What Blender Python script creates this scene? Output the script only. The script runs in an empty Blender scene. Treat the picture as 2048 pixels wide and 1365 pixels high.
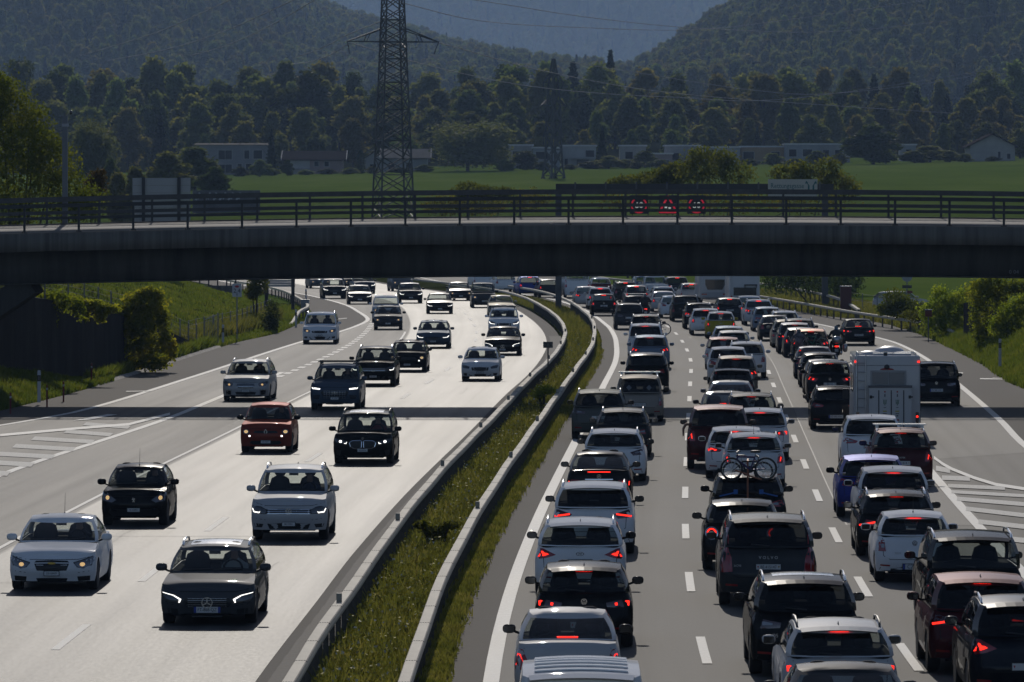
import bpy, bmesh, math, random
import numpy as np
from mathutils import Vector, Matrix
from mathutils.bvhtree import BVHTree

sc = bpy.context.scene
COL = sc.collection
RND = random.Random(11)
NPR = np.random.default_rng(5)
sin, cos, pi, rad = math.sin, math.cos, math.pi, math.radians

# ------------------------------------------------------------------ camera, sky, sun, exposure
EYE = 8.11                      # metres above the carriageway (standing on the next overpass)
FPX, CXP, HYP = 11378.0, 1024.0, 393.0   # 200 mm lens, survey numbers of the photograph
cam_d = bpy.data.cameras.new('camera')
cam = bpy.data.objects.new('camera', cam_d)
COL.objects.link(cam)
cam.location = (0, 0, EYE)
cam.rotation_euler = (rad(90), 0, 0)
cam_d.sensor_width = 36.0
cam_d.lens = 200.0
cam_d.shift_y = (HYP - 682.5) / 2048.0
cam_d.clip_start, cam_d.clip_end = 1.0, 40000.0
cam_d.dof.use_dof = True
cam_d.dof.focus_distance = 150.0
cam_d.dof.aperture_fstop = 9.0
sc.camera = cam

HAZE = 0.00008                             # density of the valley air, per metre
SUN_EL, SUN_AZ = rad(26.5), rad(-1.4)      # azimuth from +Y (the view direction), towards the right positive
SUNV = Vector((sin(SUN_AZ) * cos(SUN_EL), cos(SUN_AZ) * cos(SUN_EL), sin(SUN_EL)))
world = bpy.data.worlds.new('World')
sc.world = world
world.use_nodes = True
wn = world.node_tree.nodes
sky = wn.new('ShaderNodeTexSky')
sky.sky_type = 'NISHITA'
sky.sun_disc = False
sky.sun_elevation = SUN_EL
sky.sun_rotation = SUN_AZ
sky.altitude = 500
sky.air_density, sky.dust_density, sky.ozone_density = .5, .55, .0
wn['Background'].inputs['Strength'].default_value = 0.125
world.node_tree.links.new(sky.outputs[0], wn['Background'].inputs['Color'])
sun_d = bpy.data.lights.new('sun', 'SUN')
sun_d.energy = 3.5
sun_d.angle = rad(0.53)
sun_d.color = (1.0, 0.93, 0.83)
sun = bpy.data.objects.new('sun', sun_d)
sun.rotation_euler = SUNV.to_track_quat('Z', 'Y').to_euler()
COL.objects.link(sun)
sc.view_settings.view_transform = 'Standard'
sc.view_settings.look = 'None'
sc.view_settings.exposure = -0.58
sc.view_settings.gamma = 1.0
sc.view_settings.use_curve_mapping = False
sc.render.engine = 'CYCLES'
cy = sc.cycles
cy.max_bounces, cy.diffuse_bounces, cy.glossy_bounces = 8, 3, 3
cy.transmission_bounces, cy.transparent_max_bounces, cy.volume_bounces = 4, 12, 0
cy.use_denoising = True
cy.sample_clamp_indirect = 4.0
cy.caustics_reflective = cy.caustics_refractive = False


def G(px, py, z=0.0):
    """survey point: where the ray of a photo point meets the level z"""
    d = FPX * (EYE - z) / (py - HYP)
    return Vector(((px - CXP) / FPX * d, d, z))


def P(px, py, d):
    return Vector(((px - CXP) / FPX * d, d, EYE - (py - HYP) * d / FPX))


# ------------------------------------------------------------------ materials
MATS = {}


class NT:
    def __init__(s, m):
        m.use_nodes = True
        s.t = m.node_tree
        s.n = s.t.nodes
        s.b = s.n.get('Principled BSDF')

    def new(s, kind, **kw):
        nd = s.n.new('ShaderNode' + kind)
        for k, v in kw.items():
            setattr(nd, k, v)
        return nd

    def link(s, a, b):
        s.t.links.new(a, b)

    def noise(s, scale, detail=4, rough=.6, coord='Object', vec=None):
        tn = s.new('TexNoise')
        tn.inputs['Scale'].default_value = scale
        tn.inputs['Detail'].default_value = detail
        tn.inputs['Roughness'].default_value = rough
        if vec is None:
            vec = s.new('TexCoord').outputs[coord]
        s.link(vec, tn.inputs['Vector'])
        return tn.outputs['Fac']

    def ramp(s, fac, stops):
        r = s.new('ValToRGB')
        e = r.color_ramp.elements
        while len(e) < len(stops):
            e.new(.5)
        for el, (p, c) in zip(e, stops):
            el.position = p
            el.color = (*c, 1) if len(c) == 3 else c
        s.link(fac, r.inputs[0])
        return r.outputs[0]

    def bump(s, h, strength, dist=.02):
        b = s.new('Bump')
        b.inputs['Strength'].default_value = strength
        b.inputs['Distance'].default_value = dist
        s.link(h, b.inputs['Height'])
        s.link(b.outputs[0], s.b.inputs['Normal'])


def mat(name, col=(.5, .5, .5), rough=.6, metal=0., coat=0., emit=None, es=0., spec=.5, var=0., vscale=8., bump=0., bscale=60.):
    if name in MATS:
        return MATS[name]
    m = bpy.data.materials.new(name)
    t = NT(m)
    b = t.b
    b.inputs['Base Color'].default_value = (*col, 1)
    b.inputs['Roughness'].default_value = rough
    b.inputs['Metallic'].default_value = metal
    b.inputs['Specular IOR Level'].default_value = spec
    if coat:
        b.inputs['Coat Weight'].default_value = coat
        b.inputs['Coat Roughness'].default_value = .03
    if emit:
        b.inputs['Emission Color'].default_value = (*emit, 1)
        b.inputs['Emission Strength'].default_value = es
    if var:
        lo = tuple(c * (1 - var) for c in col)
        hi = tuple(min(1, c * (1 + var)) for c in col)
        t.link(t.ramp(t.noise(vscale), [(.3, lo), (.7, hi)]), b.inputs['Base Color'])
    if bump:
        t.bump(t.noise(bscale), bump)
    m.diffuse_color = (*col, 1)
    MATS[name] = m
    return m


def paint(name, col, metal=.0, rough=.5):
    """car lacquer: flake base under clear coat, with a breath of road dust"""
    key = 'paint_' + name
    if key in MATS:
        return MATS[key]
    m = bpy.data.materials.new(key)
    t = NT(m)
    b = t.b
    nz = t.noise(3.0, 5)
    dust = (.23, .21, .18)
    hi = tuple(c * .93 + d * .07 for c, d in zip(col, dust))
    t.link(t.ramp(nz, [(.35, col), (.75, hi)]), b.inputs['Base Color'])
    b.inputs['Metallic'].default_value = metal
    b.inputs['Roughness'].default_value = rough
    b.inputs['Specular IOR Level'].default_value = 0.
    b.inputs['Coat Weight'].default_value = .3
    b.inputs['Coat IOR'].default_value = 1.45
    t.link(t.ramp(nz, [(.3, (.015,) * 3), (.8, (.05,) * 3)]), b.inputs['Coat Roughness'])
    m.diffuse_color = (*col, 1)
    MATS[key] = m
    return m


def glass(name, tint, gloss=.8):
    if name in MATS:
        return MATS[name]
    m = bpy.data.materials.new(name)
    t = NT(m)
    t.n.remove(t.b)
    out = t.n['Material Output']
    tr = t.new('BsdfTransparent')
    tr.inputs[0].default_value = (*tint, 1)
    gl = t.new('BsdfGlossy')
    gl.inputs['Roughness'].default_value = .03
    gl.inputs['Color'].default_value = (gloss, gloss, gloss, 1)
    ge = t.new('NewGeometry')
    dt = t.new('VectorMath', operation='DOT_PRODUCT')
    t.link(ge.outputs['Normal'], dt.inputs[0])
    t.link(ge.outputs['Incoming'], dt.inputs[1])

    def mth(op, a, b=None):
        nd = t.new('Math', operation=op)
        for i, v in enumerate((a, b)):
            if v is None:
                continue
            if hasattr(v, 'is_linked'):
                t.link(v, nd.inputs[i])
            else:
                nd.inputs[i].default_value = v
        return nd.outputs[0]
    # thin pane: Schlick reflectance, the same from both sides
    sch = mth('ADD', mth('MULTIPLY', mth('POWER', mth('SUBTRACT', 1., mth('ABSOLUTE', dt.outputs['Value'])), 5.), .93), .07)
    mx = t.new('MixShader')
    t.link(sch, mx.inputs[0])
    t.link(tr.outputs[0], mx.inputs[1])
    t.link(gl.outputs[0], mx.inputs[2])
    t.link(mx.outputs[0], out.inputs['Surface'])
    MATS[name] = m
    return m


def leafmat(name, cols, trans=.35, scale=.6, rough=.75, rnd=.25):
    """foliage: diffuse leaf with light coming through it, colour drifting over the plant and from plant to plant"""
    if name in MATS:
        return MATS[name]
    m = bpy.data.materials.new(name)
    t = NT(m)
    b = t.b
    out = t.n['Material Output']
    c = t.ramp(t.noise(scale, 3), [(.25 + .5 * i / (len(cols) - 1), k) for i, k in enumerate(cols)])
    oi = t.new('ObjectInfo')
    hs = t.new('HueSaturation')
    mr = t.new('MapRange')
    mr.inputs['To Min'].default_value = 1 - rnd
    mr.inputs['To Max'].default_value = 1 + rnd
    t.link(oi.outputs['Random'], mr.inputs['Value'])
    t.link(mr.outputs[0], hs.inputs['Value'])
    mh = t.new('MapRange')
    mh.inputs['To Min'].default_value = .5 - rnd * .1
    mh.inputs['To Max'].default_value = .5 + rnd * .08
    ml = t.new('Math', operation='FRACT')
    mm = t.new('Math', operation='MULTIPLY')
    mm.inputs[1].default_value = 7.31
    t.link(oi.outputs['Random'], mm.inputs[0])
    t.link(mm.outputs[0], ml.inputs[0])
    t.link(ml.outputs[0], mh.inputs['Value'])
    t.link(mh.outputs[0], hs.inputs['Hue'])
    t.link(c, hs.inputs['Color'])
    t.link(hs.outputs[0], b.inputs['Base Color'])
    b.inputs['Roughness'].default_value = rough
    b.inputs['Specular IOR Level'].default_value = .08
    tl = t.new('BsdfTranslucent')
    tc = t.new('Mix', data_type='RGBA', blend_type='MULTIPLY')
    tc.inputs[0].default_value = 1.0
    tc.inputs[7].default_value = (1.7, 1.65, .8, 1)
    t.link(hs.outputs[0], tc.inputs[6])
    t.link(tc.outputs[2], tl.inputs[0])
    mx = t.new('MixShader')
    mx.inputs[0].default_value = trans
    t.link(b.outputs[0], mx.inputs[1])
    t.link(tl.outputs[0], mx.inputs[2])
    t.link(mx.outputs[0], out.inputs['Surface'])
    m.diffuse_color = (*cols[0], 1)
    MATS[name] = m
    return m


def asphalt(name, lo, hi, rough, rlo, grain=1.0, streak=.5, spec=.5, tracks=.0, lane=3.6, phase=.0):
    """asphalt; UV x runs across the lane in metres, y along it"""
    m = bpy.data.materials.new(name)
    t = NT(m)
    b = t.b
    uv = t.new('UVMap')
    mp = t.new('Mapping')
    mp.inputs['Scale'].default_value = (1.1, .012, 1)
    t.link(uv.outputs[0], mp.inputs['Vector'])
    st = t.noise(1.0, 5, .65, vec=mp.outputs[0])
    mp2 = t.new('Mapping')
    mp2.inputs['Scale'].default_value = (.22, .03, 1)
    t.link(uv.outputs[0], mp2.inputs['Vector'])
    bg = t.noise(1.0, 4, .6, vec=mp2.outputs[0])
    mp3 = t.new('Mapping')
    mp3.inputs['Scale'].default_value = (13, 3.2, 1)
    t.link(uv.outputs[0], mp3.inputs['Vector'])
    fine = t.noise(1.0, 3, .7, vec=mp3.outputs[0])
    mx = t.new('Mix', data_type='FLOAT')
    mx.inputs[0].default_value = streak
    t.link(bg, mx.inputs[2])
    t.link(st, mx.inputs[3])
    mx2 = t.new('Mix', data_type='FLOAT')
    mx2.inputs[0].default_value = .42 * grain
    t.link(mx.outputs[0], mx2.inputs[2])
    t.link(fine, mx2.inputs[3])
    # tyre tracks: two darker bands per lane, and a faint oil band between them
    sp_ = t.new('SeparateXYZ')
    t.link(uv.outputs[0], sp_.inputs[0])

    def mth(op, a, c=None, cl=False):
        nd = t.new('Math', operation=op)
        nd.use_clamp = cl
        for i, v in enumerate((a, c)):
            if v is not None:
                if hasattr(v, 'is_linked'):
                    t.link(v, nd.inputs[i])
                else:
                    nd.inputs[i].default_value = v
        return nd.outputs[0]
    fr_ = mth('ABSOLUTE', mth('SUBTRACT', mth('FRACT', mth('ADD', mth('DIVIDE', sp_.outputs[0], lane), phase)), .5))
    trk = mth('SUBTRACT', 1., mth('DIVIDE', mth('ABSOLUTE', mth('SUBTRACT', fr_, .2)), .11), True)
    oil = mth('SUBTRACT', 1., mth('DIVIDE', fr_, .07), True)
    wear = mth('MULTIPLY', mth('ADD', trk, mth('MULTIPLY', oil, .7)), mth('MULTIPLY', st, tracks))
    mx3 = t.new('Mix', data_type='RGBA', blend_type='MULTIPLY')
    t.link(wear, mx3.inputs[0])
    t.link(t.ramp(mx2.outputs[0], [(.3, lo), (.7, hi)]), mx3.inputs[6])
    mx3.inputs[7].default_value = (.45, .44, .43, 1)
    t.link(mx3.outputs[2], b.inputs['Base Color'])
    t.link(t.ramp(mx2.outputs[0], [(.3, (rlo,) * 3), (.7, (rough,) * 3)]), b.inputs['Roughness'])
    b.inputs['Specular IOR Level'].default_value = spec
    t.bump(fine, .25 * grain, .006)
    m.diffuse_color = (*lo, 1)
    MATS[name] = m
    return m


def scruffy(name, cols, scale=1.0, rough=.9, bump=.5, bscale=8.0, stretch=None, spec=.0):
    m = bpy.data.materials.new(name)
    t = NT(m)
    vec = t.new('TexCoord').outputs['Object']
    if stretch:
        mp = t.new('Mapping')
        mp.inputs['Scale'].default_value = stretch
        t.link(vec, mp.inputs['Vector'])
        vec = mp.outputs[0]
    nz = t.noise(scale, 7, .62, vec=vec)
    t.link(t.ramp(nz, [(.28 + .44 * i / (len(cols) - 1), k) for i, k in enumerate(cols)]), t.b.inputs['Base Color'])
    t.b.inputs['Roughness'].default_value = rough
    t.b.inputs['Specular IOR Level'].default_value = spec
    if bump:
        t.bump(t.noise(bscale, 5, .65, vec=vec), bump, .05)
    m.diffuse_color = (*cols[0], 1)
    MATS[name] = m
    return m


# ------------------------------------------------------------------ mesh helpers
def npmesh(name, verts, faces, mats=(), smooth=False, midx=None, uv=None):
    """mesh from numpy arrays; faces all with the same corner count"""
    v = np.asarray(verts, dtype=np.float32)
    f = np.asarray(faces, dtype=np.int32)
    me = bpy.data.meshes.new(name)
    k = f.shape[1]
    me.vertices.add(len(v))
    me.vertices.foreach_set('co', v.ravel())
    me.loops.add(f.size)
    me.loops.foreach_set('vertex_index', f.ravel())
    me.polygons.add(len(f))
    me.polygons.foreach_set('loop_start', np.arange(0, f.size, k, dtype=np.int32))
    for m in mats:
        me.materials.append(m)
    if midx is not None:
        me.polygons.foreach_set('material_index', np.asarray(midx, dtype=np.int32))
    me.update(calc_edges=True)
    if uv is not None:
        l = me.uv_layers.new(name='UVMap')
        l.data.foreach_set('uv', np.asarray(uv, dtype=np.float32)[f.ravel()].ravel())
    if smooth:
        me.shade_smooth()
    return me


def pymesh(name, verts, faces, mats=(), smooth=False, midx=None, sharp=None):
    me = bpy.data.meshes.new(name)
    me.from_pydata([tuple(v) for v in verts], [], faces)
    for m in mats:
        me.materials.append(m)
    if midx is not None:
        me.polygons.foreach_set('material_index', midx)
    if smooth:
        me.shade_smooth()
        if sharp:
            me.set_sharp_from_angle(angle=sharp)
    me.update()
    return me


def bmmesh(name, bm, mats=(), smooth=False, sharp=None):
    me = bpy.data.meshes.new(name)
    bm.to_mesh(me)
    bm.free()
    for m in mats:
        me.materials.append(m)
    if smooth:
        me.shade_smooth()
        if sharp:
            me.set_sharp_from_angle(angle=sharp)
    return me


def obj(name, me, parent=None, loc=None, rot=None, scale=None, label=None, cat=None, group=None, kind=None):
    o = bpy.data.objects.new(name, me)
    COL.objects.link(o)
    if parent is not None:
        o.parent = parent
    if loc is not None:
        o.location = loc
    if rot is not None:
        o.rotation_euler = rot
    if scale is not None:
        o.scale = scale if hasattr(scale, '__len__') else (scale,) * 3
    if label:
        o['label'] = label
    if cat:
        o['category'] = cat
    if group:
        o['group'] = group
    if kind:
        o['kind'] = kind
    return o


def empty(name, loc=(0, 0, 0), rz=0., **kw):
    return obj(name, None, loc=loc, rot=(0, 0, rz), **kw)


class MB:
    """collects boxes, tubes and quads into one mesh"""
    def __init__(s):
        s.v, s.f, s.m = [], [], []

    def quad(s, pts, mi=0):
        b = len(s.v)
        s.v += [tuple(p) for p in pts]
        s.f.append(tuple(range(b, b + len(pts))))
        s.m.append(mi)

    def box(s, lo, hi, mi=0):
        x0, y0, z0 = lo
        x1, y1, z1 = hi
        b = len(s.v)
        s.v += [(x0, y0, z0), (x1, y0, z0), (x1, y1, z0), (x0, y1, z0), (x0, y0, z1), (x1, y0, z1), (x1, y1, z1), (x0, y1, z1)]
        for q in ((0, 3, 2, 1), (4, 5, 6, 7), (0, 1, 5, 4), (1, 2, 6, 5), (2, 3, 7, 6), (3, 0, 4, 7)):
            s.f.append(tuple(b + i for i in q))
            s.m.append(mi)

    def bar(s, a, c, w, h=None, mi=0, up=(0, 0, 1)):
        """square bar from a to c"""
        a, c = Vector(a), Vector(c)
        h = h or w
        d = (c - a).normalized()
        u = Vector(up)
        if abs(d.dot(u)) > .98:
            u = Vector((1, 0, 0))
        r = d.cross(u).normalized() * (w / 2)
        q = r.cross(d).normalized() * (h / 2)
        b = len(s.v)
        for e in (a, c):
            s.v += [tuple(e - r - q), tuple(e + r - q), tuple(e + r + q), tuple(e - r + q)]
        for f in ((3, 2, 1, 0), (4, 5, 6, 7), (0, 1, 5, 4), (1, 2, 6, 5), (2, 3, 7, 6), (3, 0, 4, 7)):
            s.f.append(tuple(b + i for i in f))
            s.m.append(mi)

    def tube(s, pts, r, n=6, mi=0, cap=True):
        pts = [Vector(p) for p in pts]
        rs = r if hasattr(r, '__len__') else [r] * len(pts)
        b = len(s.v)
        pu = None
        for i, p in enumerate(pts):
            d = (pts[min(i + 1, len(pts) - 1)] - pts[max(i - 1, 0)]).normalized()
            u = pu or (Vector((0, 0, 1)) if abs(d.z) < .9 else Vector((1, 0, 0)))
            x = d.cross(u).normalized()
            y = x.cross(d).normalized()
            pu = y
            for k in range(n):
                a = 2 * pi * k / n
                s.v.append(tuple(p + (x * cos(a) + y * sin(a)) * rs[i]))
        for i in range(len(pts) - 1):
            for k in range(n):
                k2 = (k + 1) % n
                s.f.append((b + i * n + k, b + i * n + k2, b + (i + 1) * n + k2, b + (i + 1) * n + k))
                s.m.append(mi)
        if cap:
            s.f.append(tuple(b + k for k in range(n))[::-1])
            s.f.append(tuple(b + (len(pts) - 1) * n + k for k in range(n)))
            s.m += [mi, mi]

    def lathe(s, prof, n=12, axis='z', at=(0, 0, 0), mi=0):
        b = len(s.v)
        for (r, z) in prof:
            for k in range(n):
                a = 2 * pi * k / n
                c = (r * cos(a), r * sin(a), z)
                if axis == 'y':
                    c = (c[0], c[2], c[1])
                elif axis == 'x':
                    c = (c[2], c[0], c[1])
                s.v.append((c[0] + at[0], c[1] + at[1], c[2] + at[2]))
        for i in range(len(prof) - 1):
            for k in range(n):
                k2 = (k + 1) % n
                s.f.append((b + i * n + k, b + i * n + k2, b + (i + 1) * n + k2, b + (i + 1) * n + k))
                s.m.append(mi)
        s.f.append(tuple(b + k for k in range(n))[::-1])
        s.f.append(tuple(b + (len(prof) - 1) * n + k for k in range(n)))
        s.m += [mi, mi]

    def mesh(s, name, mats, smooth=False, sharp=rad(40)):
        return pymesh(name, s.v, s.f, mats, smooth, s.m, sharp)

    def build(s, name, mats, parent=None, smooth=False, **kw):
        if not isinstance(mats, (list, tuple)):
            mats = [mats]
        return obj(name, s.mesh(name, mats, smooth), parent, **kw)


TXT = {}


def textmesh(s, m, size=1.0):
    key = (s, m.name, size)
    if key not in TXT:
        c = bpy.data.curves.new('lettering', 'FONT')
        c.body = s
        c.size = size
        c.align_x = 'CENTER'
        c.align_y = 'CENTER'
        c.extrude = .002
        c.resolution_u = 2
        o = bpy.data.objects.new('lettering', c)
        me = bpy.data.meshes.new_from_object(o)
        bpy.data.objects.remove(o)
        bpy.data.curves.remove(c)
        me.materials.clear()
        me.materials.append(m)
        TXT[key] = me
    return TXT[key]


def skin_mesh(name, joints, edges, mats, sub=1, pick=None):
    """continuous body grown over a skeleton: joints (x,y,z,r)"""
    me = bpy.data.meshes.new(name)
    me.from_pydata([j[:3] for j in joints], edges, [])
    o = bpy.data.objects.new(name, me)
    COL.objects.link(o)
    o.modifiers.new('skin', 'SKIN')
    sv = me.skin_vertices[0].data
    for i, j in enumerate(joints):
        r = j[3]
        sv[i].radius = r if hasattr(r, '__len__') else (r, r)
    sv[0].use_root = True
    s = o.modifiers.new('sub', 'SUBSURF')
    s.levels = s.render_levels = sub
    dg = bpy.context.evaluated_depsgraph_get()
    out = bpy.data.meshes.new_from_object(o.evaluated_get(dg))
    bpy.data.objects.remove(o)
    out.materials.clear()
    for m in mats:
        out.materials.append(m)
    if pick:
        out.polygons.foreach_set('material_index', [pick(p.center) for p in out.polygons])
    out.shade_smooth()
    return out


def interp(tab, d):
    """smooth (monotone-ish) interpolation of [(d, x)]"""
    n = len(tab)
    if d <= tab[0][0]:
        s = (tab[1][1] - tab[0][1]) / (tab[1][0] - tab[0][0])
        return tab[0][1] + s * (d - tab[0][0])
    if d >= tab[-1][0]:
        s = (tab[-1][1] - tab[-2][1]) / (tab[-1][0] - tab[-2][0])
        return tab[-1][1] + s * (d - tab[-1][0])
    for i in range(n - 1):
        if d <= tab[i + 1][0]:
            break
    (x0, y0), (x1, y1) = tab[i], tab[i + 1]
    h = x1 - x0
    m = (y1 - y0) / h
    ma = m if i == 0 else (y1 - tab[i - 1][1]) / (x1 - tab[i - 1][0])
    mb = m if i == n - 2 else (tab[i + 2][1] - y0) / (tab[i + 2][0] - x0)
    t = (d - x0) / h
    t2, t3 = t * t, t * t * t
    return (2 * t3 - 3 * t2 + 1) * y0 + (t3 - 2 * t2 + t) * h * ma + (-2 * t3 + 3 * t2) * y1 + (t3 - t2) * h * mb


def smooth01(a, b, x):
    t = min(1, max(0, (x - a) / (b - a)))
    return t * t * (3 - 2 * t)

# ------------------------------------------------------------------ survey lines of the motorway: lateral position over distance
T_C = [(40, 3.0), (60, 3.1), (98.5, 3.385), (116.4, 3.67), (134, 4.1), (152.5, 4.64), (188.7, 5.82), (243.5, 7.62), (281.3, 8.83), (317, 9.5),
       (336.8, 9.68), (354.9, 9.67), (400, 9.0), (430, 7.9), (450, 6.6), (480, 3.5), (520, -1.5), (560, -8), (620, -21), (700, -41), (800, -70)]
T_LR = [(40, -4.0), (60, -3.8), (87.3, -3.39), (98.2, -3.23), (113.6, -2.91), (129.4, -2.59), (157, -1.82), (197, -.42), (230.7, .69), (260, 1.78),
        (288.8, 2.56), (313.6, 2.92), (344.6, 2.82), (380.6, 2.1), (420.8, .7), (452.7, -1.6), (505, -8.2), (560, -18), (620, -32), (700, -53), (800, -83)]
T_EL = [(40, -30), (150, -26), (190, -23), (205, -20.5), (215, -19.35), (244.8, -17.66), (305.5, -15.65), (317, -15.2), (335.5, -13.95),
        (357.7, -13.6), (385, -13.6), (413.8, -15), (463, -19), (505, -25), (560, -36), (620, -51), (700, -74), (800, -106)]
T_ER = [(40, 30), (150, 27), (200, 22.6), (240.3, 21.6), (276.3, 22.75), (311.7, 23.6), (339, 24), (366, 23.4), (388, 21), (420, 18.9), (460, 16),
        (500, 11.7), (560, 2.5), (620, -10.5), (700, -30), (800, -59)]
T_LE = [(190, -20), (205, -17.5), (216, -16.2), (253.5, -14.4), (315, -11.8), (340.5, -10.3), (361.9, -9.54), (375, -9.5), (397.7, -10.7), (425, -12.5),
        (463.7, -16.5), (505, -22.5), (560, -33), (620, -48)]
T_RE = [(150, 15.6), (185.7, 16.7), (206.4, 17.69), (252, 19.5), (283.9, 20.66), (311.7, 21.2), (324.9, 20.98), (363.9, 19.19), (400, 16.4), (430, 15.1), (460, 12.8), (500, 8.4), (560, -.8), (620, -13.8)]
T_ZP = [(0, 0), (490, 0), (520, .05), (560, .7), (600, 2.3), (680, 5.9), (800, 8.2), (1100, 12.9), (1200, 14.8), (1450, 21.5), (1800, 30), (2400, 44), (3200, 60), (12000, 60)]


def Cc(d): return interp(T_C, d)
def LR(d): return interp(T_LR, d)
def EL(d): return interp(T_EL, d)
def ER(d): return interp(T_ER, d)
def LE(d): return interp(T_LE, d)
def RE(d): return interp(T_RE, d)


def ZP(d):
    return 0. if d < 490 else interp(T_ZP, d)


def wall_off(d): return interp([(210, 5.5), (222, 3.6), (232, 2.2), (246, 1.0), (310, .8)], d)
def wall_top(d): return max(.05, interp([(215, 5.2), (228, 4.3), (240, 3.6), (253, 2.96), (276, 1.75), (304, .1), (320, .05)], d))


def left_z(o, d):
    """height of the bank o metres outside the left edge of the pavement"""
    if d < 306:
        wo = wall_off(d)
        bank = min(5.9, max(0, o - .25) * .5)
        if o < wo or d < 214:
            z = bank if d < 214 else min(bank, .25 + .42 * o) * (1 - smooth01(236, 250, d)) + .04 * smooth01(240, 250, d)
        elif o < wo + .75:
            z = .02
        else:
            z = wall_top(d) - .06 + .07 * min(30, o - wo)
        return z
    s = smooth01(306, 338, d)
    z1 = .02 + min(3.3, max(0, o - 1.8) * (.07 + .21 * s))
    z1 *= 1 - .55 * smooth01(395, 450, d)
    return z1


def right_z(o, d):
    k = 1 - smooth01(290, 372, d)
    z = min(6.2, max(0, o - .3) * .62) * k
    return z + .25 * smooth01(.5, 5, o) * (1 - k)


# ------------------------------------------------------------------ ground
bank_grass = scruffy('bank_grass', [(.025, .032, .009), (.05, .06, .016), (.08, .085, .028)], .9, .95, .6, 9)
field_mat = scruffy('field_grass', [(.085, .13, .022), (.11, .16, .028), (.14, .185, .042)], .05, .95, .3, 3, stretch=(1, .25, 1))
wood_floor = scruffy('wood_floor', [(.012, .016, .006), (.02, .025, .009)], .05, 1.0, 0, 2)

rows = list(np.arange(40, 460, 4.0)) + list(np.arange(460, 700, 10)) + list(np.arange(700, 1130, 30)) + [1130, 1160, 1200, 1260, 1330, 1400, 1500, 1650, 1800, 2100, 2400, 2900, 3200, 4200, 6000, 9000, 14000]
offs = [0, .25, .5, .8, 1.05, 1.4, 1.9, 2.4, 3, 4, 5.5, 7.5, 10, 14, 20, 28, 40, 60, 90, 140, 220, 350, 700, 1500, 4000]
verts, uvs = [], []
ncol = 2 * len(offs) + 1
for d in rows:
    el, er, zp = EL(min(d, 800)), ER(min(d, 800)), ZP(d)
    if d > 640:
        el = er = (el + er) / 2
        el, er = el - 4, er + 4
    side = smooth01(480, 1000, d)
    nz = lambda x: .02 * max(-150, min(150, x)) * side
    fade = 1 - smooth01(460, 560, d)
    wob = lambda x, o: .12 * smooth01(1, 6, o) * sin(x * .9 + d * .37) * cos(x * .41 - d * .23)
    for o in reversed(offs):
        oo = o
        if 222 <= d < 306:        # keep a clean edge where the retaining wall stands
            wo = wall_off(d)
            if abs(o - wo) < .35:
                oo = o
        x = el - oo
        z = left_z(oo, d) * fade if d < 560 else 0
        verts.append((x, d, zp + (z if oo > 0 else -.05) + nz(x) + wob(x, oo) - .03))
    verts.append(((el + er) / 2, d, zp - .08 + nz((el + er) / 2)))
    for o in offs:
        x = er + o
        z = right_z(o, d) * fade if d < 560 else 0
        verts.append((x, d, zp + z + nz(x) + wob(x, o) - .03))
faces, mi = [], []
for i in range(len(rows) - 1):
    for j in range(ncol - 1):
        a = i * ncol + j
        faces.append((a, a + 1, a + ncol + 1, a + ncol))
        d = rows[i]
        o = offs[j - len(offs)] if j > len(offs) else 0
        mi.append(2 if d >= 1200 else 1 if d > 430 or (d > 330 and j > len(offs) and o > 5) else 0)
obj('ground', npmesh('ground', verts, faces, [bank_grass, field_mat, wood_floor], True, mi), kind='structure')

# ------------------------------------------------------------------ carriageways
a_new = asphalt('asphalt_polished', (.07, .068, .064), (.115, .112, .107), .60, .48, 1.0, .6, .05, tracks=1.4, lane=4.0, phase=.87)
a_old = asphalt('asphalt_old', (.075, .07, .062), (.105, .098, .087), .8, .7, 1.0, .75, .26, tracks=1.4, lane=3.5, phase=.4)
a_right = asphalt('asphalt_rough', (.095, .088, .076), (.13, .121, .105), .84, .78, 1.2, .55, .22, tracks=1.5)
a_right2 = asphalt('asphalt_patched', (.13, .121, .105), (.17, .158, .138), .82, .76, 1.2, .4, .22, tracks=1.3)
a_shoulder = asphalt('asphalt_shoulder', (.07, .061, .052), (.1, .088, .075), .92, .86, 1.2, .3, .15)
a_gravel = asphalt('gravel_edge', (.06, .052, .044), (.105, .092, .078), .9, .85, 2.0, .2, .3)
m_line = asphalt('road_paint', (.42, .41, .38), (.62, .61, .57), .75, .65, 1.5, .3, .4)
m_worn = asphalt('road_paint_worn', (.24, .235, .22), (.56, .55, .51), .8, .7, 1.6, .3, .3)
a_seam = mat('tar_seam', (.02, .02, .02), .7)


def drange(d0, d1, step=5.0):
    n = max(1, int(math.ceil((d1 - d0) / step)))
    return [d0 + (d1 - d0) * i / n for i in range(n + 1)]


def strip(name, d0, d1, fl, fr, m, z, step=5.0, cols=1, kind='structure', parent=None, jag=0.):
    v, u, f = [], [], []
    ds = drange(d0, d1, step)
    for d in ds:
        a, b = fl(d), fr(d)
        if jag:
            a += RND.uniform(-jag, jag)
            b += RND.uniform(-jag, jag)
        for k in range(cols + 1):
            x = a + (b - a) * k / cols
            v.append((x, d, ZP(d) + z))
            u.append((x - Cc(d), d))
    for i in range(len(ds) - 1):
        for k in range(cols):
            q = i * (cols + 1) + k
            f.append((q, q + 1, q + cols + 2, q + cols + 1))
    return obj(name, npmesh(name, v, f, [m], False, None, u), parent, kind=kind)


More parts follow.
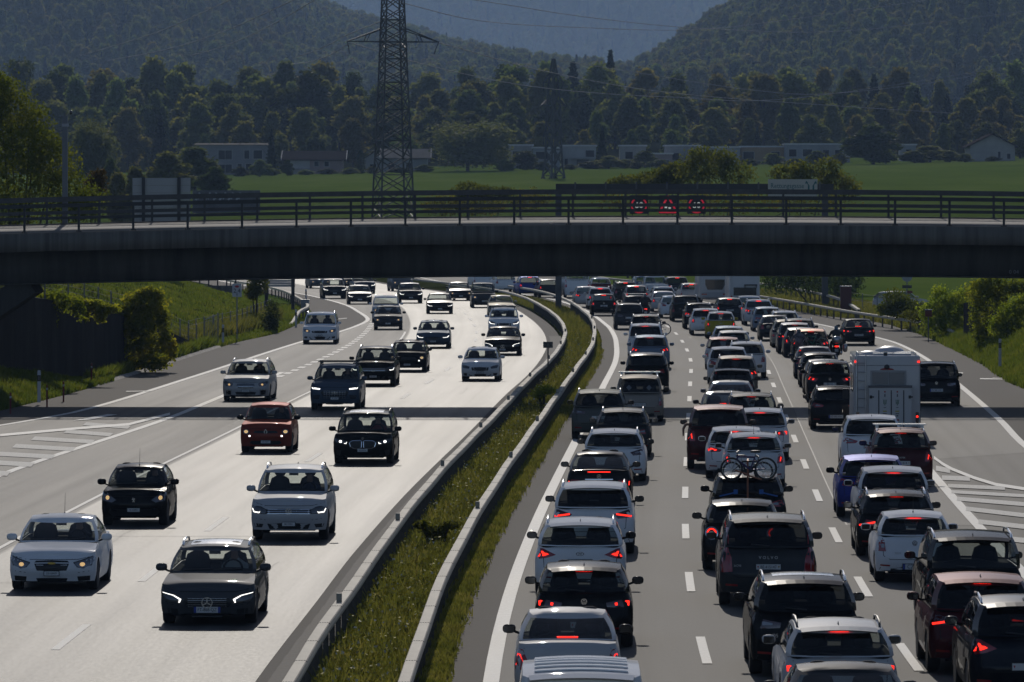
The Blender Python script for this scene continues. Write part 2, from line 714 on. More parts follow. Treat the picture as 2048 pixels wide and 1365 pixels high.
road_l = strip('road', 45, 600, lambda d: EL(d), lambda d: LR(d) - .2, a_shoulder, 0)
strip('road_lane', 45, 600, lambda d: max(LE(d) if d > 190 else -40, EL(d)), lambda d: LR(d) - 8.9, a_old, .004, parent=road_l)
strip('road_lanes', 45, 600, lambda d: LR(d) - 9, lambda d: LR(d) - 1.0, a_new, .008, cols=2, step=2.5, parent=road_l)
strip('gravel_edge', 45, 330, lambda d: LR(d) - .8, lambda d: LR(d) - .1, a_gravel, .006, step=.6, jag=.012, parent=road_l)
road_r = strip('road', 45, 600, lambda d: Cc(d) - 4.55, lambda d: ER(d), a_right, 0, cols=3)
strip('shoulder', 45, 470, lambda d: Cc(d) - 4.6, lambda d: Cc(d) - 3.78, a_shoulder, .004, parent=road_r, step=3, jag=.03)
strip('shoulder', 170, 600, lambda d: RE(d) + .05, lambda d: ER(d) + .12, a_shoulder, .004, parent=road_r, step=3, jag=.06)
strip('road_patch', 140.2, 420, lambda d: Cc(d) + 4.0, lambda d: max(Cc(d) + 7.4, RE(d) - .1 if d > 177 else 0), a_right2, .004, parent=road_r)
strip('seam', 140.2, 330, lambda d: Cc(d) + 3.96, lambda d: Cc(d) + 4.0, a_seam, .005, parent=road_r)
strip('seam', 45, 420, lambda d: LR(d) - 9.03, lambda d: LR(d) - 8.97, a_seam, .0095, parent=road_l)

marks = {}


def line(name, d0, d1, fn, w, road, z=.014, step=5.0):
    return strip(name, d0, d1, lambda d: fn(d) - w / 2, lambda d: fn(d) + w / 2, m_line, z, step, parent=road, kind=None)


line('edge_line', 45, 600, lambda d: Cc(d) - 3.7, .27, road_r)
line('edge_line', 177, 600, RE, .26, road_r)
line('edge_line', 45, 177, lambda d: Cc(d) + 7.2, .26, road_r)
line('edge_line', 198, 600, LE, .27, road_l)
line('edge_line', 45, 262, lambda d: LR(d) - 12.42 - .9 * smooth01(215, 165, d), .27, road_l)
line('edge_line', 45, 340, lambda d: LR(d) - 9.25, .12, road_l)
for k in range(30):
    d = 98.6 - 36 + 18.0 * k
    line('lane_dash', d, d + 6, Cc, .17, road_r, step=3)
    line('lane_dash', d - 1.5, d + 4.5, lambda q: Cc(q) + 3.58, .17, road_r, step=3)
    line('lane_dash', d + 3, d + 9, lambda q: LR(q) - 5.0, .16, road_l, step=3)
for k in range(26):
    d = 255 + 4.4 * k
    line('block_dash', d, d + 2.2, lambda q: LR(q) - 12.1 + .006 * (q - 255), .34, road_l, step=2.2)


def poly_mark(name, pts, road, z=None):
    z = z or (.019 if name == 'hatch_bar' else .024)
    v = [Vector(p[:2] + (z,)) if len(p) == 3 else Vector((*p, z)) for p in pts]
    obj(name, npmesh(name, v, [tuple(range(len(v)))], [m_worn if name == 'hatch_bar' else m_line], False, None, [(q.x, q.y) for q in v]), road)


def pxy(*pts):
    return [tuple(G(x, y))[:2] for x, y in pts]


# left gore: ramp line and hatch bars
for a, b in (((0, 872), (158, 858)), ((158, 858), (258, 850)), ((258, 850), (340, 829))):
    poly_mark('ramp_line', pxy((a[0], a[1] + 2.5), (b[0], b[1] + 2.5), (b[0], b[1] - 2.2), (a[0], a[1] - 2.2)), road_l)
for i, (xr, yr, ln) in enumerate(((255, 856, 90), (219, 871, 92), (182, 885, 120), (144, 900, 120), (103, 915, 130), (62, 931, 120), (14, 949, 110))):
    t = 3.0 + i * .25
    poly_mark('hatch_bar', pxy((xr - ln, yr - 7 + t), (xr, yr + t), (xr + 8, yr - t), (xr - ln + 8, yr - 7 - t)), road_l)
poly_mark('lane_dash', pxy((145, 843), (180, 841), (235, 830.5), (215, 830)), road_l)
# right gore
rl = [(1868, 917), (1886, 930), (1904, 940), (1948, 957.5), (1992, 971), (2048, 979.5), (2110, 985)]
for a, b in zip(rl, rl[1:]):
    poly_mark('ramp_line', pxy((a[0], a[1] + 3), (b[0], b[1] + 3), (b[0], b[1] - 3), (a[0], a[1] - 3)), road_r)
for (xa, ya, xb, yb, t) in ((1872, 938, 1900, 943, 5), (1884, 957, 1940, 959, 4.5), (1896, 973, 2010, 978, 3.6), (1903, 985, 2060, 994, 3.2),
                            (1914, 999, 2070, 1012, 4), (1932, 1019, 2080, 1036, 4.2), (1957, 1045, 2090, 1060, 4.6), (2000, 1078, 2100, 1088, 5)):
    poly_mark('hatch_bar', pxy((xa, ya + t), (xb, yb + t), (xb, yb - t), (xa, ya - t)), road_r)
rc = random.Random(4)
for k in range(26):       # sealed cracks and transverse joints
    rr_ = k % 2 == 0
    d = rc.uniform(92, 330)
    lane_ = rc.choice([-2, 1.7, 5.4] if rr_ else [-3, -7, -10.6])
    base_ = (Cc if rr_ else LR)
    x = base_(d) + lane_ + rc.uniform(-1.2, 1.2)
    pts, hh = [], rc.uniform(-.5, .5)
    n_ = rc.randint(7, 16)
    trans = k % 5 == 0
    for j in range(n_):
        pts.append((x, d))
        x += (rc.uniform(.15, .35) if trans else rc.uniform(-.05, .05) + .02)
        d += (rc.uniform(-.03, .03) if trans else rc.uniform(.4, 1.0))
    v = []
    for (a, b) in pts:
        w_ = rc.uniform(.012, .028)
        v += [(a - (0 if trans else w_), b - (w_ * 2 if trans else 0), .0105), (a + (0 if trans else w_), b + (w_ * 2 if trans else 0), .0105)]
    obj('sealed_crack', npmesh('sealed_crack', v, [(2 * j, 2 * j + 1, 2 * j + 3, 2 * j + 2) for j in range(n_ - 1)], [a_seam]), road_r if rr_ else road_l)
# survey ticks and skid repairs on the hard shoulders
for (x, y, w) in ((1960, 759, 45), (1900, 747, 26), (1985, 758, 20)):
    poly_mark('survey_tick', pxy((x, y + 1), (x + w, y + 1.6), (x + w, y - .6), (x, y - 1)), road_r)
poly_mark('survey_tick', pxy((252, 785), (302, 784), (302, 782.8), (252, 783.6)), road_l)
poly_mark('survey_tick', pxy((676, 640), (694, 638), (694, 637), (676, 638.6)), road_l)
obj('kerb', npmesh('kerb', [c for d in drange(243, 306, 3) for c in ((EL(d) - .62, d, .07), (EL(d) - .1, d, .07), (EL(d) + .02, d, -.02))],
                   [q for i in range(21) for q in ((i * 3, i * 3 + 1, i * 3 + 4, i * 3 + 3), (i * 3 + 1, i * 3 + 2, i * 3 + 5, i * 3 + 4))],
                   [mat('kerb_concrete', (.3, .27, .23), .9, var=.4, vscale=2)]), kind='structure')

# ------------------------------------------------------------------ overpass
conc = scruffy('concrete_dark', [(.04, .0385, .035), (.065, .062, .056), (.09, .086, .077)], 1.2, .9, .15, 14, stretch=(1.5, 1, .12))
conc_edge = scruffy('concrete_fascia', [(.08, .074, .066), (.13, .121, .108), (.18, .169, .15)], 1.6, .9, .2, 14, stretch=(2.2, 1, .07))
deck_top = asphalt('deck_asphalt', (.15, .14, .125), (.19, .178, .16), .85, .8, 1.0, .3, .3)
steel = mat('rail_steel', (.028, .029, .03), .55, .1, var=.25, vscale=3)
steel_far = mat('rail_galvanised', (.05, .051, .052), .55, .1, var=.25, vscale=3)
BX = [-46 + 2.3 * i for i in range(41)]


def bz(x): return -.000514 * (x - 6.55) ** 2


def bridge_strip(name, prof, m, parent, closed=True):
    """profile [(distance, height)] swept along the bridge"""
    v, f, u = [], [], []
    n = len(prof)
    for x in BX:
        for (d, z) in prof:
            v.append((x, d, z + bz(x)))
            u.append((d, x))
    for i in range(len(BX) - 1):
        for k in range(n if closed else n - 1):
            k2 = (k + 1) % n
            f.append((i * n + k, (i + 1) * n + k, (i + 1) * n + k2, i * n + k2))
    return obj(name, npmesh(name, v, f, [m], False, None, u), parent)


bridge = empty('overpass_bridge', (0, 222, 0), label='dark concrete road overpass crossing above both carriageways', cat='bridge')
B0 = bridge.location
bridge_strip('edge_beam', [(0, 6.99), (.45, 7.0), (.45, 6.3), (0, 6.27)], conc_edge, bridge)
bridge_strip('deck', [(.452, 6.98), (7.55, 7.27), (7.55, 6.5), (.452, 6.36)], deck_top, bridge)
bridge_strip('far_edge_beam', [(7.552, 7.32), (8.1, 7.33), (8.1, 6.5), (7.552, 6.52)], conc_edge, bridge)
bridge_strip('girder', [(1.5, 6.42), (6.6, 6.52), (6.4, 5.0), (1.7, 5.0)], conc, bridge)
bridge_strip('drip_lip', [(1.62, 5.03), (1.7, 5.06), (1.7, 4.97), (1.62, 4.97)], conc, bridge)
for sx, (xa, xb) in ((-1, (-19.0, -26.5)), (1, (25.5, 33.5))):
    q = MB()
    q.bar((xa, 4, 5.02 + bz(xa)), (xb, 4, -.3), .9, 4.2, up=(0, 1, 0))
    q.build('strut', conc, bridge)


def railing(name, d, zbase, x0, step, hts, m, n=44):
    post = MB()
    post.box((-.045, -.04, 0), (.045, .04, hts[0][1]))
    post.box((-.11, -.07, 0), (.11, .09, .025))
    for s in (-1, 1):
        post.lathe([(.022, .02), (.022, .07), (.012, .075)], 6, at=(.08 * s, -.03, 0))
        post.lathe([(.022, .02), (.022, .07), (.012, .075)], 6, at=(.08 * s, .05, 0))
    pm = post.mesh('post', [m])
    xs = [x0 + step * i for i in range(n)]
    for x in xs:
        obj('post', pm, bridge, loc=(x, d, zbase + bz(x)))
    for (a, b, w, dy) in hts:
        r = MB()
        for xa, xb in zip(xs, xs[1:]):
            za, zb = zbase + bz(xa), zbase + bz(xb)
            for q in (((xa, d + dy - w, za + a), (xb, d + dy - w, zb + a), (xb, d + dy - w, zb + b), (xa, d + dy - w, za + b)),
                      ((xa, d + dy - w, za + b), (xb, d + dy - w, zb + b), (xb, d + dy + w, zb + b), (xa, d + dy + w, za + b)),
                      ((xa, d + dy + w, za + b), (xb, d + dy + w, zb + b), (xb, d + dy + w, zb + a), (xa, d + dy + w, za + a)),
                      ((xa, d + dy + w, za + a), (xb, d + dy + w, zb + a), (xb, d + dy - w, zb + a), (xa, d + dy - w, za + a))):
                r.quad(q)
        r.build('rail', m, bridge)
    # chain link between the posts
    top = hts[0][0] + .03
    sp, rr = .075, .0016
    xs0, xs1 = -22.5, 22.5
    v, f = [], []
    for sg in (-1, 1):
        for k in range(int((xs1 - xs0) / sp)):
            xa = xs0 + sp * k
            xb = xa + sg * top
            za, zb = zbase + bz(xa) + .04, zbase + bz(xb) + top
            b = len(v)
            yy = d + .06
            v += [(xa - rr, yy, za), (xa + rr, yy, za), (xb + rr, yy, zb), (xb - rr, yy, zb), (xa, yy + .003, za), (xb, yy + .003, zb)]
            f += [(b, b + 1, b + 2, b + 3), (b + 1, b + 4, b + 5, b + 2), (b + 4, b, b + 3, b + 5)]
    obj('chain_link_mesh', npmesh('chain_link_mesh', v, f, [steel]), bridge, kind='stuff')


def bxp(px, d):
    return (px - CXP) / FPX * d


railing('near', .16, 7.0, bxp(49, 222.2) - 6 * 2.125, 2.125, [(.97, 1.12, .05, 0), (.5, .62, .045, -.05)], steel)
railing('far', 7.85, 7.27, bxp(94, 229.9) - 6 * 2.125, 2.125, [(.93, 1.13, .06, -.05), (.42, .56, .05, -.05)], steel_far)
q = textmesh('0 04', mat('sign_white_faded', (.2, .2, .2), .7), .22)
obj('number_mark', q, bridge, loc=(bxp(2028, 223.6), 1.63, 5.13), rot=(rad(90), 0, 0))

# ------------------------------------------------------------------ box-beam guard rails
m_beam = mat('guard_rail_steel', (.5, .45, .36), .75, 0., spec=.25, var=.25, vscale=1.2)
m_hole = mat('bolt_hole', (.03, .028, .025), .8)
m_gpost = mat('guard_rail_post', (.1, .092, .08), .7, .2, var=.3, vscale=4)
m_refl = mat('reflector_grey', (.16, .15, .12), .6)
bm_ = MB()
prof = [(-.1, -.15), (-.112, -.09), (-.1, -.02), (-.085, 0), (.085, 0), (.1, -.02), (.112, -.09), (.1, -.15)]
for (a, b) in zip(prof, prof[1:] + prof[:1]):
    bm_.quad([(a[0], 0, a[1]), (b[0], 0, b[1]), (b[0], 1, b[1]), (a[0], 1, a[1])])
bm_.quad([(p[0], 0, p[1]) for p in prof])
bm_.quad([(p[0], 1, p[1]) for p in prof][::-1])
for k in range(4):
    x = -.065 + k * .043
    bm_.box((x - .012, .014, 0), (x + .012, .03, .004), 1)
bm_.box((-.101, .0, -.14), (.101, .012, .0015), 1)
BEAM = bm_.mesh('guard_rail_beam', [m_beam, m_hole])
bp_ = MB()
bp_.box((-.05, -.03, -.75), (.05, .03, -.06))
bp_.box((-.03, -.05, -.5), (.03, .05, -.3))
GPOST = bp_.mesh('guard_rail_post', [m_gpost])
br_ = MB()
br_.box((-.05, -.03, 0), (.05, .03, .16))
br_.box((-.045, -.034, .03), (.045, -.031, .15), 1)
REFL = br_.mesh('reflector', [m_refl, mat('reflector_face', (.25, .24, .2), .3)])


def guard_rail(fn, d0, d1, label, seg=4.0, post=2.0, refl=(), far=None, zf=None, cat='guard rail'):
    root = empty('guard_rail', (fn(d0), d0, 0), label=label, cat=cat, group='guard rails along the motorway')
    o = root.location
    d = d0
    while d < d1 - .5:
        e = min(d + seg, d1)
        za, zb = (zf(d), zf(e)) if zf else (.76, .76)
        a, b = Vector((fn(d), d, za + ZP(d))), Vector((fn(e), e, zb + ZP(e)))
        v = b - a
        obj('beam', BEAM, root, loc=a - o, rot=(math.atan2(v.z, math.hypot(v.x, v.y)), 0, math.atan2(-v.x, v.y)), scale=(1, v.length + .01, 1))
        d = e
    d = d0 + .7
    while d < min(d1, far or d1):
        z = (zf(d) if zf else .76)
        obj('post', GPOST, root, loc=Vector((fn(d), d, z + ZP(d))) - o)
        d += post
    for d in refl:
        obj('reflector', REFL, root, loc=Vector((fn(d), d, .765)) - o)
    return root


guard_rail(lambda d: LR(d) + .012 * sin(d * .31), 78, 520, 'weathered box-beam guard rail along the left side of the grass median', post=2.0, far=400,
           refl=(103, 129, 155, 181, 205.5, 232, 257, 283, 309))
guard_rail(lambda d: Cc(d) - 4.9 + .012 * sin(d * .27), 78, 470, 'weathered box-beam guard rail between the grass median and the queueing cars', post=2.0, far=400,
           refl=(134, 160, 186, 212, 238, 264, 290, 316, 342))
T_RA = [(316, 24.9), (340, 23.9), (366, 21.95), (395, 20.3), (421, 18.7), (460, 15.6), (500, 11), (560, 1.8)]
guard_rail(lambda d: interp(T_RA, d), 316, 540, 'grey guard rail curving along the verge beside the on-ramp merge', post=4.0, zf=lambda d: .72 - .5 * smooth01(322, 316, d))
T_RB = [(366, 22.4), (385, 22.9), (404, 22.9), (453, 21), (500, 17.5)]
guard_rail(lambda d: interp(T_RB, d), 368, 500, 'second grey guard rail branching off behind the verge near the red box', post=4.0, zf=lambda d: .8 + .25 * smooth01(370, 420, d))
T_LA = [(357, -13.7), (366, -13.6), (383, -13.5), (412, -15.1), (456, -18.6), (505, -25)]
guard_rail(lambda d: interp(T_LA, d) - .25, 357, 505, 'pale guard rail with a ramped-down end beside the far left hard shoulder', post=4.0, zf=lambda d: .08 + .66 * smooth01(357, 372, d))

# ------------------------------------------------------------------ vehicles: shared materials and shared small parts
m_black = mat('trim_black', (.012, .012, .013), .5)
m_trim = mat('gloss_black', (.008, .008, .009), .18, coat=.5)
m_chrome = mat('chrome', (.62, .62, .62), .14, 1.0)
m_alu = mat('satin_aluminium', (.45, .45, .45), .35, .9)
m_tyre = mat('tyre_rubber', (.014, .014, .015), .8, var=.3, vscale=6)
m_rim = mat('alloy_rim', (.28, .28, .29), .32, .8)
m_rimd = mat('dark_rim', (.035, .035, .038), .4, .5)
m_int = mat('interior_dark', (.012, .012, .013), .95, spec=.1)
m_seat = mat('seat_cloth', (.022, .022, .025), .9)
m_under = mat('underbody', (.008, .008, .008), .9)
m_mirror = mat('mirror_glass', (.14, .15, .16), .06, 1.0)
m_lens = mat('headlight_lens', (.06, .06, .065), .08, coat=1., spec=.6)
m_lensc = mat('headlight_clear', (.2, .2, .21), .15, .4, coat=1.)
m_drl = mat('daytime_lamp', (.8, .8, .8), .3, emit=(1., .97, .9), es=3)
m_hal = mat('halogen_lamp', (.8, .6, .3), .3, emit=(1., .62, .25), es=.9)
m_red = mat('tail_lens_red', (.3, .008, .01), .12, coat=1.)
m_redd = mat('tail_lens_smoked', (.05, .004, .005), .12, coat=1.)
m_brake = mat('brake_lamp', (.9, .05, .02), .3, emit=(1., .022, .01), es=3.0)
m_amber = mat('amber_lens', (.4, .13, .02), .2, coat=1.)
m_plate = mat('plate_white', (.62, .62, .6), .5)
m_platey = mat('plate_blue', (.02, .05, .3), .5)
m_ptxt = mat('plate_lettering', (.015, .015, .015), .6)
m_shield_r = mat('shield_red', (.45, .02, .02), .5)
m_shield_y = mat('shield_gold', (.4, .22, .02), .5)
g_front = glass('windscreen_glass', (.72, .76, .74), .6)
g_side = glass('side_glass', (.6, .63, .62), .7)
g_dark = glass('privacy_glass', (.1, .105, .11), .6)
g_clear = glass('clear_rear_glass', (.78, .81, .79), .6)
g_mid = glass('rear_glass', (.55, .59, .58), .6)

PAINTS = {
    'white': paint('white', (.82, .82, .81)), 'pearl': paint('pearl', (.66, .66, .655)),
    'silver': paint('silver', (.5, .5, .5), .1), 'greige': paint('greige', (.28, .25, .21), .15),
    'grey': paint('grey', (.12, .125, .13), .15), 'slate': paint('slate', (.07, .074, .08), .1), 'dgrey': paint('dark_grey', (.035, .037, .04), .15),
    'black': paint('black', (.006, .006, .007), .1, .25), 'blackb': paint('black_blue', (.008, .01, .016), .3, .3),
    'navy': paint('navy', (.01, .018, .05), .4), 'blue': paint('blue', (.015, .05, .28), .5), 'rblue': paint('royal_blue', (.018, .03, .22), .4),
    'lblue': paint('light_blue', (.2, .26, .34), .15), 'bluegrey': paint('blue_grey', (.065, .09, .125), .15),
    'maroon': paint('maroon', (.055, .006, .008), .3), 'wine': paint('wine', (.075, .008, .012), .3), 'coral': paint('coral_red', (.25, .042, .022), .2),
    'yellow': paint('yellow', (.42, .33, .015), .0), 'tan': paint('tan_copper', (.3, .13, .07), .5), 'champ': paint('champagne', (.36, .33, .27), .15), 'green': paint('grey_green', (.095, .1, .09), .15),
}

WH = {}


def wheel_meshes(r, w=.215):
    key = round(r, 3)
    if key not in WH:
        t = MB()
        rim = r * .66
        t.lathe([(rim, -w / 2), (r - .03, -w / 2), (r - .006, -w / 2 + .02), (r, -w / 2 + .05), (r, w / 2 - .05), (r - .006, w / 2 - .02), (r - .03, w / 2), (rim, w / 2)], 22, axis='y')
        tm = t.mesh('tyre', [m_tyre], True)
        q = MB()
        q.lathe([(rim + .005, -w / 2 + .01), (rim + .005, w / 2 - .01)], 18, axis='y', mi=1)
        for s in (-1, 1):
            q.lathe([(.05, s * w / 2 - .01), (.045, s * (w / 2 - .004))], 8, axis='y')
            for k in range(5):
                a = 2 * pi * k / 5 + .3
                q.bar((0, s * (w / 2 - .012), 0), (cos(a) * rim, s * (w / 2 - .012), sin(a) * rim), .075, .02, up=(0, 1, 0))
        rm = q.mesh('rim', [m_rim, m_rimd])
        WH[key] = (tm, rm)
    return WH[key]


def rounded(name, size, m, bev=.35, pts=None):
    bm = bmesh.new()
    bmesh.ops.create_cube(bm, size=1)
    bmesh.ops.subdivide_edges(bm, edges=bm.edges[:], cuts=2, use_grid_fill=True)
    for v in bm.verts:
        c = v.co
        n = Vector((c.x * 2, c.y * 2, c.z * 2))
        ln = (abs(n.x) ** 3 + abs(n.y) ** 3 + abs(n.z) ** 3) ** (1 / 3)
        v.co = Vector(((n.x / ln) * size[0] / 2, (n.y / ln) * size[1] / 2, (n.z / ln) * size[2] / 2))
        if pts:
            v.co = pts(v.co)
    return bmmesh(name, bm, [m], True)


MIRR = {}


def mirror_mesh(m):
    if m.name not in MIRR:
        MIRR[m.name] = rounded('mirror_housing', (.17, .22, .15), m)
    return MIRR[m.name]


_q = MB()
_q.box((-.012, -.085, -.052), (-.004, .085, .052))
MIRG = _q.mesh('mirror_glass', [m_mirror])
_q = MB()
_q.bar((.1, 0, -.14), (0, 0, -.04), .05, .03)
_q.bar((0, 0, -.04), (.0, .05, .0), .04, .03)
SEATB = rounded('seat', (.16, .52, .72), m_seat)
HEADR = rounded('headrest', (.1, .27, .19), m_seat)
BENCH = rounded('rear_bench', (.16, 1.22, .6), m_seat)
_q = MB()
for k in range(16):
    a, b = 2 * pi * k / 16, 2 * pi * (k + 1) / 16
    _q.bar((-.08 * cos(a), .18 * sin(a), .17 * cos(a)), (-.08 * cos(b), .18 * sin(b), .17 * cos(b)), .03)
_q.bar((0, -.17, 0), (0, .17, 0), .03, .05)
STEER = _q.mesh('steering_wheel', [m_int])
_q = MB()
_q.quad([(-.09, -.012, 0), (.07, -.02, 0), (.07, .02, 0), (-.09, .012, 0)])
_q.v += [(-.075, 0, .055), (-.045, 0, .06)]
_q.f += [(0, 4, 1), (4, 5, 1), (3, 2, 4), (4, 2, 5), (1, 5, 2), (0, 3, 4)]
_q.m += [0] * 6
_q.f = [f[::-1] for f in _q.f]
FIN = _q.mesh('roof_antenna', [m_trim], True)
_q = MB()
_q.tube([(0, 0, 0), (-.12, 0, .42)], [.006, .003], 5)
_q.lathe([(.02, -.01), (.014, .02), (.004, .03)], 8)
WHIP = _q.mesh('whip_antenna', [m_black])

# people: one seated figure per clothing colour, grown as one continuous body
m_skin = mat('skin', (.35, .2, .14), .6)
m_hair = mat('hair_dark', (.02, .014, .01), .7)
CLOTH = [mat('cloth_charcoal', (.03, .03, .035), .9), mat('cloth_white', (.45, .45, .45), .9), mat('cloth_navy', (.02, .03, .07), .9), mat('cloth_red', (.2, .03, .03), .9)]


def head_joints(cx, cy, cz):
    """skull, face and nose round the point between the ears"""
    return [(cx, cy, cz - .13, .062), (cx + .01, cy, cz - .03, (.078, .085)), (cx, cy, cz + .06, (.078, .09)), (cx + .095, cy, cz - .03, .018)]


def driver_mesh(i):
    J = [(0, 0, -.42, (.15, .19)), (-.05, 0, -.15, (.12, .17)), (-.03, 0, .06, (.10, .17))]
    J += head_joints(.02, 0, .33)
    E_ = [(0, 1), (1, 2), (2, 3), (3, 4), (4, 5), (4, 6)]
    for s in (-1, 1):
        b = len(J)
        J += [(-.02, .19 * s, .06, .065), (.1, .26 * s, -.17, .05), (.36, .17 * s, -.09, .04), (.44, .14 * s, -.04, .035)]
        E_ += [(2, b), (b, b + 1), (b + 1, b + 2), (b + 2, b + 3)]

    def pick(c):
        if c.z > .38 or (c.z > .27 and c.x < -.02):
            return 2
        if c.z > .19 or c.x > .37:
            return 1
        return 0
    return skin_mesh('person', J, E_, [CLOTH[i], m_skin, m_hair], 1, pick)


DRIVERS = [driver_mesh(i) for i in range(4)]

# ------------------------------------------------------------------ car shell
KT = dict(  # belt, hood, front overhang, rear overhang, cowl, roof front, roof rear, rear glass base, clearance, wheel, tumblehome
    sed=(.645, .50, .85, 1.02, 1.22, 2.08, 1.52, .78, .19, .315, .25),
    cou=(.645, .49, .85, .92, 1.2, 2.05, 1.2, .42, .19, .315, .26),
    hat=(.65, .52, .80, .70, 1.02, 1.82, .58, .15, .19, .31, .23),
    wag=(.64, .50, .86, .96, 1.22, 2.05, .60, .15, .19, .32, .24),
    suv=(.645, .57, .86, .88, 1.18, 1.95, .55, .14, .24, .35, .22),
    mpv=(.61, .53, .88, .88, .92, 1.8, .38, .10, .2, .33, .19),
    van=(.57, .50, .85, .85, .80, 1.5, .16, .06, .2, .33, .12))


def shell(kind, L, W, H, hood=None, belt=None):
    bt, hd, fo, ro, cw, rf, rtp, rbs, cl, Rw, tum = KT[kind]
    bt, hd = belt or bt, hood or hd
    fr, rr = L / 2, -L / 2
    zb, zh = bt * H, hd * H
    s_ = min(1., L / 4.2)
    cw, rf = cw * s_, rf * s_
    xc, xrf, xrr, xrb = fr - cw, fr - rf, rr + rtp, rr + rbs
    axf, axr = fr - fo * s_, rr + ro * s_
    Ra = Rw + .045
    sedan = kind in ('sed', 'cou')
    zr = zb + .03 if sedan else zb - .01
    tops = [(rr, zr), (rr + .12, zr + .02), (xrb, zb + .035), (0, zb + .01), (xc, zb - .02), (fr - .45, zh + (zb - zh) * .42), (fr - .16, zh + .05), (fr, zh)]

    def top(x):
        for (a, b), (c, d) in zip(tops, tops[1:]):
            if x <= c:
                return b + (d - b) * (x - a) / (c - a)
        return zh
    a, ar, n = .44 * s_, .36 * s_, 2.9
    half = []          # x, y, bottom, frontness, rearness
    for t in (0, .03, .1, .22, .4, .6, .8, 1.0, 1.2, 1.4):
        x = fr - a + a * cos(t) ** (2 / n)
        y = W / 2 * sin(t) ** (2 / n)
        half.append((x, y, cl + .03, max(0, cos(t)) ** .7, 0))
    seg = [(fr - a, cl + .02)]

    def arch(xa):
        return [(xa + Ra, cl)] + [(xa + Ra * cos(t), Rw + Ra * sin(t)) for t in np.linspace(.15, pi - .15, 9)] + [(xa - Ra, cl)]
    seg += arch(axf)
    x0, x1 = axf - Ra, axr + Ra
    seg += [(x0 + (x1 - x0) * k / 6, cl) for k in range(1, 6)]
    seg += arch(axr) + [(rr + ar, cl + .03)]
    seg = [q for q in seg if q[0] <= fr - a + 1e-6 and q[0] >= rr + ar - 1e-6]
    for (x, b) in seg:
        half.append((x, W / 2 * (1 - .025 * (2 * x / L) ** 2), b, 0, 0))
    for t in (1.4, 1.2, 1.0, .8, .6, .4, .22, .1, .03, 0):
        x = rr + ar - ar * cos(t) ** (2 / 3.2)
        y = W / 2 * .985 * sin(t) ** (2 / 3.2)
        half.append((x, y, cl + .05, 0, max(0, cos(t)) ** .7))
    lv = [0, .1, .22, .36, .5, .64, .78, .89, .96, 1.0]
    sp = [(0, .945), (.12, .98), (.3, 1.), (.5, .995), (.62, 1.0), (.75, .985), (.9, .955), (1.0, .91)]
    fp = [(0, .11), (.25, .06), (.42, .0), (.6, .0), (.75, .025), (.9, .07), (1.0, .17)]
    rp = [(0, .10), (.28, .02), (.42, 0), (.52, .0), (.56, .045), (.8, .06), (.95, .085), (1.0, .13)]

    def lin(tab, q):
        for (p0, q0), (p1, q1) in zip(tab, tab[1:]):
            if q <= p1:
                return q0 + (q1 - q0) * max(0, q - p0) / (p1 - p0)
        return tab[-1][1]
    V, Fc, M = [], [], []
    M_ = len(half)
    nl = len(lv)
    for sg in (1, -1):
        for (x, y, b, fn_, rn) in half:
            t = top(x)
            for u in lv:
                z = b + u * (t - b)
                yy = y * lin(sp, (z - cl) / (zb - cl))
                xx = x - fn_ * lin(fp, (z - cl) / max(.1, (zh - cl))) + rn * lin(rp, (z - cl) / max(.1, zr - cl))
                V.append((xx, sg * yy, z))
    for s in (0, 1):
        o = s * M_ * nl
        for j in range(M_ - 1):
            for k in range(nl - 1):
                q = (o + j * nl + k, o + j * nl + k + 1, o + (j + 1) * nl + k + 1, o + (j + 1) * nl + k)
                Fc.append(q if s == 0 else q[::-1])
                M.append(0)
    # decks: bonnet, cabin floor at belt height, boot lid
    K = 6
    base = len(V)
    for j in range(M_):
        A = V[j * nl + nl - 1]
        B = V[M_ * nl + j * nl + nl - 1]
        x = A[0]
        cr = .045 if x > xc - .05 else .03
        for k in range(K + 1):
            t = k / K
            w = 1 - (2 * t - 1) ** 2
            e = min(1, abs(A[1]) / (W * .3))
            V.append((A[0], A[1] + (B[1] - A[1]) * t, A[2] + cr * w * e))
    for j in range(M_ - 1):
        for k in range(K):
            q = base + j * (K + 1) + k
            Fc.append((q, q + 1, q + K + 2, q + K + 1)[::-1])
            x = (V[q][0] + V[q + K + 1][0]) / 2
            M.append(1 if xrb + .02 < x < xc - .1 else 0)
    bm = bmesh.new()
    bv = [bm.verts.new(v) for v in V]
    for f, mi in zip(Fc, M):
        vs = []
        for i in f:
            if not vs or bv[i] not in vs:
                vs.append(bv[i])
        try:
            nf = bm.faces.new(vs)
            nf.material_index = mi
        except ValueError:
            pass
    bmesh.ops.remove_doubles(bm, verts=bm.verts[:], dist=.0008)
    bmesh.ops.dissolve_degenerate(bm, dist=.0005, edges=bm.edges[:])
    body = bm
    # greenhouse
    yb, yr = W / 2 - .075, W / 2 - tum
    zre = lambda x: H - .045 - .055 * ((x - (xrf + xrr) / 2) / ((xrf - xrr) / 2)) ** 2
    bow, bow2, rbow, rbow2 = .16, .12, .10, .07
    if kind == 'van':
        rbow = rbow2 = .03
    per = []           # base x,y  top x,y  type of the interval that follows
    for i in range(6):
        s = i / 5 * .93
        per.append((xc + bow * (1 - s * s) - .16, s * yb, xrf + bow2 * (1 - s * s), s * yr, 'W' if i < 5 else 'A'))
    sb0, sb1 = xc - .3, xrb + .30
    st0, st1 = xrf - .10, xrr + .16
    if kind in ('mpv', 'van'):
        sb0 = xc - .22
    three = kind in ('wag', 'mpv', 'van', 'suv')
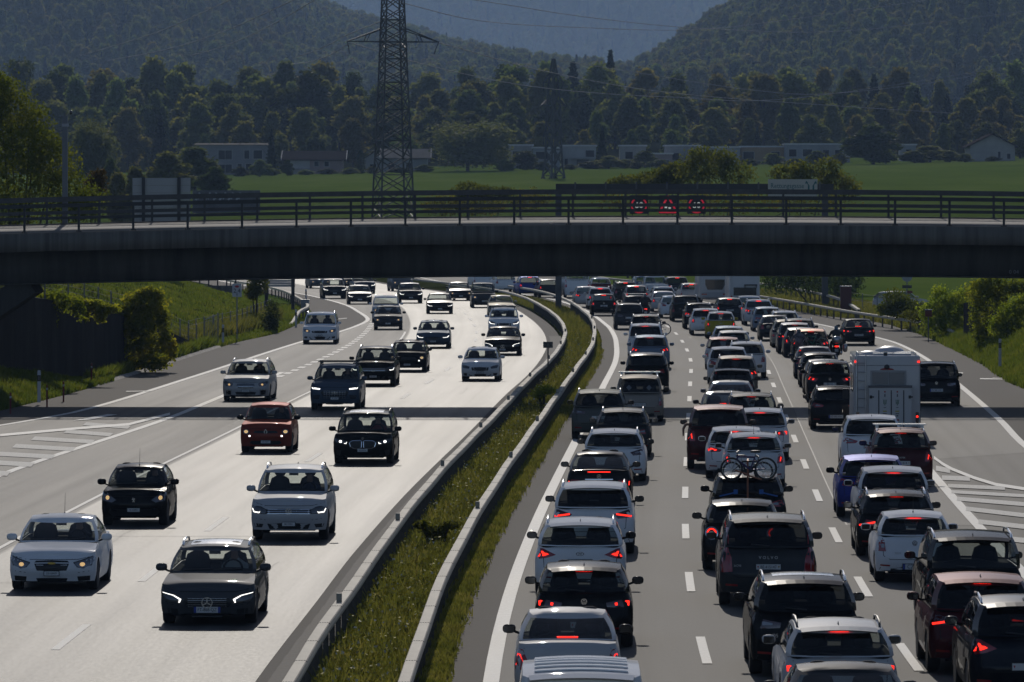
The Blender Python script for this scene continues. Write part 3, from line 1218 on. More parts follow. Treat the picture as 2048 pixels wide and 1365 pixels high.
    cuts = [0, .1, .2, .3, .4, .44, .52, .62, .72, .76, .86, .95, 1.0] if three else [0, .12, .24, .36, .48, .53, .64, .75, .86, .93, 1.0]
    types = ['S'] * 4 + ['B'] + ['S'] * 3 + (['B'] + ['S'] * 3 + ['C'] if three else ['S'] + ['C', 'C'])
    for c, t in zip(cuts, types + ['C']):
        per.append((sb0 + (sb1 - sb0) * c, yb, st0 + (st1 - st0) * c, yr, t))
    for i in range(6):
        s = (1 - i / 5) * .93
        per.append((xrb - rbow * (1 - s * s) + (.08 if sedan else .03), s * yb * .98, xrr - rbow2 * (1 - s * s), s * yr * .98, 'R'))
    vl = [0, .06, .28, .52, .76, .90, 1.0]
    nv = len(vl)
    GV = []
    for sg in (1, -1):
        for (bx, by, tx, ty, _) in per:
            z0, z1 = top(bx) + .004 + (.03 * (1 - (by / yb) ** 2)), zre(tx)
            for u in vl:
                bl = .035 * sin(pi * u)
                fx = .05 * sin(pi * u) * (1 if bx > 0 else -.5) * (1 - (by / yb) ** 4)
                yy = (by + (ty - by) * (u ** 1.15)) * 1.0
                GV.append((bx + (tx - bx) * u + fx, sg * (yy + bl * (by / yb)), z0 + (z1 - z0) * u))
    NP = len(per)
    groups = {}
    for s in (0, 1):
        o = s * NP * nv
        for i in range(NP - 1):
            ty = per[i][4]
            for k in range(nv - 1):
                q = (o + i * nv + k, o + i * nv + k + 1, o + (i + 1) * nv + k + 1, o + (i + 1) * nv + k)
                if s:
                    q = q[::-1]
                if ty in 'WSR' and 1 <= k < nv - 2:
                    key = ('windscreen',) if ty == 'W' else ('rear_window',) if ty == 'R' else ('side_window', s, sum(1 for p in per[:i] if p[4] == 'B'))
                elif ty == 'B' and 1 <= k < nv - 2:
                    key = ('pillar', s, i)
                else:
                    key = ('roof',)
                groups.setdefault(key, []).append(q)
    base = len(GV)
    for i in range(NP):
        A, B = GV[i * nv + nv - 1], GV[NP * nv + i * nv + nv - 1]
        for k in range(K + 1):
            t = k / K
            GV.append((A[0], A[1] + (B[1] - A[1]) * t, A[2] + .045 * (1 - (2 * t - 1) ** 2) * min(1, abs(A[1]) / (W * .25))))
    for i in range(NP - 1):
        for k in range(K):
            q = base + i * (K + 1) + k
            groups['roof',].append((q, q + 1, q + K + 2, q + K + 1)[::-1])
    parts = {}
    for key, fs in groups.items():
        used = sorted({i for f in fs for i in f})
        ix = {u: i for i, u in enumerate(used)}
        b2 = bmesh.new()
        bv = [b2.verts.new(GV[u]) for u in used]
        for f in fs:
            vs = []
            for i in f:
                if bv[ix[i]] not in vs:
                    vs.append(bv[ix[i]])
            if len(vs) > 2:
                try:
                    b2.faces.new(vs)
                except ValueError:
                    pass
        bmesh.ops.remove_doubles(b2, verts=b2.verts[:], dist=.0008)
        bmesh.ops.dissolve_degenerate(b2, dist=.0005, edges=b2.edges[:])
        parts[key] = b2
    # one surface to lay lamps, grilles and plates on
    AV, AF = [], []
    for b2 in [body] + list(parts.values()):
        b2.verts.index_update()
        o = len(AV)
        AV += [v.co.copy() for v in b2.verts]
        AF += [[v.index + o for v in f.verts] for f in b2.faces]
    bvh = BVHTree.FromPolygons(AV, AF)
    return dict(body=body, parts=parts, bvh=bvh, L=L, W=W, H=H, zb=zb, zh=zh, zr=zr, xc=xc, xrf=xrf, xrr=xrr, xrb=xrb, axf=axf, axr=axr, Rw=Rw,
                yb=yb, yr=yr, cl=cl, top=top, zre=zre, kind=kind, fr=fr, rr=rr)


def surf_x(g, sgn, y, z):
    for k in range(14):
        h = g['bvh'].ray_cast(Vector((sgn * (g['L'] / 2 + 1), y, z)), Vector((-sgn, 0, 0)))
        if h[0] is not None and h[3] < 1 + g['L'] * .6:
            return h[0].x, y
        y *= .975
    return sgn * g['L'] / 2, y


def patch(name, g, poly, sgn, m, parent, off=.006, depth=.02, cuts=2, label=None):
    """a panel cut to an outline (y, z) that follows the car's surface"""
    bm = bmesh.new()
    vs = [bm.verts.new((0, y, z)) for y, z in poly]
    f = bm.faces.new(vs)
    bmesh.ops.triangulate(bm, faces=[f])
    if cuts:
        bmesh.ops.subdivide_edges(bm, edges=bm.edges[:], cuts=cuts, use_grid_fill=True)
    for v in bm.verts:
        x, y = surf_x(g, sgn, v.co.y, v.co.z)
        v.co = Vector((x + sgn * off, y, v.co.z))
    be = [e for e in bm.edges if e.is_boundary]
    r = bmesh.ops.extrude_edge_only(bm, edges=be)
    for v in r['geom']:
        if isinstance(v, bmesh.types.BMVert):
            v.co.x -= sgn * depth
    bmesh.ops.recalc_face_normals(bm, faces=bm.faces[:])
    return obj(name, bmmesh(name, bm, [m], True, rad(40)), parent, label=label)


def ell(y, z, ry, rz, n=14):
    return [(y + ry * cos(2 * pi * k / n), z + rz * sin(2 * pi * k / n)) for k in range(n)]


def ring(name, g, y, z, r0, r1, sgn, m, parent, off=.012, n=20):
    v, f = [], []
    for k in range(n):
        a = 2 * pi * k / n
        for r in (r0, r1):
            yy, zz = y + r * cos(a), z + r * sin(a)
            x, yy = surf_x(g, sgn, yy, zz)
            v += [(x + sgn * off, yy, zz), (x - sgn * .01, yy, zz)]
    for k in range(n):
        a, b = 4 * k, 4 * ((k + 1) % n)
        f += [(a, a + 2, b + 2, b), (a, b, b + 1, a + 1), (a + 2, a + 3, b + 3, b + 2)]
    return obj(name, pymesh(name, v, f, [m]), parent)


def stripe(name, g, pts, w, sgn, m, parent, off=.005):
    """thin band along a line (y, z) on the surface"""
    v, f = [], []
    P2 = []
    for (a, b) in zip(pts, pts[1:]):
        n = max(1, int(math.hypot(b[0] - a[0], b[1] - a[1]) / .09))
        P2 += [(a[0] + (b[0] - a[0]) * k / n, a[1] + (b[1] - a[1]) * k / n) for k in range(n)]
    P2.append(pts[-1])
    for i, p in enumerate(P2):
        q0, q1 = P2[max(0, i - 1)], P2[min(len(P2) - 1, i + 1)]
        dy, dz = q1[0] - q0[0], q1[1] - q0[1]
        l = math.hypot(dy, dz) or 1
        for s in (-1, 1):
            y, z = p[0] - dz / l * w / 2 * s, p[1] + dy / l * w / 2 * s
            x, y = surf_x(g, sgn, y, z)
            v += [(x + sgn * off, y, z), (x - sgn * .01, y, z)]
    for i in range(len(P2) - 1):
        a, b = 4 * i, 4 * i + 4
        f += [(a, a + 2, b + 2, b), (a, b, b + 1, a + 1), (a + 2, a + 3, b + 3, b + 2)]
    return obj(name, pymesh(name, v, f, [m]), parent)


def sym(hf):
    return [(y, z) for y, z in hf] + [(-y, z) for y, z in reversed(hf) if y > 1e-6]


# front faces. y in half widths, z in bonnet-edge heights
FS = dict(
    sedan_a=dict(hl=[(.50, .82), (.58, .70), (.72, .665), (.90, .74), (.985, .93), (.92, .985), (.72, .90)], lamp=(.70, .77, .075, .07), warm=1, clear=1,
                 gr=[[(.0, .885), (.36, .87), (.40, .82), (0, .83)], [(0, .80), (.40, .79), (.34, .60), (0, .585)]], lo=[(0, .39), (.36, .385), (.33, .27), (0, .27)], fi=[(.58, .43), (.87, .45), (.86, .31), (.6, .30)], pz=.52),
    star=dict(hl=[(.54, .70), (.60, .60), (.88, .63), (.985, .83), (.95, .88), (.66, .78)], drl=[(.54, .71), (.57, .625), (.60, .615), (.585, .70), (.72, .80), (.94, .865), (.95, .885), (.70, .815)],
              gr=[[(0, .76), (.46, .74), (.52, .62), (.44, .50), (0, .48)]], mesh=1, lo=[(0, .36), (.5, .345), (.44, .24), (0, .24)], fi=[(.62, .45), (.93, .48), (.92, .27), (.60, .25)], pz=.43),
    lion=dict(hl=[(.52, .80), (.66, .72), (.93, .78), (.985, 1.0), (.9, 1.08), (.70, .93)], lamp=(.80, .87, .075, .08), warm=1, clear=1,
              gr=[], lo=[(0, .52), (.72, .54), (.78, .43), (.66, .32), (0, .31)], pz=.50),
    bar=dict(hl=[(.57, .80), (.60, .70), (.93, .72), (.985, .84), (.95, .90), (.72, .875)], drl=[(.74, .765), (.77, .715), (.92, .735), (.965, .83), (.945, .84), (.91, .76), (.78, .745)],
             gr=[[(0, .83), (.58, .82), (.60, .70), (0, .68)]], slats=3, lo=[(0, .47), (.56, .45), (.50, .31), (0, .31)], fi=[(.66, .44), (.92, .46), (.88, .36), (.70, .35)], pz=.44, clear=0),
    round_=dict(hl=ell(.76, .80, .13, .10), lamp=(.76, .80, .10, .075), warm=1, clear=1, gr=[[(0, .84), (.42, .83), (.48, .75), (0, .73)]], lo=[(0, .46), (.55, .46), (.62, .38), (.5, .32), (0, .31)],
                dots=(.62, .64), pz=.42),
    kidney=dict(hl=[(.50, .80), (.54, .70), (.86, .75), (.97, .87), (.90, .91), (.66, .86)], drl=[(.52, .78), (.545, .72), (.62, .73), (.615, .745), (.56, .74), (.54, .785)], lampw=(.74, .80, .05, .045),
                gr=[], kid=1, lo=[(0, .34), (.62, .33), (.54, .24), (0, .24)], fi=[(.72, .50), (.9, .52), (.88, .34), (.76, .3)], pz=.50),
    hex_=dict(hl=[(.60, .60), (.64, .44), (.84, .46), (.88, .58)], drlb=[(.58, .86), (.60, .81), (.90, .84), (.93, .90)], gr=[[(0, .80), (.50, .78), (.56, .70), (.40, .48), (0, .45)]], mesh=1,
              lo=[(0, .34), (.55, .32), (.48, .24), (0, .23)], pz=.47),
    cross=dict(hl=[(.54, .84), (.58, .72), (.84, .74), (.95, .90), (.9, .95), (.7, .90)], lamp=(.70, .80, .06, .06), warm=1, clear=1, gr=[[(0, .86), (.36, .85), (.38, .74), (.30, .62), (0, .60)]], slats=4,
               lo=[(0, .46), (.44, .44), (.40, .32), (0, .31)], fi=[(.62, .52), (.92, .54), (.9, .32), (.62, .30)], frm=1, pz=.50),
    generic=dict(hl=[(.54, .84), (.58, .72), (.88, .76), (.97, .90), (.92, .95), (.70, .90)], drl=[(.57, .80), (.60, .745), (.86, .78), (.95, .895), (.9, .90), (.84, .81), (.62, .77)],
                 gr=[[(0, .82), (.46, .80), (.42, .62), (0, .60)]], slats=2, lo=[(0, .42), (.58, .40), (.5, .27), (0, .27)], fi=[(.68, .46), (.9, .48), (.88, .33), (.7, .32)], pz=.50),
    generich=dict(hl=[(.54, .84), (.58, .70), (.88, .74), (.97, .90), (.92, .95), (.70, .90)], lamp=(.72, .81, .08, .06), warm=1, clear=1, gr=[[(0, .82), (.46, .80), (.42, .68), (0, .66)]], slats=1,
                  lo=[(0, .46), (.62, .44), (.5, .28), (0, .28)], fi=[(.7, .46), (.9, .48), (.88, .36), (.72, .35)], pz=.52),
)
# rear lamps. y in half widths, z in belt heights
RS = dict(
    tri=[(.66, .60), (.96, .60), (.985, .78), (.90, .97), (.82, .95)], slim=[(.46, .88), (.52, .82), (.97, .80), (.985, .95), (.80, .96)],
    block=[(.70, .74), (.96, .72), (.985, .96), (.74, .98)], ell_=[(.52, .86), (.70, .80), (.96, .76), (.985, 1.0), (.80, .99)],
    horiz=[(.44, .86), (.46, .78), (.97, .76), (.985, .92), (.9, .94)], square=[(.72, .70), (.96, .70), (.985, .93), (.76, .95)],
    tall=[(.80, .60), (.96, .58), (.985, 1.02), (.88, 1.06)], wing=[(.5, .90), (.60, .80), (.96, .84), (.99, .98), (.84, 1.0)], coupe=[(.58, .78), (.60, .58), (.96, .58), (.985, .80)])


def scaled(poly, k, cy=None, cz=None, dy=0, dz=0):
    my = sum(p[0] for p in poly) / len(poly) if cy is None else cy
    mz = sum(p[1] for p in poly) / len(poly) if cz is None else cz
    return [(my + dy + (y - my) * k, mz + dz + (z - mz) * k) for y, z in poly]


def badge(kind, g, y, z, r, sgn, parent):
    x, _ = surf_x(g, sgn, y, z)
    loc = Vector((x + sgn * .016, y, z))
    rot = (rad(90), 0, rad(90) * sgn)
    q = MB()

    def rg(r0, r1, n=18):
        for k in range(n):
            a, b = 2 * pi * k / n, 2 * pi * (k + 1) / n
            q.quad([(r0 * cos(a), r0 * sin(a), 0), (r1 * cos(a), r1 * sin(a), 0), (r1 * cos(b), r1 * sin(b), 0), (r0 * cos(b), r0 * sin(b), 0)])

    def ln(a, b, w=.12):
        a, b = Vector(a) * r, Vector(b) * r
        d = (b - a).normalized() * w * r
        n = Vector((-d.y, d.x))
        q.quad([(*(a - n * .5), 0), (*(b - n * .5), 0), (*(b + n * .5), 0), (*(a + n * .5), 0)])
    if kind == 'star':
        rg(r * .86, r)
        for k in range(3):
            a = pi / 2 + k * 2 * pi / 3
            ln((0, 0), (.9 * cos(a), .9 * sin(a)), .2)
    elif kind == 'vw':
        rg(r * .87, r)
        for a, b in (((-.38, .78), (-.0, .12)), ((.38, .78), (.0, .12)), ((-.72, .35), (-.32, -.78)), ((-.32, -.78), (0, -.05)), ((0, -.05), (.32, -.78)), ((.32, -.78), (.72, .35))):
            ln(a, b, .17)
    elif kind == 'roundel':
        rg(r * .8, r)
        ln((-.8, 0), (.8, 0), .1)
        ln((0, -.8), (0, .8), .1)
    elif kind == 'oval':
        for k in range(18):
            a, b = 2 * pi * k / 18, 2 * pi * (k + 1) / 18
            q.quad([(1.5 * r * c_ * cos(t), r * c_ * .7 * sin(t), 0) for c_, t in ((.85, a), (1, a), (1, b), (.85, b))])
        for a, b in (((-.5, -.4), (-.35, .4)), ((.35, -.4), (.5, .4)), ((-.42, .0), (.42, .05))):
            ln(a, b, .16)
    elif kind == 'diamond':
        for a, b in (((0, 1), (.62, 0)), ((.62, 0), (0, -1)), ((0, -1), (-.62, 0)), ((-.62, 0), (0, 1))):
            ln(a, b, .24)
    elif kind == 'bowtie':
        q.quad([(-1.5 * r, -.2 * r, 0), (-.4 * r, -.4 * r, 0), (.4 * r, -.4 * r, 0), (1.5 * r, -.2 * r, 0), (1.4 * r, .25 * r, 0), (.4 * r, .4 * r, 0), (-.4 * r, .4 * r, 0), (-1.4 * r, .25 * r, 0)])
    elif kind == 'lion':
        for a, b in (((-.3, -.9), (-.1, -.2)), ((.35, -.9), (.1, -.2)), ((-.1, -.3), (0, .55)), ((0, .55), (-.4, .8)), ((0, .4), (.5, .5)), ((0, .15), (.5, .05)), ((-.1, .1), (-.55, .3))):
            ln(a, b, .26)
    else:
        rg(r * .55, r)
    me = q.mesh('badge', [mat('badge_gold', (.42, .3, .08), .3, .8) if kind == 'bowtie' else m_chrome])
    return obj('badge', me, parent, loc=loc, rot=rot)


NCAR = 0
CARS = []


def plate(g, sgn, z, text, parent, w=.30, h=.09, country='ch'):
    x, _ = surf_x(g, sgn, .0, z)
    x2, _ = surf_x(g, sgn, 0., z + h / 2)
    x = max(x, x2) if sgn > 0 else min(x, x2)
    q = MB()
    q.box((-.008, -w / 2 - .012, -h / 2 - .012), (.002, w / 2 + .012, h / 2 + .012), 1)
    q.box((.002, -w / 2, -h / 2), (.008, w / 2, h / 2), 0)
    if country == 'eu':
        q.box((.008, -w / 2, -h / 2), (.0095, -w / 2 + .045, h / 2), 2)
    if country == 'fr':
        q.box((.008, -w / 2, -h / 2), (.0095, -w / 2 + .045, h / 2), 2)
        q.box((.008, w / 2 - .045, -h / 2), (.0095, w / 2, h / 2), 2)
    if country == 'ch' and sgn < 0:
        for s, mi in ((-1, 3), (1, 4)):
            q.quad([(.0085, s * (w / 2 - .035) - .018, .02), (.0085, s * (w / 2 - .035), -.026), (.0085, s * (w / 2 - .035) + .018, .02)], mi)
    p = obj('licence_plate', q.mesh('licence_plate', [m_plate, m_black, m_platey, m_shield_r, m_shield_y]), parent, loc=(x + sgn * .008, 0, z), rot=(0, 0, 0 if sgn > 0 else pi))
    if text:
        n = len(text)
        t = textmesh(text, m_ptxt, 1.0)
        k = min(h * .95, w * .78 / (.56 * n))
        obj('lettering', t, p, loc=(.0105, 0, 0), rot=(rad(90), 0, rad(90)), scale=(k, k * 1.15, 1))
    return p


def car(kind, L, W, H, col, X, D, yaw, label, facing, front='generic', rear='block', brake=1, third=1, rails=0, bars=0, fin=1, whip=0, text='', country='ch', bdg=None, script=None, pz=None,
        privacy=0, roofcol=None, smoke=0, hood=None, belt=None, driver=None, who='', wiper=1, name=None, group=None, pano=0, sun_visor=0, mirrorcol=None, tail=None, drlon=1, trimchrome=0, platew=None, seam=1, refl=1, extra=None, cover=None):
    """one car. facing +1: drives towards the camera, -1: away from it. (X, D) is the middle of its near end"""
    g = shell(kind, L, W, H, hood, belt)
    far = D > 225
    vfar = D > 345
    fw = Vector((sin(yaw), cos(yaw), 0))
    ctr = Vector((X, D, ZP(D))) + fw * (L / 2)
    fwd = fw * -facing
    root = empty(name or {'sed': 'sedan', 'cou': 'coupe', 'hat': 'hatchback', 'wag': 'estate_car', 'suv': 'sport_utility_car', 'mpv': 'people_carrier', 'van': 'delivery_van'}[kind],
                 ctr, math.atan2(fwd.y, fwd.x), label=label, cat='van' if kind == 'van' else 'car',
                 group=group or ('cars driving towards the viewer' if facing > 0 else 'vehicles queueing on the right carriageway'))
    pm = PAINTS[col]
    body = obj('body', bmmesh('body', g['body'], [pm, m_int], True, rad(38)), root)
    gd = g_dark if privacy else g_side
    for key, b2 in g['parts'].items():
        nm = key[0]
        mm = {'windscreen': g_front, 'rear_window': g_dark if privacy else g_clear if facing > 0 else g_mid, 'side_window': gd if (key[-1] and privacy) else g_side, 'pillar': m_trim}.get(nm)
        if nm == 'roof':
            mm = PAINTS[roofcol] if roofcol else pm
        obj(nm, bmmesh(nm, b2, [mm], True, rad(38)), root)
    W2, zh, zb = W / 2, g['zh'], g['zb']
    q = MB()
    q.box((g['rr'] + .22, -(W2 - .3), g['cl'] + .0), (g['fr'] - .3, W2 - .3, zb * .72))
    q.box((g['axr'] + .42, -(W2 - .1), g['cl'] + .03), (g['axf'] - .42, W2 - .1, g['cl'] + .1))
    q.build('underbody', m_under, root)
    tm, rm = wheel_meshes(g['Rw'])
    for xa in (g['axf'], g['axr']):
        for s in (-1, 1):
            w_ = obj('wheel', tm, root, loc=(xa, s * (W2 - .125), g['Rw']))
            if not vfar:
                obj('rim', rm, w_)
    mm = mirror_mesh(PAINTS[mirrorcol] if mirrorcol else pm)
    for s in (-1, 1):
        mo = obj('wing_mirror', mm, root, loc=(g['xc'] - .42, s * (W2 + .09), zb + .085))
        if not far:
            obj('mirror_glass', MIRG, mo, loc=(-.078, 0, 0))
            a_ = MB()
            a_.bar((g['xc'] - .38, s * (W2 - .07), zb + .01), (g['xc'] - .41, s * (W2 + .03), zb + .05), .06, .04)
            a_.build('mirror_arm', m_black, root)
    if not vfar:
        for s in (-1, 1):
            st = obj('seat', SEATB, root, loc=(g['xc'] - 1.22, s * .36, zb + .0), rot=(0, rad(-14), 0))
            obj('headrest', HEADR, st, loc=(0, 0, .44))
        if not far:
            st = obj('rear_bench', BENCH, root, loc=(max(g['xc'] - 2.05, g['xrr'] + .18), 0, zb - .17), rot=(0, rad(-16), 0))
            for y in (-.4, .4):
                obj('headrest', HEADR, st, loc=(0, y, .37), scale=(.8, .9, .8))
            if facing > 0:
                obj('steering_wheel', STEER, root, loc=(g['xc'] - .62, .36, zb + .04))
                obj('rear_view_mirror', MIRG, root, loc=(g['xrf'] + .02, 0, H - .19), scale=(1.5, 1.3, .7))
    if driver is not None:
        pw = root.matrix_basis @ Vector((g['xc'] - 1.06, .36, zb + .02))
        obj('person', DRIVERS[driver], None, loc=pw, rot=(0, 0, root.rotation_euler.z), label='person at the wheel of the ' + who, cat='person', group='people in the cars')

    def Y(poly, zs): return [(y * W2, z * zs) for y, z in poly]
    zt = lambda x, y=0: g['zre'](x) + .045 * (1 - (y / g['yr']) ** 2)
    if rails:
        for s in (-1, 1):
            r_ = MB()
            y = s * (g['yr'] - .03)
            x0, x1 = g['xrf'] - .25, g['xrr'] + .22
            hh = .05 if rails == 1 else .075
            pts = [(x0, y, zt(x0, y) + .0), (x0 - .12, y, zt(x0, y) + hh), ((x0 + x1) / 2, y, zt((x0 + x1) / 2, y) + hh), (x1 + .12, y, zt(x1, y) + hh), (x1, y, zt(x1, y))]
            r_.tube(pts, .019, 6)
            r_.build('roof_rail', m_chrome if rails != 3 else m_black, root, True)
    if bars:
        for xo in (.25, .62) if bars < 3 else (.3,):
            x = g['xrf'] + (g['xrr'] - g['xrf']) * xo
            r_ = MB()
            z = zt(x) + .09
            r_.bar((x, -g['yr'] - .06, z), (x, g['yr'] + .06, z), .07, .035, up=(0, 0, 1))
            for s in (-1, 1):
                r_.bar((x, s * g['yr'] * .93, z - .1), (x, s * g['yr'] * .93, z), .07, .06)
            r_.build('roof_bar', m_alu if bars != 2 else m_black, root)
    if fin and not vfar:
        obj('roof_antenna', FIN, root, loc=(g['xrr'] + .32, 0, zt(g['xrr'] + .32) - .012))
    if whip:
        xw = g['xrr'] + .3 if whip == 1 else g['xrf'] - .12
        obj('whip_antenna', WHIP, root, loc=(xw, 0, zt(xw) - .005))
    if pano:
        q = MB()
        xs = np.linspace(g['xrf'] - .16, g['xrr'] + .7, 7)
        ys = np.linspace(-.72, .72, 7) * g['yr']
        for i in range(6):
            for j in range(6):
                q.quad([(a, b, zt(a, b) + .004) for a, b in ((xs[i], ys[j]), (xs[i + 1], ys[j]), (xs[i + 1], ys[j + 1]), (xs[i], ys[j + 1]))][::-1])
        q.build('sunroof', m_trim, root, True)
    if facing > 0:
        S = FS[front]
        for s in (-1, 1):
            hp = [(s * y, z) for y, z in Y(S['hl'], zh)]
            h_ = patch('headlight', g, hp, 1, m_lensc if S.get('clear') else m_lens, root)
            if not far:
                stripe('headlight_gap', g, hp + [hp[0]], .014, 1, m_under, h_, .009)
            if S.get('lamp'):
                y, z, ry, rz = S['lamp']
                patch('lamp', g, ell(s * y * W2, z * zh, ry * W2 * .78, rz * zh * .78), 1, m_hal if S.get('warm') else m_drl, h_, .012, .01, 0)
            if S.get('lampw') and drlon:
                y, z, ry, rz = S['lampw']
                patch('lamp', g, ell(s * y * W2, z * zh, ry * W2, rz * zh), 1, m_drl, h_, .012, .01, 0)
            for k_ in ('drl', 'drlb'):
                if S.get(k_) and drlon:
                    dp = [(s * y, z) for y, z in Y(S[k_], zh)]
                    patch('daytime_lamp', g, dp, 1, m_drl, h_ if k_ == 'drl' else root, .014, .01, 1)
            if S.get('fi') and not vfar:
                fi = patch('bumper_intake', g, [(s * y, z) for y, z in Y(S['fi'], zh)], 1, m_black, root, .004)
                if S.get('frm'):
                    pp = [(s * y, z) for y, z in Y(S['fi'], zh)]
                    stripe('intake_frame', g, pp + [pp[0]], .025, 1, m_alu, root, .012)
            if S.get('dots'):
                y, z = S['dots']
                patch('daytime_lamp', g, ell(s * y * W2, z * zh, .035, .03, 8), 1, m_drl, root, .01, .01, 0)
        for gp in S['gr']:
            gr = patch('grille', g, Y(sym(gp), zh), 1, m_black, root, .004)
            ya, yb_ = max(p[0] for p in gp) * W2, min(p[1] for p in gp) * zh
            zt_ = max(p[1] for p in gp) * zh
            for k in range(S.get('slats', 0)):
                z = yb_ + (zt_ - yb_) * (k + .5) / S['slats']
                stripe('slat', g, [(-ya * .93, z), (ya * .93, z)], .014, 1, m_chrome if front in ('bar', 'cross') else m_trim, gr, .012)
            if S.get('mesh') and not far:
                for k in range(5):
                    z = yb_ + (zt_ - yb_) * (k + .5) / 5
                    stripe('slat', g, [(-ya * .78, z), (ya * .78, z)], .006, 1, m_alu, gr, .009)
                for k in range(9):
                    y = -ya * .75 + ya * 1.5 * k / 8
                    stripe('slat', g, [(y, yb_ + .02), (y, zt_ - .02)], .006, 1, m_alu, gr, .008)
        if S.get('kid'):
            for s in (-1, 1):
                kp = [(s * y * W2, z * zh) for y, z in ((.03, .80), (.06, .835), (.34, .83), (.44, .76), (.40, .62), (.30, .565), (.10, .56), (.04, .60))]
                gr = patch('grille', g, kp, 1, m_black, root, .006)
                stripe('grille_frame', g, kp + [kp[0]], .022, 1, m_chrome, gr, .016)
        lo = patch('lower_intake', g, Y(sym(S['lo']), zh), 1, m_black, root, .004)
        if bdg:
            bz_, br = {'bowtie': (.80, .055), 'star': (.62, .105), 'lion': (.80, .07), 'vw': (.76, .075), 'diamond': (.79, .08), 'roundel': (.90, .035), 'oval': (.70, .06)}.get(bdg, (.78, .05))
            badge(bdg, g, 0, bz_ * zh, br, 1, root)
        plate(g, 1, S['pz'] * zh, text, root, .30 if country == 'ch' else .5, .085 if country == 'ch' else .11, country)
        if cover:
            patch('bumper_cladding', g, Y(sym([(0, .36), (.95, .36), (.97, .22), (0, .20)]), zh), 1, m_black, root, .003)
        if not far:
            stripe('bonnet_gap', g, [(-.93 * W2, zh * .99), (-.6 * W2, zh * .905), (0, zh * .90), (.6 * W2, zh * .905), (.93 * W2, zh * .99)], .01, 1, m_under, root, .003)
            stripe('bumper_gap', g, [(-.97 * W2, zh * .60), (-.6 * W2, zh * .545)], .009, 1, m_under, root, .003)
            stripe('bumper_gap', g, [(.6 * W2, zh * .545), (.97 * W2, zh * .60)], .009, 1, m_under, root, .003)
            for (ya, yb_) in ((-.62, .02), (.02, .62)):
                pts = [(ya * W2, zb + .05), (yb_ * W2, zb + .075)]
                stripe('wiper', g, pts, .02, 1, m_black, root, .02)
    else:
        lp = RS[rear] if rear in RS else None
        lm = m_redd if smoke else m_red
        for s in (-1, 1):
            if rear == 'round':
                y, z = s * .76 * W2, .84 * zb
                t_ = patch('tail_light', g, ell(y, z, .11, .11), -1, m_trim, root)
                ring('bezel', g, y, z, .115, .14, -1, m_chrome, t_)
                if brake:
                    ring('brake_lamp', g, y, z, .075, .105, -1, m_brake, t_, .018)
                continue
            if rear == 'volvo':
                t_ = patch('tail_light', g, [(s * y * W2, z * zb) for y, z in ((.72, .62), (.95, .60), (.97, .93), (.88, .98), (.84, 1.36), (.79, 1.36), (.80, .98), (.74, .86))], -1, m_red, root, .008)
                continue
            pl = [(s * y * W2, z * zb) for y, z in lp]
            t_ = patch('tail_light', g, pl, -1, lm, root)
            if brake:
                if brake == 2:      # slim light bars
                    c = scaled(pl, .8)
                    stripe('brake_lamp', g, [c[0], c[2]], .035, -1, m_brake, t_, .014)
                else:
                    patch('brake_lamp', g, scaled(pl, .55, dy=s * .03), -1, m_brake, t_, .012, .01, 0)
            elif not far:
                patch('reversing_lamp', g, scaled(pl, .35, dy=-s * .05), -1, m_lensc, t_, .01, .01, 0)
        if smoke == 2:
            stripe('light_strip', g, [(-.5 * W2, .87 * zb), (.5 * W2, .87 * zb)], .05, -1, m_redd, root, .008)
        sedan = kind in ('sed', 'cou')
        if third:
            if sedan:
                z3 = zb + .10 if kind == 'sed' else zb + .0
                xx, _ = surf_x(g, -1, 0, z3)
                q = MB()
                q.box((-.02, -.17, -.014), (.02, .17, .014))
                if kind == 'cou':
                    stripe('high_brake_light', g, [(-.3, g['zr'] - .02), (.3, g['zr'] - .02)], .022, -1, m_brake, root, .012)
                else:
                    q.build('high_brake_light', m_brake, root, loc=(xx + .03, 0, z3))
            else:
                stripe('high_brake_light', g, [(-.15, H - .105), (.15, H - .105)], .03, -1, m_brake, root, .03)
        if not sedan and not vfar:
            q = MB()
            xs = g['xrr']
            for i in range(8):
                a, b = -.9 + 1.8 * i / 8, -.9 + 1.8 * (i + 1) / 8
                A = lambda t: (xs - .07 * (1 - t * t) + .06, t * g['yr'], zt(xs, t * g['yr']) + .012)
                Bq = lambda t: (xs - .20 + .05 * t * t, t * g['yr'] * .97, zt(xs, t * g['yr']) - .035)
                q.quad([A(a), A(b), Bq(b), Bq(a)])
                q.quad([Bq(a), Bq(b), (Bq(b)[0] + .1, Bq(b)[1], Bq(b)[2] - .03), (Bq(a)[0] + .1, Bq(a)[1], Bq(a)[2] - .03)])
            q.build('roof_spoiler', PAINTS[roofcol] if roofcol else pm, root, True)
        pz = pz if pz else (.70 if kind in ('suv', 'hat', 'wag', 'mpv', 'van') else .62)
        if not vfar or D < 400:
            plate(g, -1, pz * zb, text, root, platew or (.5 if country != 'ch' else .48), .11, country)
        patch('bumper_insert', g, Y(sym([(0, .36), (.86, .35), (.9, .25), (0, .235)]), zb), -1, m_black, root, .004)
        if not far and refl:
            for s in (-1, 1):
                patch('reflector', g, [(s * y * W2, z * zb) for y, z in ((.62, .40), (.86, .41), (.86, .375), (.62, .365))], -1, m_red, root, .008)
        if not far and wiper and not sedan:
            stripe('wiper', g, [(-.02, zb + .07), (.34, zb + .1)], .022, -1, m_black, root, .022)
        if not far and seam:
            pts = [(-.80 * W2, zb * .98), (-.78 * W2, zb * .60), (-.62 * W2, zb * .52), (.62 * W2, zb * .52), (.78 * W2, zb * .60), (.80 * W2, zb * .98)]
            stripe('tailgate_gap', g, pts, .012, -1, m_under, root, .003)
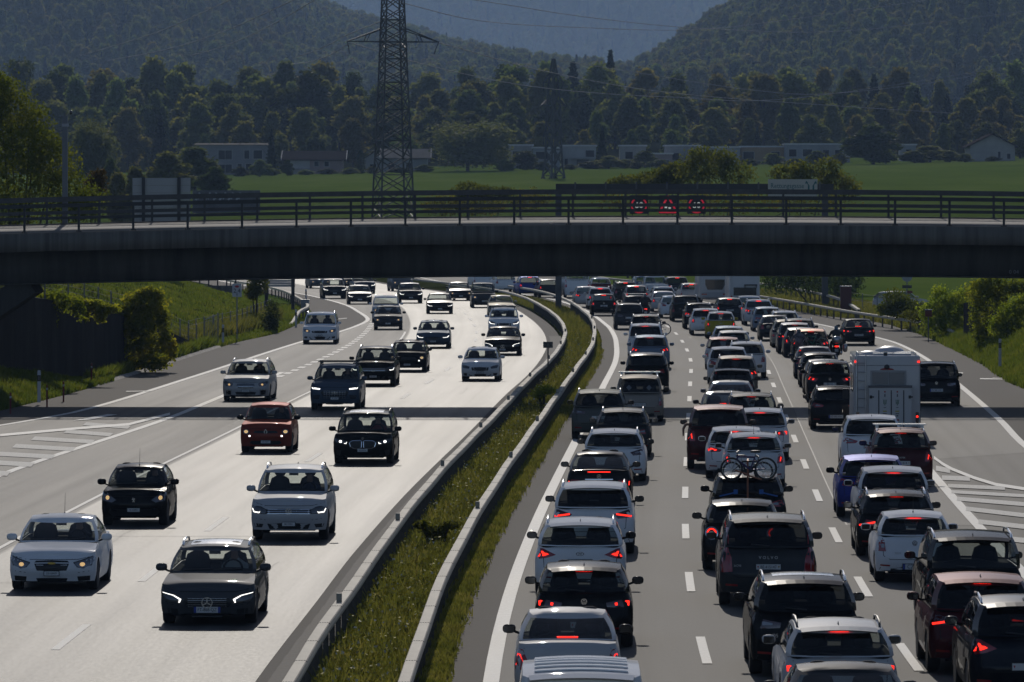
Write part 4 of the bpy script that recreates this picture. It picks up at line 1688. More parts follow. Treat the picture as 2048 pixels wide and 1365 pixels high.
        if not far:
            for s in (-1, 1):
                stripe('door_handle', g, [(0, 0), (0, .001)], .01, -1, m_black, root) if False else None
        if bdg:
            badge(bdg, g, 0, .88 * zb if pz < .8 else .95 * zb, .055, -1, root)
        if script:
            for (tx, yy, zz, hh) in script:
                x, _ = surf_x(g, -1, yy * W2, zz * zb)
                obj('lettering', textmesh(tx, m_alu, 1.0), root, loc=(x - .012, yy * W2, zz * zb), rot=(rad(90), 0, rad(-90)), scale=(hh, hh, 1))
        if trimchrome:
            stripe('chrome_strip', g, [(-.42 * W2, .80 * zb), (.42 * W2, .80 * zb)], .025, -1, m_chrome, root, .014)
    if extra:
        extra(root, g)
    CARS.append((label, X, D, L, W, facing))
    return root, g

# ------------------------------------------------------------------ traffic
def yaw_r(d): return math.atan2(Cc(d + 3) - Cc(d - 3), 6)
def yaw_l(d): return math.atan2(LR(d + 3) - LR(d - 3), 6)


KT['pick'] = (.60, .53, .88, 1.2, 1.2, 1.95, 2.0, 1.86, .26, .37, .2)


def QR(px, top, kind, L, W, H, col, label, **kw):
    d = (EYE - H) * FPX / (top - HYP) - 2.2 + kw.pop('dd', 0)
    x = (px - CXP) / FPX * d
    return car(kind, L, W, H, col, x, d, kw.pop('yaw', yaw_r(d + 2)), label, -1, **kw)


def QL(px, y, kind, L, W, H, col, label, **kw):
    d = 92276. / (y - HYP) - .75
    x = (px - CXP) / FPX * d
    return car(kind, L, W, H, col, x, d, kw.pop('yaw', yaw_l(d + 2)), label, 1, **kw)


# --- bicycles
def bicycle(name_label, frame_m, r, wb, loc, rotz, tilt=0., group='bicycles carried on cars'):
    root = empty('bicycle', loc, rotz, label=name_label, cat='bicycle', group=group)
    root.rotation_euler = (tilt, 0, rotz)
    t = MB()
    n = 22
    for k in range(n):
        a, b = 2 * pi * k / n, 2 * pi * (k + 1) / n
        t.bar((r * cos(a), 0, r * sin(a)), (r * cos(b), 0, r * sin(b)), .045, .045, up=(0, 1, 0))
    tm = t.mesh('tyre', [m_tyre], True)
    s = MB()
    for k in range(12):
        a = 2 * pi * k / 12
        s.bar((0, .02 * (-1) ** k, 0), (r * .93 * cos(a), 0, r * .93 * sin(a)), .006, .006, up=(0, 1, 0))
    for k in range(n):
        a, b = 2 * pi * k / n, 2 * pi * (k + 1) / n
        q = r * .92
        s.bar((q * cos(a), 0, q * sin(a)), (q * cos(b), 0, q * sin(b)), .02, .018, up=(0, 1, 0))
    s.lathe([(.03, -.04), (.03, .04)], 8, axis='y')
    sm = s.mesh('spokes', [m_alu])
    for x in (-wb / 2, wb / 2):
        w = obj('wheel', tm, root, loc=(x, 0, r))
        obj('spokes', sm, w)
    f = MB()
    bb = (-.05 * wb, 0, r * .92)
    seat = (-.18 * wb, 0, r * 2.1)
    hd = (.32 * wb, 0, r * 2.15)
    hl = (.35 * wb, 0, r * 1.85)
    for a, b, w in ((bb, seat, .035), (seat, hd, .04), (bb, hl, .045), (hd, hl, .045)):
        f.tube([a, b], w / 2 + .004, 6)
    for y in (-.05, .05):
        f.tube([(-wb / 2, y, r), (bb[0], y * .6, bb[2])], .011, 5)
        f.tube([(-wb / 2, y, r), (seat[0], y * .3, seat[2] - .04)], .01, 5)
    f.build('frame', frame_m, root, True)
    f = MB()
    for y in (-.05, .05):
        f.tube([(wb / 2, y, r), (.36 * wb, y, r * 1.8)], .015, 5)
    f.build('fork', m_alu, root, True)
    f = MB()
    f.tube([hd, (hd[0] + .02, 0, hd[2] + .1)], .014, 6)
    f.tube([(hd[0] - .05, -.28, hd[2] + .13), (hd[0] + .02, -.1, hd[2] + .1), (hd[0] + .02, .1, hd[2] + .1), (hd[0] - .05, .28, hd[2] + .13)], .013, 6)
    f.build('handlebar', m_black, root, True)
    f = MB()
    f.tube([seat, (seat[0] - .02, 0, seat[2] + .1)], .013, 6)
    f.build('seat_post', m_alu, root, True)
    obj('saddle', rounded('saddle', (.26, .13, .06), m_black), root, loc=(seat[0] - .02, 0, seat[2] + .13))
    f = MB()
    f.lathe([(.085, -.06), (.085, -.05)], 14, axis='y', at=bb)
    f.bar((bb[0], -.07, bb[2]), (bb[0] + .1, -.07, bb[2] - .13), .025, .015)
    f.bar((bb[0], .07, bb[2]), (bb[0] - .1, .07, bb[2] + .13), .025, .015)
    f.box((bb[0] + .06, -.15, bb[2] - .14), (bb[0] + .14, -.08, bb[2] - .12))
    f.box((bb[0] - .14, .08, bb[2] + .12), (bb[0] - .06, .15, bb[2] + .14))
    f.build('crank', m_black, root)
    return root


m_purple = mat('bike_frame_violet', (.05, .03, .12), .3, .3, coat=.6)
m_bikeg = mat('bike_frame_green', (.02, .16, .1), .3, .2, coat=.6)
m_biked = mat('bike_frame_dark', (.02, .02, .025), .3, .3, coat=.6)
m_rust = mat('rack_mast_copper', (.28, .1, .05), .5, .3)
m_strap = mat('strap_blue', (.02, .12, .4), .7)


def rack_x1(root, g):
    mw = root.matrix_basis
    c = mw @ Vector((g['rr'] - .3, 0, 0))
    q = MB()
    xo = g['rr'] - .25
    q.tube([(xo, .02, .55), (xo, .02, 1.98)], .022, 7)
    q.bar((xo - .28, .02, 1.93), (xo + .05, .02, 1.96), .04)
    q.bar((xo - .2, -.02, 1.6), (xo - .2, .32, 1.72), .03)
    q.bar((xo - .2, .04, 1.6), (xo - .2, -.3, 1.5), .03)
    rk = obj('bike_rack', q.mesh('bike_rack', [m_rust]), None, loc=mw.translation, rot=(0, 0, root.rotation_euler.z), label='copper coloured mast of the bicycle rack behind the black car', cat='bike rack')
    q = MB()
    for s in (-1, 1):
        q.bar((g['rr'] - .02, s * .28, 1.18), (g['rr'] - .06, s * .68, 1.09), .03)
        q.box((g['rr'] - .08, s * .3 - .05, 1.14), (g['rr'] + .02, s * .3 + .05, 1.24))
    obj('strap', q.mesh('strap', [m_strap]), rk)
    z = root.rotation_euler.z
    a = mw @ Vector((g['rr'] - .28, .0, 1.50))
    bicycle('small violet framed bicycle with silver fork, nearer one on the tall rack', m_purple, .245, .80, a, z + pi / 2 + .05)
    b = mw @ Vector((g['rr'] - .03, .02, 1.46))
    bicycle('small dark bicycle partly hidden behind the violet one on the tall rack', m_biked, .21, .74, b, z - pi / 2 - .05)


def bike_at(label, m, dx, z):
    def fn(root, g):
        mw = root.matrix_basis
        p = mw @ Vector((g['rr'] - .22, dx, z))
        bicycle(label, m, .31, .98, p, root.rotation_euler.z + pi / 2)
        q = MB()
        for s in (-.25, .25):
            q.bar((g['rr'] + .05, s + dx * .5, z + .35), (g['rr'] - .32, s + dx * .5, z + .35), .035)
            q.bar((g['rr'] - .3, s + dx * .5, z + .35), (g['rr'] - .3, s + dx * .5, z + .8), .03)
        q.build('carrier', m_black, root)
    return fn


def sticker(tx, y, z, w, h, m=None):
    def fn(root, g):
        x, _ = surf_x(g, -1, y * g['W'] / 2, z * g['zb'])
        q = MB()
        n = 18
        q.v += [(0, w * cos(2 * pi * k / n), h * sin(2 * pi * k / n)) for k in range(n)]
        q.f.append(tuple(range(n)))
        q.m.append(0)
        q.tube([(0.002, w * cos(2 * pi * k / n), h * sin(2 * pi * k / n)) for k in range(n + 1)], .006, 4, 1)
        o = q.build('oval_sticker', [m_plate, m_ptxt], root, loc=(x - .012, y * g['W'] / 2, z * g['zb']))
        obj('lettering', textmesh(tx, m_ptxt, 1.0), o, loc=(-.004, 0, 0), rot=(rad(90), 0, rad(-90)), scale=(h * 1.2, h * 1.2, 1))
    return fn


def both(*fs):
    def fn(root, g):
        for f in fs:
            f(root, g)
    return fn


def arm_out(root, g):
    p = root.matrix_basis @ Vector((g['xc'] - .8, g['W'] / 2 + .0, g['zb'] - .02))
    me = skin_mesh('person', [(0, -.3, .02, .055), (0, .02, .06, .05), (.02, .1, -.08, .042), (.05, .1, -.2, .034), (.06, .1, -.26, .03), (.08, .1, -.31, .014), (.05, .11, -.32, .014), (.1, .1, -.27, .012)],
                   [(0, 1), (1, 2), (2, 3), (3, 4), (4, 5), (4, 6), (4, 7)], [m_skin], 1)
    obj('person', me, None, loc=p, rot=(0, 0, root.rotation_euler.z), label='bare arm resting out of the window of the tall maroon off-roader', cat='person')


def diamonds(root, g):
    for s in (-1, 1):
        z = g['zb'] + .22
        patch('window_sticker', g, [(s * .36 + a, z + b) for a, b in ((.1, 0), (0, .1), (-.1, 0), (0, -.1))], -1, mat('sticker_grey', (.14, .15, .16), .6), root, .012, .004, 1)


def rear_logo(root, g):
    for (y, m, w) in ((.0, m_platey, .03), (-.16, mat('logo_orange', (.5, .12, .02), .5), .035)):
        patch('logo', g, [(y - w, .86 * g['zb'] - w), (y + w, .86 * g['zb'] - w), (y + w, .86 * g['zb'] + w), (y - w, .86 * g['zb'] + w)], -1, m, root, .01, .004, 0)


def roof_rack_box(root, g):
    q = MB()
    z = g['zre'](0) + .17
    x0, x1 = g['xrf'] - .1, g['xrr'] + .2
    for s in (-.7, -.25, .25, .7):
        q.bar((x0, s * g['yr'] * 1.25, z), (x1, s * g['yr'] * 1.25, z), .04)
    for t in (.05, .5, .95):
        x = x0 + (x1 - x0) * t
        q.bar((x, -g['yr'] * 1.25, z - .04), (x, g['yr'] * 1.25, z - .04), .05)
        for s in (-1, 1):
            q.bar((x, s * g['yr'] * .9, z - .17), (x, s * g['yr'] * .9, z - .02), .05)
    q.build('roof_rack', m_black, root)


def ribs(root, g):
    for k in range(6):
        x = g['xrf'] + (g['xrr'] - g['xrf']) * (.12 + .15 * k)
        q = MB()
        ys = np.linspace(-.8, .8, 9) * g['yr']
        for a, b in zip(ys, ys[1:]):
            za, zb_ = [g['zre'](x) + .045 * (1 - (t / g['yr']) ** 2) + .012 for t in (a, b)]
            q.bar((x, a, za), (x, b, zb_), .16, .02)
        q.build('roof_rib', PAINTS['white'], root)


# --- towards the viewer
QL(103, 1180, 'sed', 4.6, 1.79, 1.48, 'white', 'white saloon with warm headlights and split black grille, frontmost at the far left', front='sedan_a', bdg='bowtie', text='ZG·128479', whip=1, fin=0, driver=0, who='white saloon with split black grille')
QL(414, 1247, 'wag', 4.7, 1.81, 1.46, 'slate', 'dark grey estate with open sunroof and star badge, nearest oncoming car', front='star', bdg='star', text='FT-868-QZ', country='fr', pano=1, rails=2, fin=0, driver=1, who='dark grey estate with sunroof', belt=.635, hood=.49)
QL(267, 1050, 'hat', 3.43, 1.63, 1.47, 'black', 'small black hatchback with big clear headlights behind the white saloon', front='lion', bdg='lion', text='BE·424890', whip=2, fin=0, hood=.55, driver=0, who='small black hatchback with clear headlights')
QL(577, 1080, 'suv', 4.43, 1.81, 1.69, 'silver', 'silver compact off-roader with chrome roof rails and slatted grille', front='bar', bdg='vw', text='BE·73951', rails=2, hood=.55, driver=2, who='silver off-roader with roof rails')
QL(531, 905, 'hat', 3.6, 1.64, 1.55, 'coral', 'small coral red hatchback with round headlights', front='round_', bdg='diamond', text='BE·108837', fin=0, mirrorcol='black', hood=.55, driver=0, who='small coral red hatchback')
QL(725, 928, 'mpv', 4.38, 1.82, 1.57, 'black', 'black tall car with large twin kidney grille', front='kidney', bdg='roundel', text='BE·509790', rails=3, hood=.56, pano=1, driver=3, who='black car with kidney grille')
QL(669, 820, 'suv', 4.77, 1.89, 1.70, 'bluegrey', 'blue-grey large off-roader with black roof bars under the bridge shadow', front='hex_', bdg='oval', text='BL·107008', bars=2, rails=3, driver=0, who='blue-grey off-roader with roof bars')
QL(491, 802, 'wag', 4.84, 1.87, 1.60, 'silver', 'silver cross-country estate with framed fog lights on the slip lane', front='cross', text='BE·613310', rails=2, hood=.52, driver=0, who='silver cross-country estate', mirrorcol='silver', cover=1)
QL(746, 772, 'suv', 4.48, 1.85, 1.66, 'black', 'black off-roader with slatted chrome grille behind the one with roof bars', front='bar', rails=2, bdg='oval', text='BE·7421')
QL(814, 744, 'hat', 4.25, 1.78, 1.44, 'black', 'black flat-roofed small car with one glowing ring headlight', front='round_', fin=0, text='BE·55102', hood=.58)
QL(960, 762, 'hat', 3.97, 1.68, 1.46, 'white', 'white small hatchback with black bumper intake next to the median', front='generic', drlon=0, text='SO·3411', whip=1, fin=0, driver=0, who='white hatchback next to the median')
QL(1005, 711, 'sed', 4.8, 1.86, 1.46, 'black', 'black saloon with white daytime lights close to the median rail', front='star', bdg='star', text='BE·12', hood=.5)
QL(866, 697, 'hat', 4.37, 1.81, 1.48, 'bluegrey', 'blue-grey hatchback with hooked daytime lights in the middle of the curve', front='generic', text='AG·22')
QL(639, 688, 'mpv', 4.85, 1.90, 1.72, 'white', 'white people carrier driving on the slip lane', front='generich', rails=2, text='BE·8', hood=.52)
QL(1008, 672, 'suv', 4.5, 1.84, 1.62, 'white', 'white off-roader with a dark roof rack behind the black saloon', front='generic', extra=roof_rack_box, fin=0)
QL(1003, 634, 'sed', 4.6, 1.8, 1.45, 'champ', 'champagne saloon hidden behind the white one with a roof rack', front='generic', drlon=0)
QL(968, 616, 'mpv', 4.4, 1.80, 1.82, 'dgrey', 'dark tall boxy car with orange headlight near the curved median rail', front='generich', fin=0)
QL(922, 602, 'sed', 4.6, 1.80, 1.46, 'blackb', 'blackish saloon with an orange headlight ahead of the boxy car', front='generich')
QL(880, 628, 'sed', 4.7, 1.83, 1.43, 'blackb', 'blackish low saloon with four bright headlight rings alone in the middle lane', front='generic')
QL(822, 607, 'suv', 4.4, 1.82, 1.55, 'blackb', 'blackish car with white headlights in front of a taller dark van', front='generic')
QL(806, 583, 'van', 4.6, 1.85, 1.85, 'grey', 'dark grey van half hidden below the bridge with an orange headlight', front='generich')
QL(720, 609, 'hat', 4.5, 1.82, 1.45, 'blackb', 'blackish low car with small bright lamps beside the dark saloon', front='generic')
QL(730, 588, 'suv', 4.5, 1.84, 1.6, 'navy', 'navy off-roader partly below the bridge edge', front='generic')
QL(670, 598, 'suv', 4.7, 1.9, 1.6, 'blackb', 'blackish wide car leading the far left lane with several bright lamps', front='generic')
QL(776, 660, 'hat', 4.2, 1.76, 1.47, 'dgrey', 'dark grey hatchback with yellow headlights in front of a white tall car', front='generich', text='BE·1')
QL(772, 645, 'suv', 4.5, 1.84, 1.70, 'pearl', 'pale tall car tucked behind the dark grey hatchback', front='generich', rails=2)
QL(641, 577, 'wag', 4.6, 1.8, 1.46, 'grey', 'grey car cut by the bridge at the far left bend', front='generich')
QL(708, 577, 'hat', 4.3, 1.78, 1.46, 'dgrey', 'dark car farthest back, only its lower half below the bridge', front='generich')

# --- queue, left lane
QR(1163, 1308, 'van', 4.4, 1.80, 1.85, 'white', 'white small van with ribbed roof at the bottom edge', rear='tall', fin=0, whip=0, extra=ribs, third=0, seam=0, dd=-.6)
QR(1135, 1212, 'sed', 4.5, 1.73, 1.43, 'silver', 'silver saloon with triangular tail lights in front of the white van', rear='tri', text='LX CY 206', country='eu', fin=0, pz=.62, driver=0, who='silver saloon with triangular tail lights', mirrorcol='black')
QR(1168, 1118, 'hat', 4.28, 1.79, 1.48, 'black', 'black hatchback with small paired red lamps ahead of the silver saloon', rear='horiz', smoke=1, bdg='vw', text='', driver=2, who='black hatchback ahead of the silver saloon', pz=.45)
QR(1160, 1032, 'wag', 4.8, 1.88, 1.50, 'white', 'white estate with roof rails and plate 655201', rear='ell_', rails=2, third=0, text='BE·655201', driver=0, who='white estate with plate 655201', bdg='oval', mirrorcol='black')
QR(1186, 960, 'suv', 4.7, 1.89, 1.60, 'white', 'white sloping off-roader with slim wide tail lights and plate 54425', rear='wing', brake=2, third=0, rails=2, text='SZ·54425', privacy=1, smoke=1, fin=0, pz=.74, mirrorcol='black')
QR(1198, 900, 'cou', 4.45, 1.73, 1.40, 'black', 'black coupe with a dotted red brake strip and sun on its rear glass', rear='coupe', text='BE·848596', bdg='star', fin=0, trimchrome=1, pz=.70)
QR(1228, 855, 'wag', 4.69, 1.83, 1.47, 'white', 'white estate with a small orange square logo on its tailgate', rear='wing', brake=0, third=0, rails=2, smoke=1, script=[('BKW', -.28, .86, .05)], extra=rear_logo, mirrorcol='black', pz=.5)
QR(1245, 814, 'wag', 4.57, 1.79, 1.50, 'dgrey', 'charcoal estate with whip antenna ahead of the logo estate', rear='horiz', brake=0, third=0, rails=2, fin=0, whip=1, bdg='roundel', pz=.6)
QR(1198, 777, 'suv', 4.7, 1.88, 1.65, 'green', 'grey-green off-roader standing over the edge line beside the median', rear='slim', brake=0, third=0, rails=2, smoke=1, bars=0, text='BE·6', privacy=1)
QR(1278, 748, 'mpv', 4.5, 1.75, 1.68, 'greige', 'beige people carrier with roof bars and two grey diamonds in its rear window', rear='tall', brake=0, third=0, bars=1, rails=1, fin=0, text='BE·621742', extra=diamonds, privacy=1, pz=.62)
QR(1293, 704, 'suv', 4.6, 1.85, 1.62, 'black', 'black off-roader just ahead of the beige people carrier', rear='horiz', brake=0, third=0, rails=2, privacy=1)
QR(1300, 669, 'suv', 4.5, 1.85, 1.60, 'lblue', 'pale blue off-roader with angled red tail lights and lit third light', rear='wing', rails=2, privacy=1)
QR(1291, 646, 'mpv', 4.6, 1.82, 1.75, 'white', 'white people carrier with high vertical lamps and chrome roof rails', rear='tall', rails=2, privacy=1, fin=0)
QR(1292, 628, 'suv', 4.6, 1.85, 1.65, 'dgrey', 'charcoal off-roader with a bicycle on its tail', rear='tall', rails=1, extra=bike_at('bicycle strapped to the tail of the charcoal off-roader', m_biked, -.55, .55), privacy=1)
QR(1259, 606, 'suv', 4.6, 1.85, 1.60, 'dgrey', 'charcoal off-roader without brake lights at the start of the bend', rear='horiz', brake=0, third=0, rails=1, smoke=1, privacy=1)
QR(1272, 590, 'wag', 4.6, 1.80, 1.50, 'black', 'black estate with a roof carrier beside a motorcyclist', rear='slim', brake=0, third=0, bars=1, rails=1, privacy=1)
QR(1208, 587, 'hat', 4.2, 1.75, 1.50, 'black', 'black hatchback braking where the edge line ends', rear='block', bdg='ring', text='BE·3')
QR(1201, 574, 'suv', 4.5, 1.80, 1.60, 'pearl', 'pale off-roader with black rear screen behind the braking black hatchback', rear='block', rails=2, privacy=1)
QR(1174, 573, 'suv', 4.3, 1.78, 1.55, 'silver', 'silver crossover peeking out beside the guard rail end', rear='wing', third=0, dd=2)
QR(1155, 533, 'van', 5.4, 2.05, 2.50, 'white', 'large white panel van next to the gantry post', rear='tall', third=0, fin=0)
QR(1203, 555, 'hat', 4.3, 1.78, 1.50, 'wine', 'wine red hatchback with pale roof just right of the white panel van', rear='block', brake=0, third=0, roofcol='pearl')
QR(1100, 558, 'hat', 4.3, 1.78, 1.50, 'blackb', 'blackish hatchback left of the gantry post', rear='block', third=0, yaw=-.10)
QR(1061, 552, 'suv', 4.5, 1.85, 1.65, 'blue', 'bright blue off-roader with brake lights on near the bridge edge', rear='block', yaw=-.11, text='BE·5')
QR(1012, 546, 'suv', 4.5, 1.85, 1.65, 'white', 'white off-roader left of the bright blue one', rear='block', brake=0, third=0, yaw=-.12)
QR(968, 536, 'van', 4.7, 1.85, 1.95, 'white', 'white van last in the visible bend of the queue', rear='tall', brake=0, third=0, fin=0, yaw=-.13, dd=6)
QR(1252, 563, 'suv', 4.6, 1.85, 1.65, 'black', 'black off-roader with white roof rails behind the pale one in the far bend', rear='block', brake=0, rails=2, privacy=1)
QR(1274, 567, 'hat', 4.2, 1.78, 1.5, 'blackb', 'blackish hatchback with red lamps right of the far black off-roader', rear='block', dd=-8)
QR(1292, 551, 'suv', 4.5, 1.84, 1.65, 'lblue', 'pale blue off-roader half cut by the bridge', rear='block', brake=0, third=0)
QR(1316, 551, 'pick', 5.2, 1.9, 1.8, 'pearl', 'pale pickup truck with a dark load bed under the bridge edge', rear='tall', brake=0, third=0, name='pickup_truck', fin=0, wiper=0)
QR(1356, 553, 'suv', 4.7, 1.9, 1.70, 'dgrey', 'charcoal off-roader with one wide red lamp right of the pickup', rear='horiz', privacy=1)
# --- middle lane
QR(1329, 582, 'sed', 4.7, 1.82, 1.45, 'silver', 'silver saloon with sun on its rear window in the far middle lane', rear='block', third=0)
QR(1328, 573, 'wag', 4.6, 1.8, 1.50, 'pearl', 'pale estate directly ahead of the silver sunlit saloon', rear='block', rails=2, brake=0, third=0, privacy=1, dd=1)
QR(1347, 591, 'hat', 4.3, 1.80, 1.50, 'white', 'white crossover hidden behind a black people carrier', rear='wing', brake=0, third=0, dd=1)
QR(1372, 590, 'mpv', 4.7, 1.85, 1.70, 'black', 'black people carrier with chrome roof edge', rear='tall', brake=0, third=0, rails=2, privacy=1)
QR(1398, 605, 'suv', 4.5, 1.83, 1.60, 'black', 'black off-roader behind the black people carrier', rear='wing', rails=1, third=0, privacy=1)
QR(1412, 616, 'suv', 4.5, 1.82, 1.56, 'white', 'white crossover directly behind a black off-roader', rear='block', privacy=1)
QR(1442, 622, 'hat', 4.0, 1.72, 1.55, 'yellow', 'mustard yellow hatchback with pale roof', rear='square', roofcol='pearl', fin=0, bdg='roundel', cover=1)
QR(1384, 566, 'wag', 4.6, 1.80, 1.50, 'silver', 'silver estate left of the white caravan', rear='tall')
QR(1460, 595, 'wag', 4.8, 1.86, 1.48, 'blackb', 'blackish long estate below the two campers', rear='block', text='AG·2', privacy=1)
QR(1500, 591, 'hat', 4.3, 1.80, 1.5, 'pearl', 'pale car of which only the roof shows before the camper van', rear='block', brake=0, third=0)
QR(1518, 597, 'suv', 4.6, 1.85, 1.65, 'pearl', 'pale off-roader with lit brake lamp below the camper van', rear='wing', rails=2, privacy=1, dd=-2)
QR(1535, 613, 'hat', 4.3, 1.80, 1.48, 'lblue', 'light blue hatchback in the third lane of the queue', rear='horiz', third=0, brake=0)
QR(1551, 630, 'sed', 4.7, 1.82, 1.43, 'blackb', 'black saloon with a blinding sun spot on its rear window', rear='block', brake=0, third=0)
QR(1570, 621, 'wag', 4.6, 1.80, 1.48, 'white', 'white estate ahead of the saloon with the sun spot', rear='block', brake=0, third=0, rails=1)
QR(1577, 632, 'wag', 4.6, 1.80, 1.50, 'champ', 'champagne estate with one bright red lamp', rear='tall', rails=2, third=0, dd=-8)
QR(1599, 637, 'suv', 4.5, 1.82, 1.60, 'dgrey', 'charcoal off-roader with pale roof rails ahead of the blue one', rear='slim', rails=2, privacy=1, dd=1)
QR(1590, 646, 'suv', 4.4, 1.80, 1.60, 'navy', 'dark blue off-roader in the third lane', rear='slim', privacy=1, dd=2)
QR(1603, 654, 'hat', 4.3, 1.80, 1.50, 'blackb', 'blackish hatchback ahead of the copper-roofed car', rear='block', third=0)
QR(1622, 657, 'suv', 4.5, 1.83, 1.62, 'black', 'black off-roader with copper roof and a bicycle on its tail', rear='wing', roofcol='tan', rails=2, extra=bike_at('green bicycle on the tail of the copper-roofed car', m_bikeg, -.05, .62), privacy=1)
QR(1718, 637, 'sed', 4.7, 1.82, 1.44, 'black', 'black saloon alone on the merging lane with brake lights on', rear='horiz', text='BE·202171', fin=0)
QR(1629, 692, 'sed', 4.5, 1.80, 1.42, 'navy', 'dark blue saloon behind the two motorcyclists', rear='block', brake=0, third=0)
QR(1640, 703, 'hat', 4.3, 1.78, 1.48, 'black', 'black hatchback with one red lamp behind the dark blue saloon', rear='tall', third=0)
QR(1650, 718, 'hat', 4.2, 1.75, 1.45, 'blackb', 'blackish car squeezed ahead of a black off-roader', rear='block', brake=0, third=0, dd=.6)
QR(1660, 719, 'suv', 4.5, 1.84, 1.65, 'black', 'black off-roader with curved red lamp left of the big camper', rear='wing', bdg='vw', text='BE·55', dd=-.3, driver=None)
QR(1672, 770, 'hat', 4.4, 1.80, 1.50, 'black', 'black hatchback with chrome trim and a foreign plate left of the camper', rear='slim', brake=0, third=0, text='LÖ WE 1414', country='eu', privacy=1, rails=1, pz=.48, platew=.5)
QR(1873, 722, 'mpv', 4.85, 1.90, 1.72, 'black', 'black people carrier on the merging lane right of the camper', rear='horiz', brake=0, third=0, rails=1, smoke=1, bdg='vw', text='MM BB 1134', country='eu', privacy=1, pz=.62)
QR(1745, 827, 'suv', 4.55, 1.84, 1.68, 'white', 'white off-roader right behind the big camper', rear='slim', brake=0, third=0, smoke=0, privacy=1, mirrorcol='black')
QR(1803, 853, 'suv', 4.34, 1.80, 1.63, 'maroon', 'maroon off-roader with silver roof bars and an oval sticker', rear='square', rails=1, bars=1, text='BE·51614', script=[('DUSTER', 0, .80, .06)], extra=sticker('CH', .55, .62, .085, .055), pz=.66)
QR(1745, 906, 'suv', 4.36, 1.80, 1.56, 'rblue', 'royal blue crossover with boomerang lamps', rear='wing', brake=0, third=0, privacy=0, pz=.5, mirrorcol='black')
QR(1788, 929, 'suv', 4.5, 1.83, 1.60, 'pearl', 'pale off-roader with bent orange-red lamps ahead of the black estate', rear='tall', rails=0, privacy=1)
QR(1795, 976, 'wag', 4.75, 1.84, 1.46, 'black', 'black estate with segmented red lamps in the third lane', rear='horiz', brake=2, rails=2, privacy=1)
QR(1830, 1016, 'hat', 3.97, 1.68, 1.46, 'white', 'white small hatchback with square lamps in the third lane', rear='square', brake=0, third=1, bdg='vw', text='CZ 204', country='eu', script=[('POLO', .42, .66, .05)], pz=.36, driver=0, who='white hatchback with square lamps', fin=0, whip=1)
QR(1950, 1058, 'mpv', 4.85, 1.90, 1.72, 'black', 'black people carrier with silver roof rails and see-through rear window', rear='horiz', brake=0, third=0, rails=2, smoke=1, driver=0, who='black people carrier with silver roof rails', text='BE·2')
QR(1968, 1140, 'suv', 4.5, 1.87, 1.65, 'wine', 'wine red off-roader with slanted glowing lamp', rear='slim', brake=2, smoke=1, text='', bdg='oval', privacy=1, rails=0, pz=.48)
QR(2055, 1185, 'suv', 4.53, 1.84, 1.68, 'blackb', 'black off-roader cut by the right picture edge with silver roof rail', rear='ell_', rails=2, text='', privacy=1, third=0, pz=.6)
QR(1702, 1322, 'sed', 4.7, 1.85, 1.44, 'dgrey', 'dark low saloon at the bottom edge with a sun star on its roof', rear='slim', brake=0, third=0, fin=0, pz=.6)
QR(1682, 1232, 'wag', 4.71, 1.83, 1.46, 'silver', 'silver estate with black roof rails and L-shaped lamps', rear='horiz', rails=3, bdg='roundel', text='', privacy=0, driver=0, who='silver estate with L-shaped lamps', pz=.5)
QR(1612, 1142, 'suv', 4.66, 1.89, 1.66, 'black', 'black off-roader with chrome roof rails and smoked lamps', rear='horiz', brake=0, third=0, rails=2, smoke=1, script=[('Q5', .55, .66, .085)], privacy=1, pz=.45, pano=1)
QR(1537, 1024, 'suv', 4.95, 1.96, 1.77, 'dgrey', 'dark grey large off-roader with tall lamps and plate 415147', rear='volvo', brake=0, third=0, rails=2, text='BE·415147', privacy=1, script=[('V O L V O', 0, .86, .085), ('XC90', .62, .72, .06)], pz=.70)
QR(1485, 993, 'hat', 3.9, 1.75, 1.51, 'black', 'black small car with glowing ring lamps', rear='round', third=0, fin=1, pz=.4, text='', privacy=0)
QR(1497, 940, 'suv', 4.45, 1.82, 1.60, 'black', 'black off-roader carrying bicycles on a tall rear rack', rear='slim', brake=0, third=0, smoke=0, extra=rack_x1, script=[('X1', -.5, .80, .07)], privacy=1, pz=.5)
QR(1508, 862, 'hat', 4.2, 1.77, 1.50, 'pearl', 'pale hatchback with wine red tailgate seen above the bicycles', rear='square', text='', whip=1, fin=0, rails=1)
QR(1473, 852, 'hat', 4.35, 1.80, 1.46, 'white', 'white hatchback left of the pale one with the red tailgate', rear='slim', dd=.6, privacy=0)
QR(1437, 807, 'suv', 4.7, 1.90, 1.88, 'maroon', 'tall maroon off-roader with an oval country sticker', rear='square', third=0, fin=0, extra=both(sticker('CH', -.05, .78, .085, .055), arm_out), privacy=1, dd=-.4, pz=.5)
QR(1520, 816, 'suv', 4.45, 1.82, 1.60, 'white', 'white off-roader with L-shaped red lamp beside the tall maroon one', rear='horiz', rails=2, privacy=1, dd=1)
QR(1503, 783, 'suv', 4.4, 1.80, 1.65, 'dgrey', 'dark boxy off-roader with pale roof rails and clear rear window', rear='tall', rails=2, privacy=0)
QR(1450, 781, 'sed', 4.6, 1.80, 1.44, 'grey', 'grey saloon with a sun flash in its rear window', rear='block', brake=0)
QR(1462, 760, 'sed', 4.6, 1.80, 1.44, 'silver', 'silver saloon ahead of the sun-flash saloon', rear='block', brake=0, third=0)
QR(1464, 736, 'hat', 4.3, 1.80, 1.48, 'black', 'black hatchback with shark fin ahead of the silver saloon', rear='slim', brake=0, third=0, privacy=1)
QR(1472, 710, 'suv', 4.5, 1.82, 1.60, 'greige', 'beige-grey off-roader with lit third brake light and roof rails', rear='wing', rails=2, privacy=1)
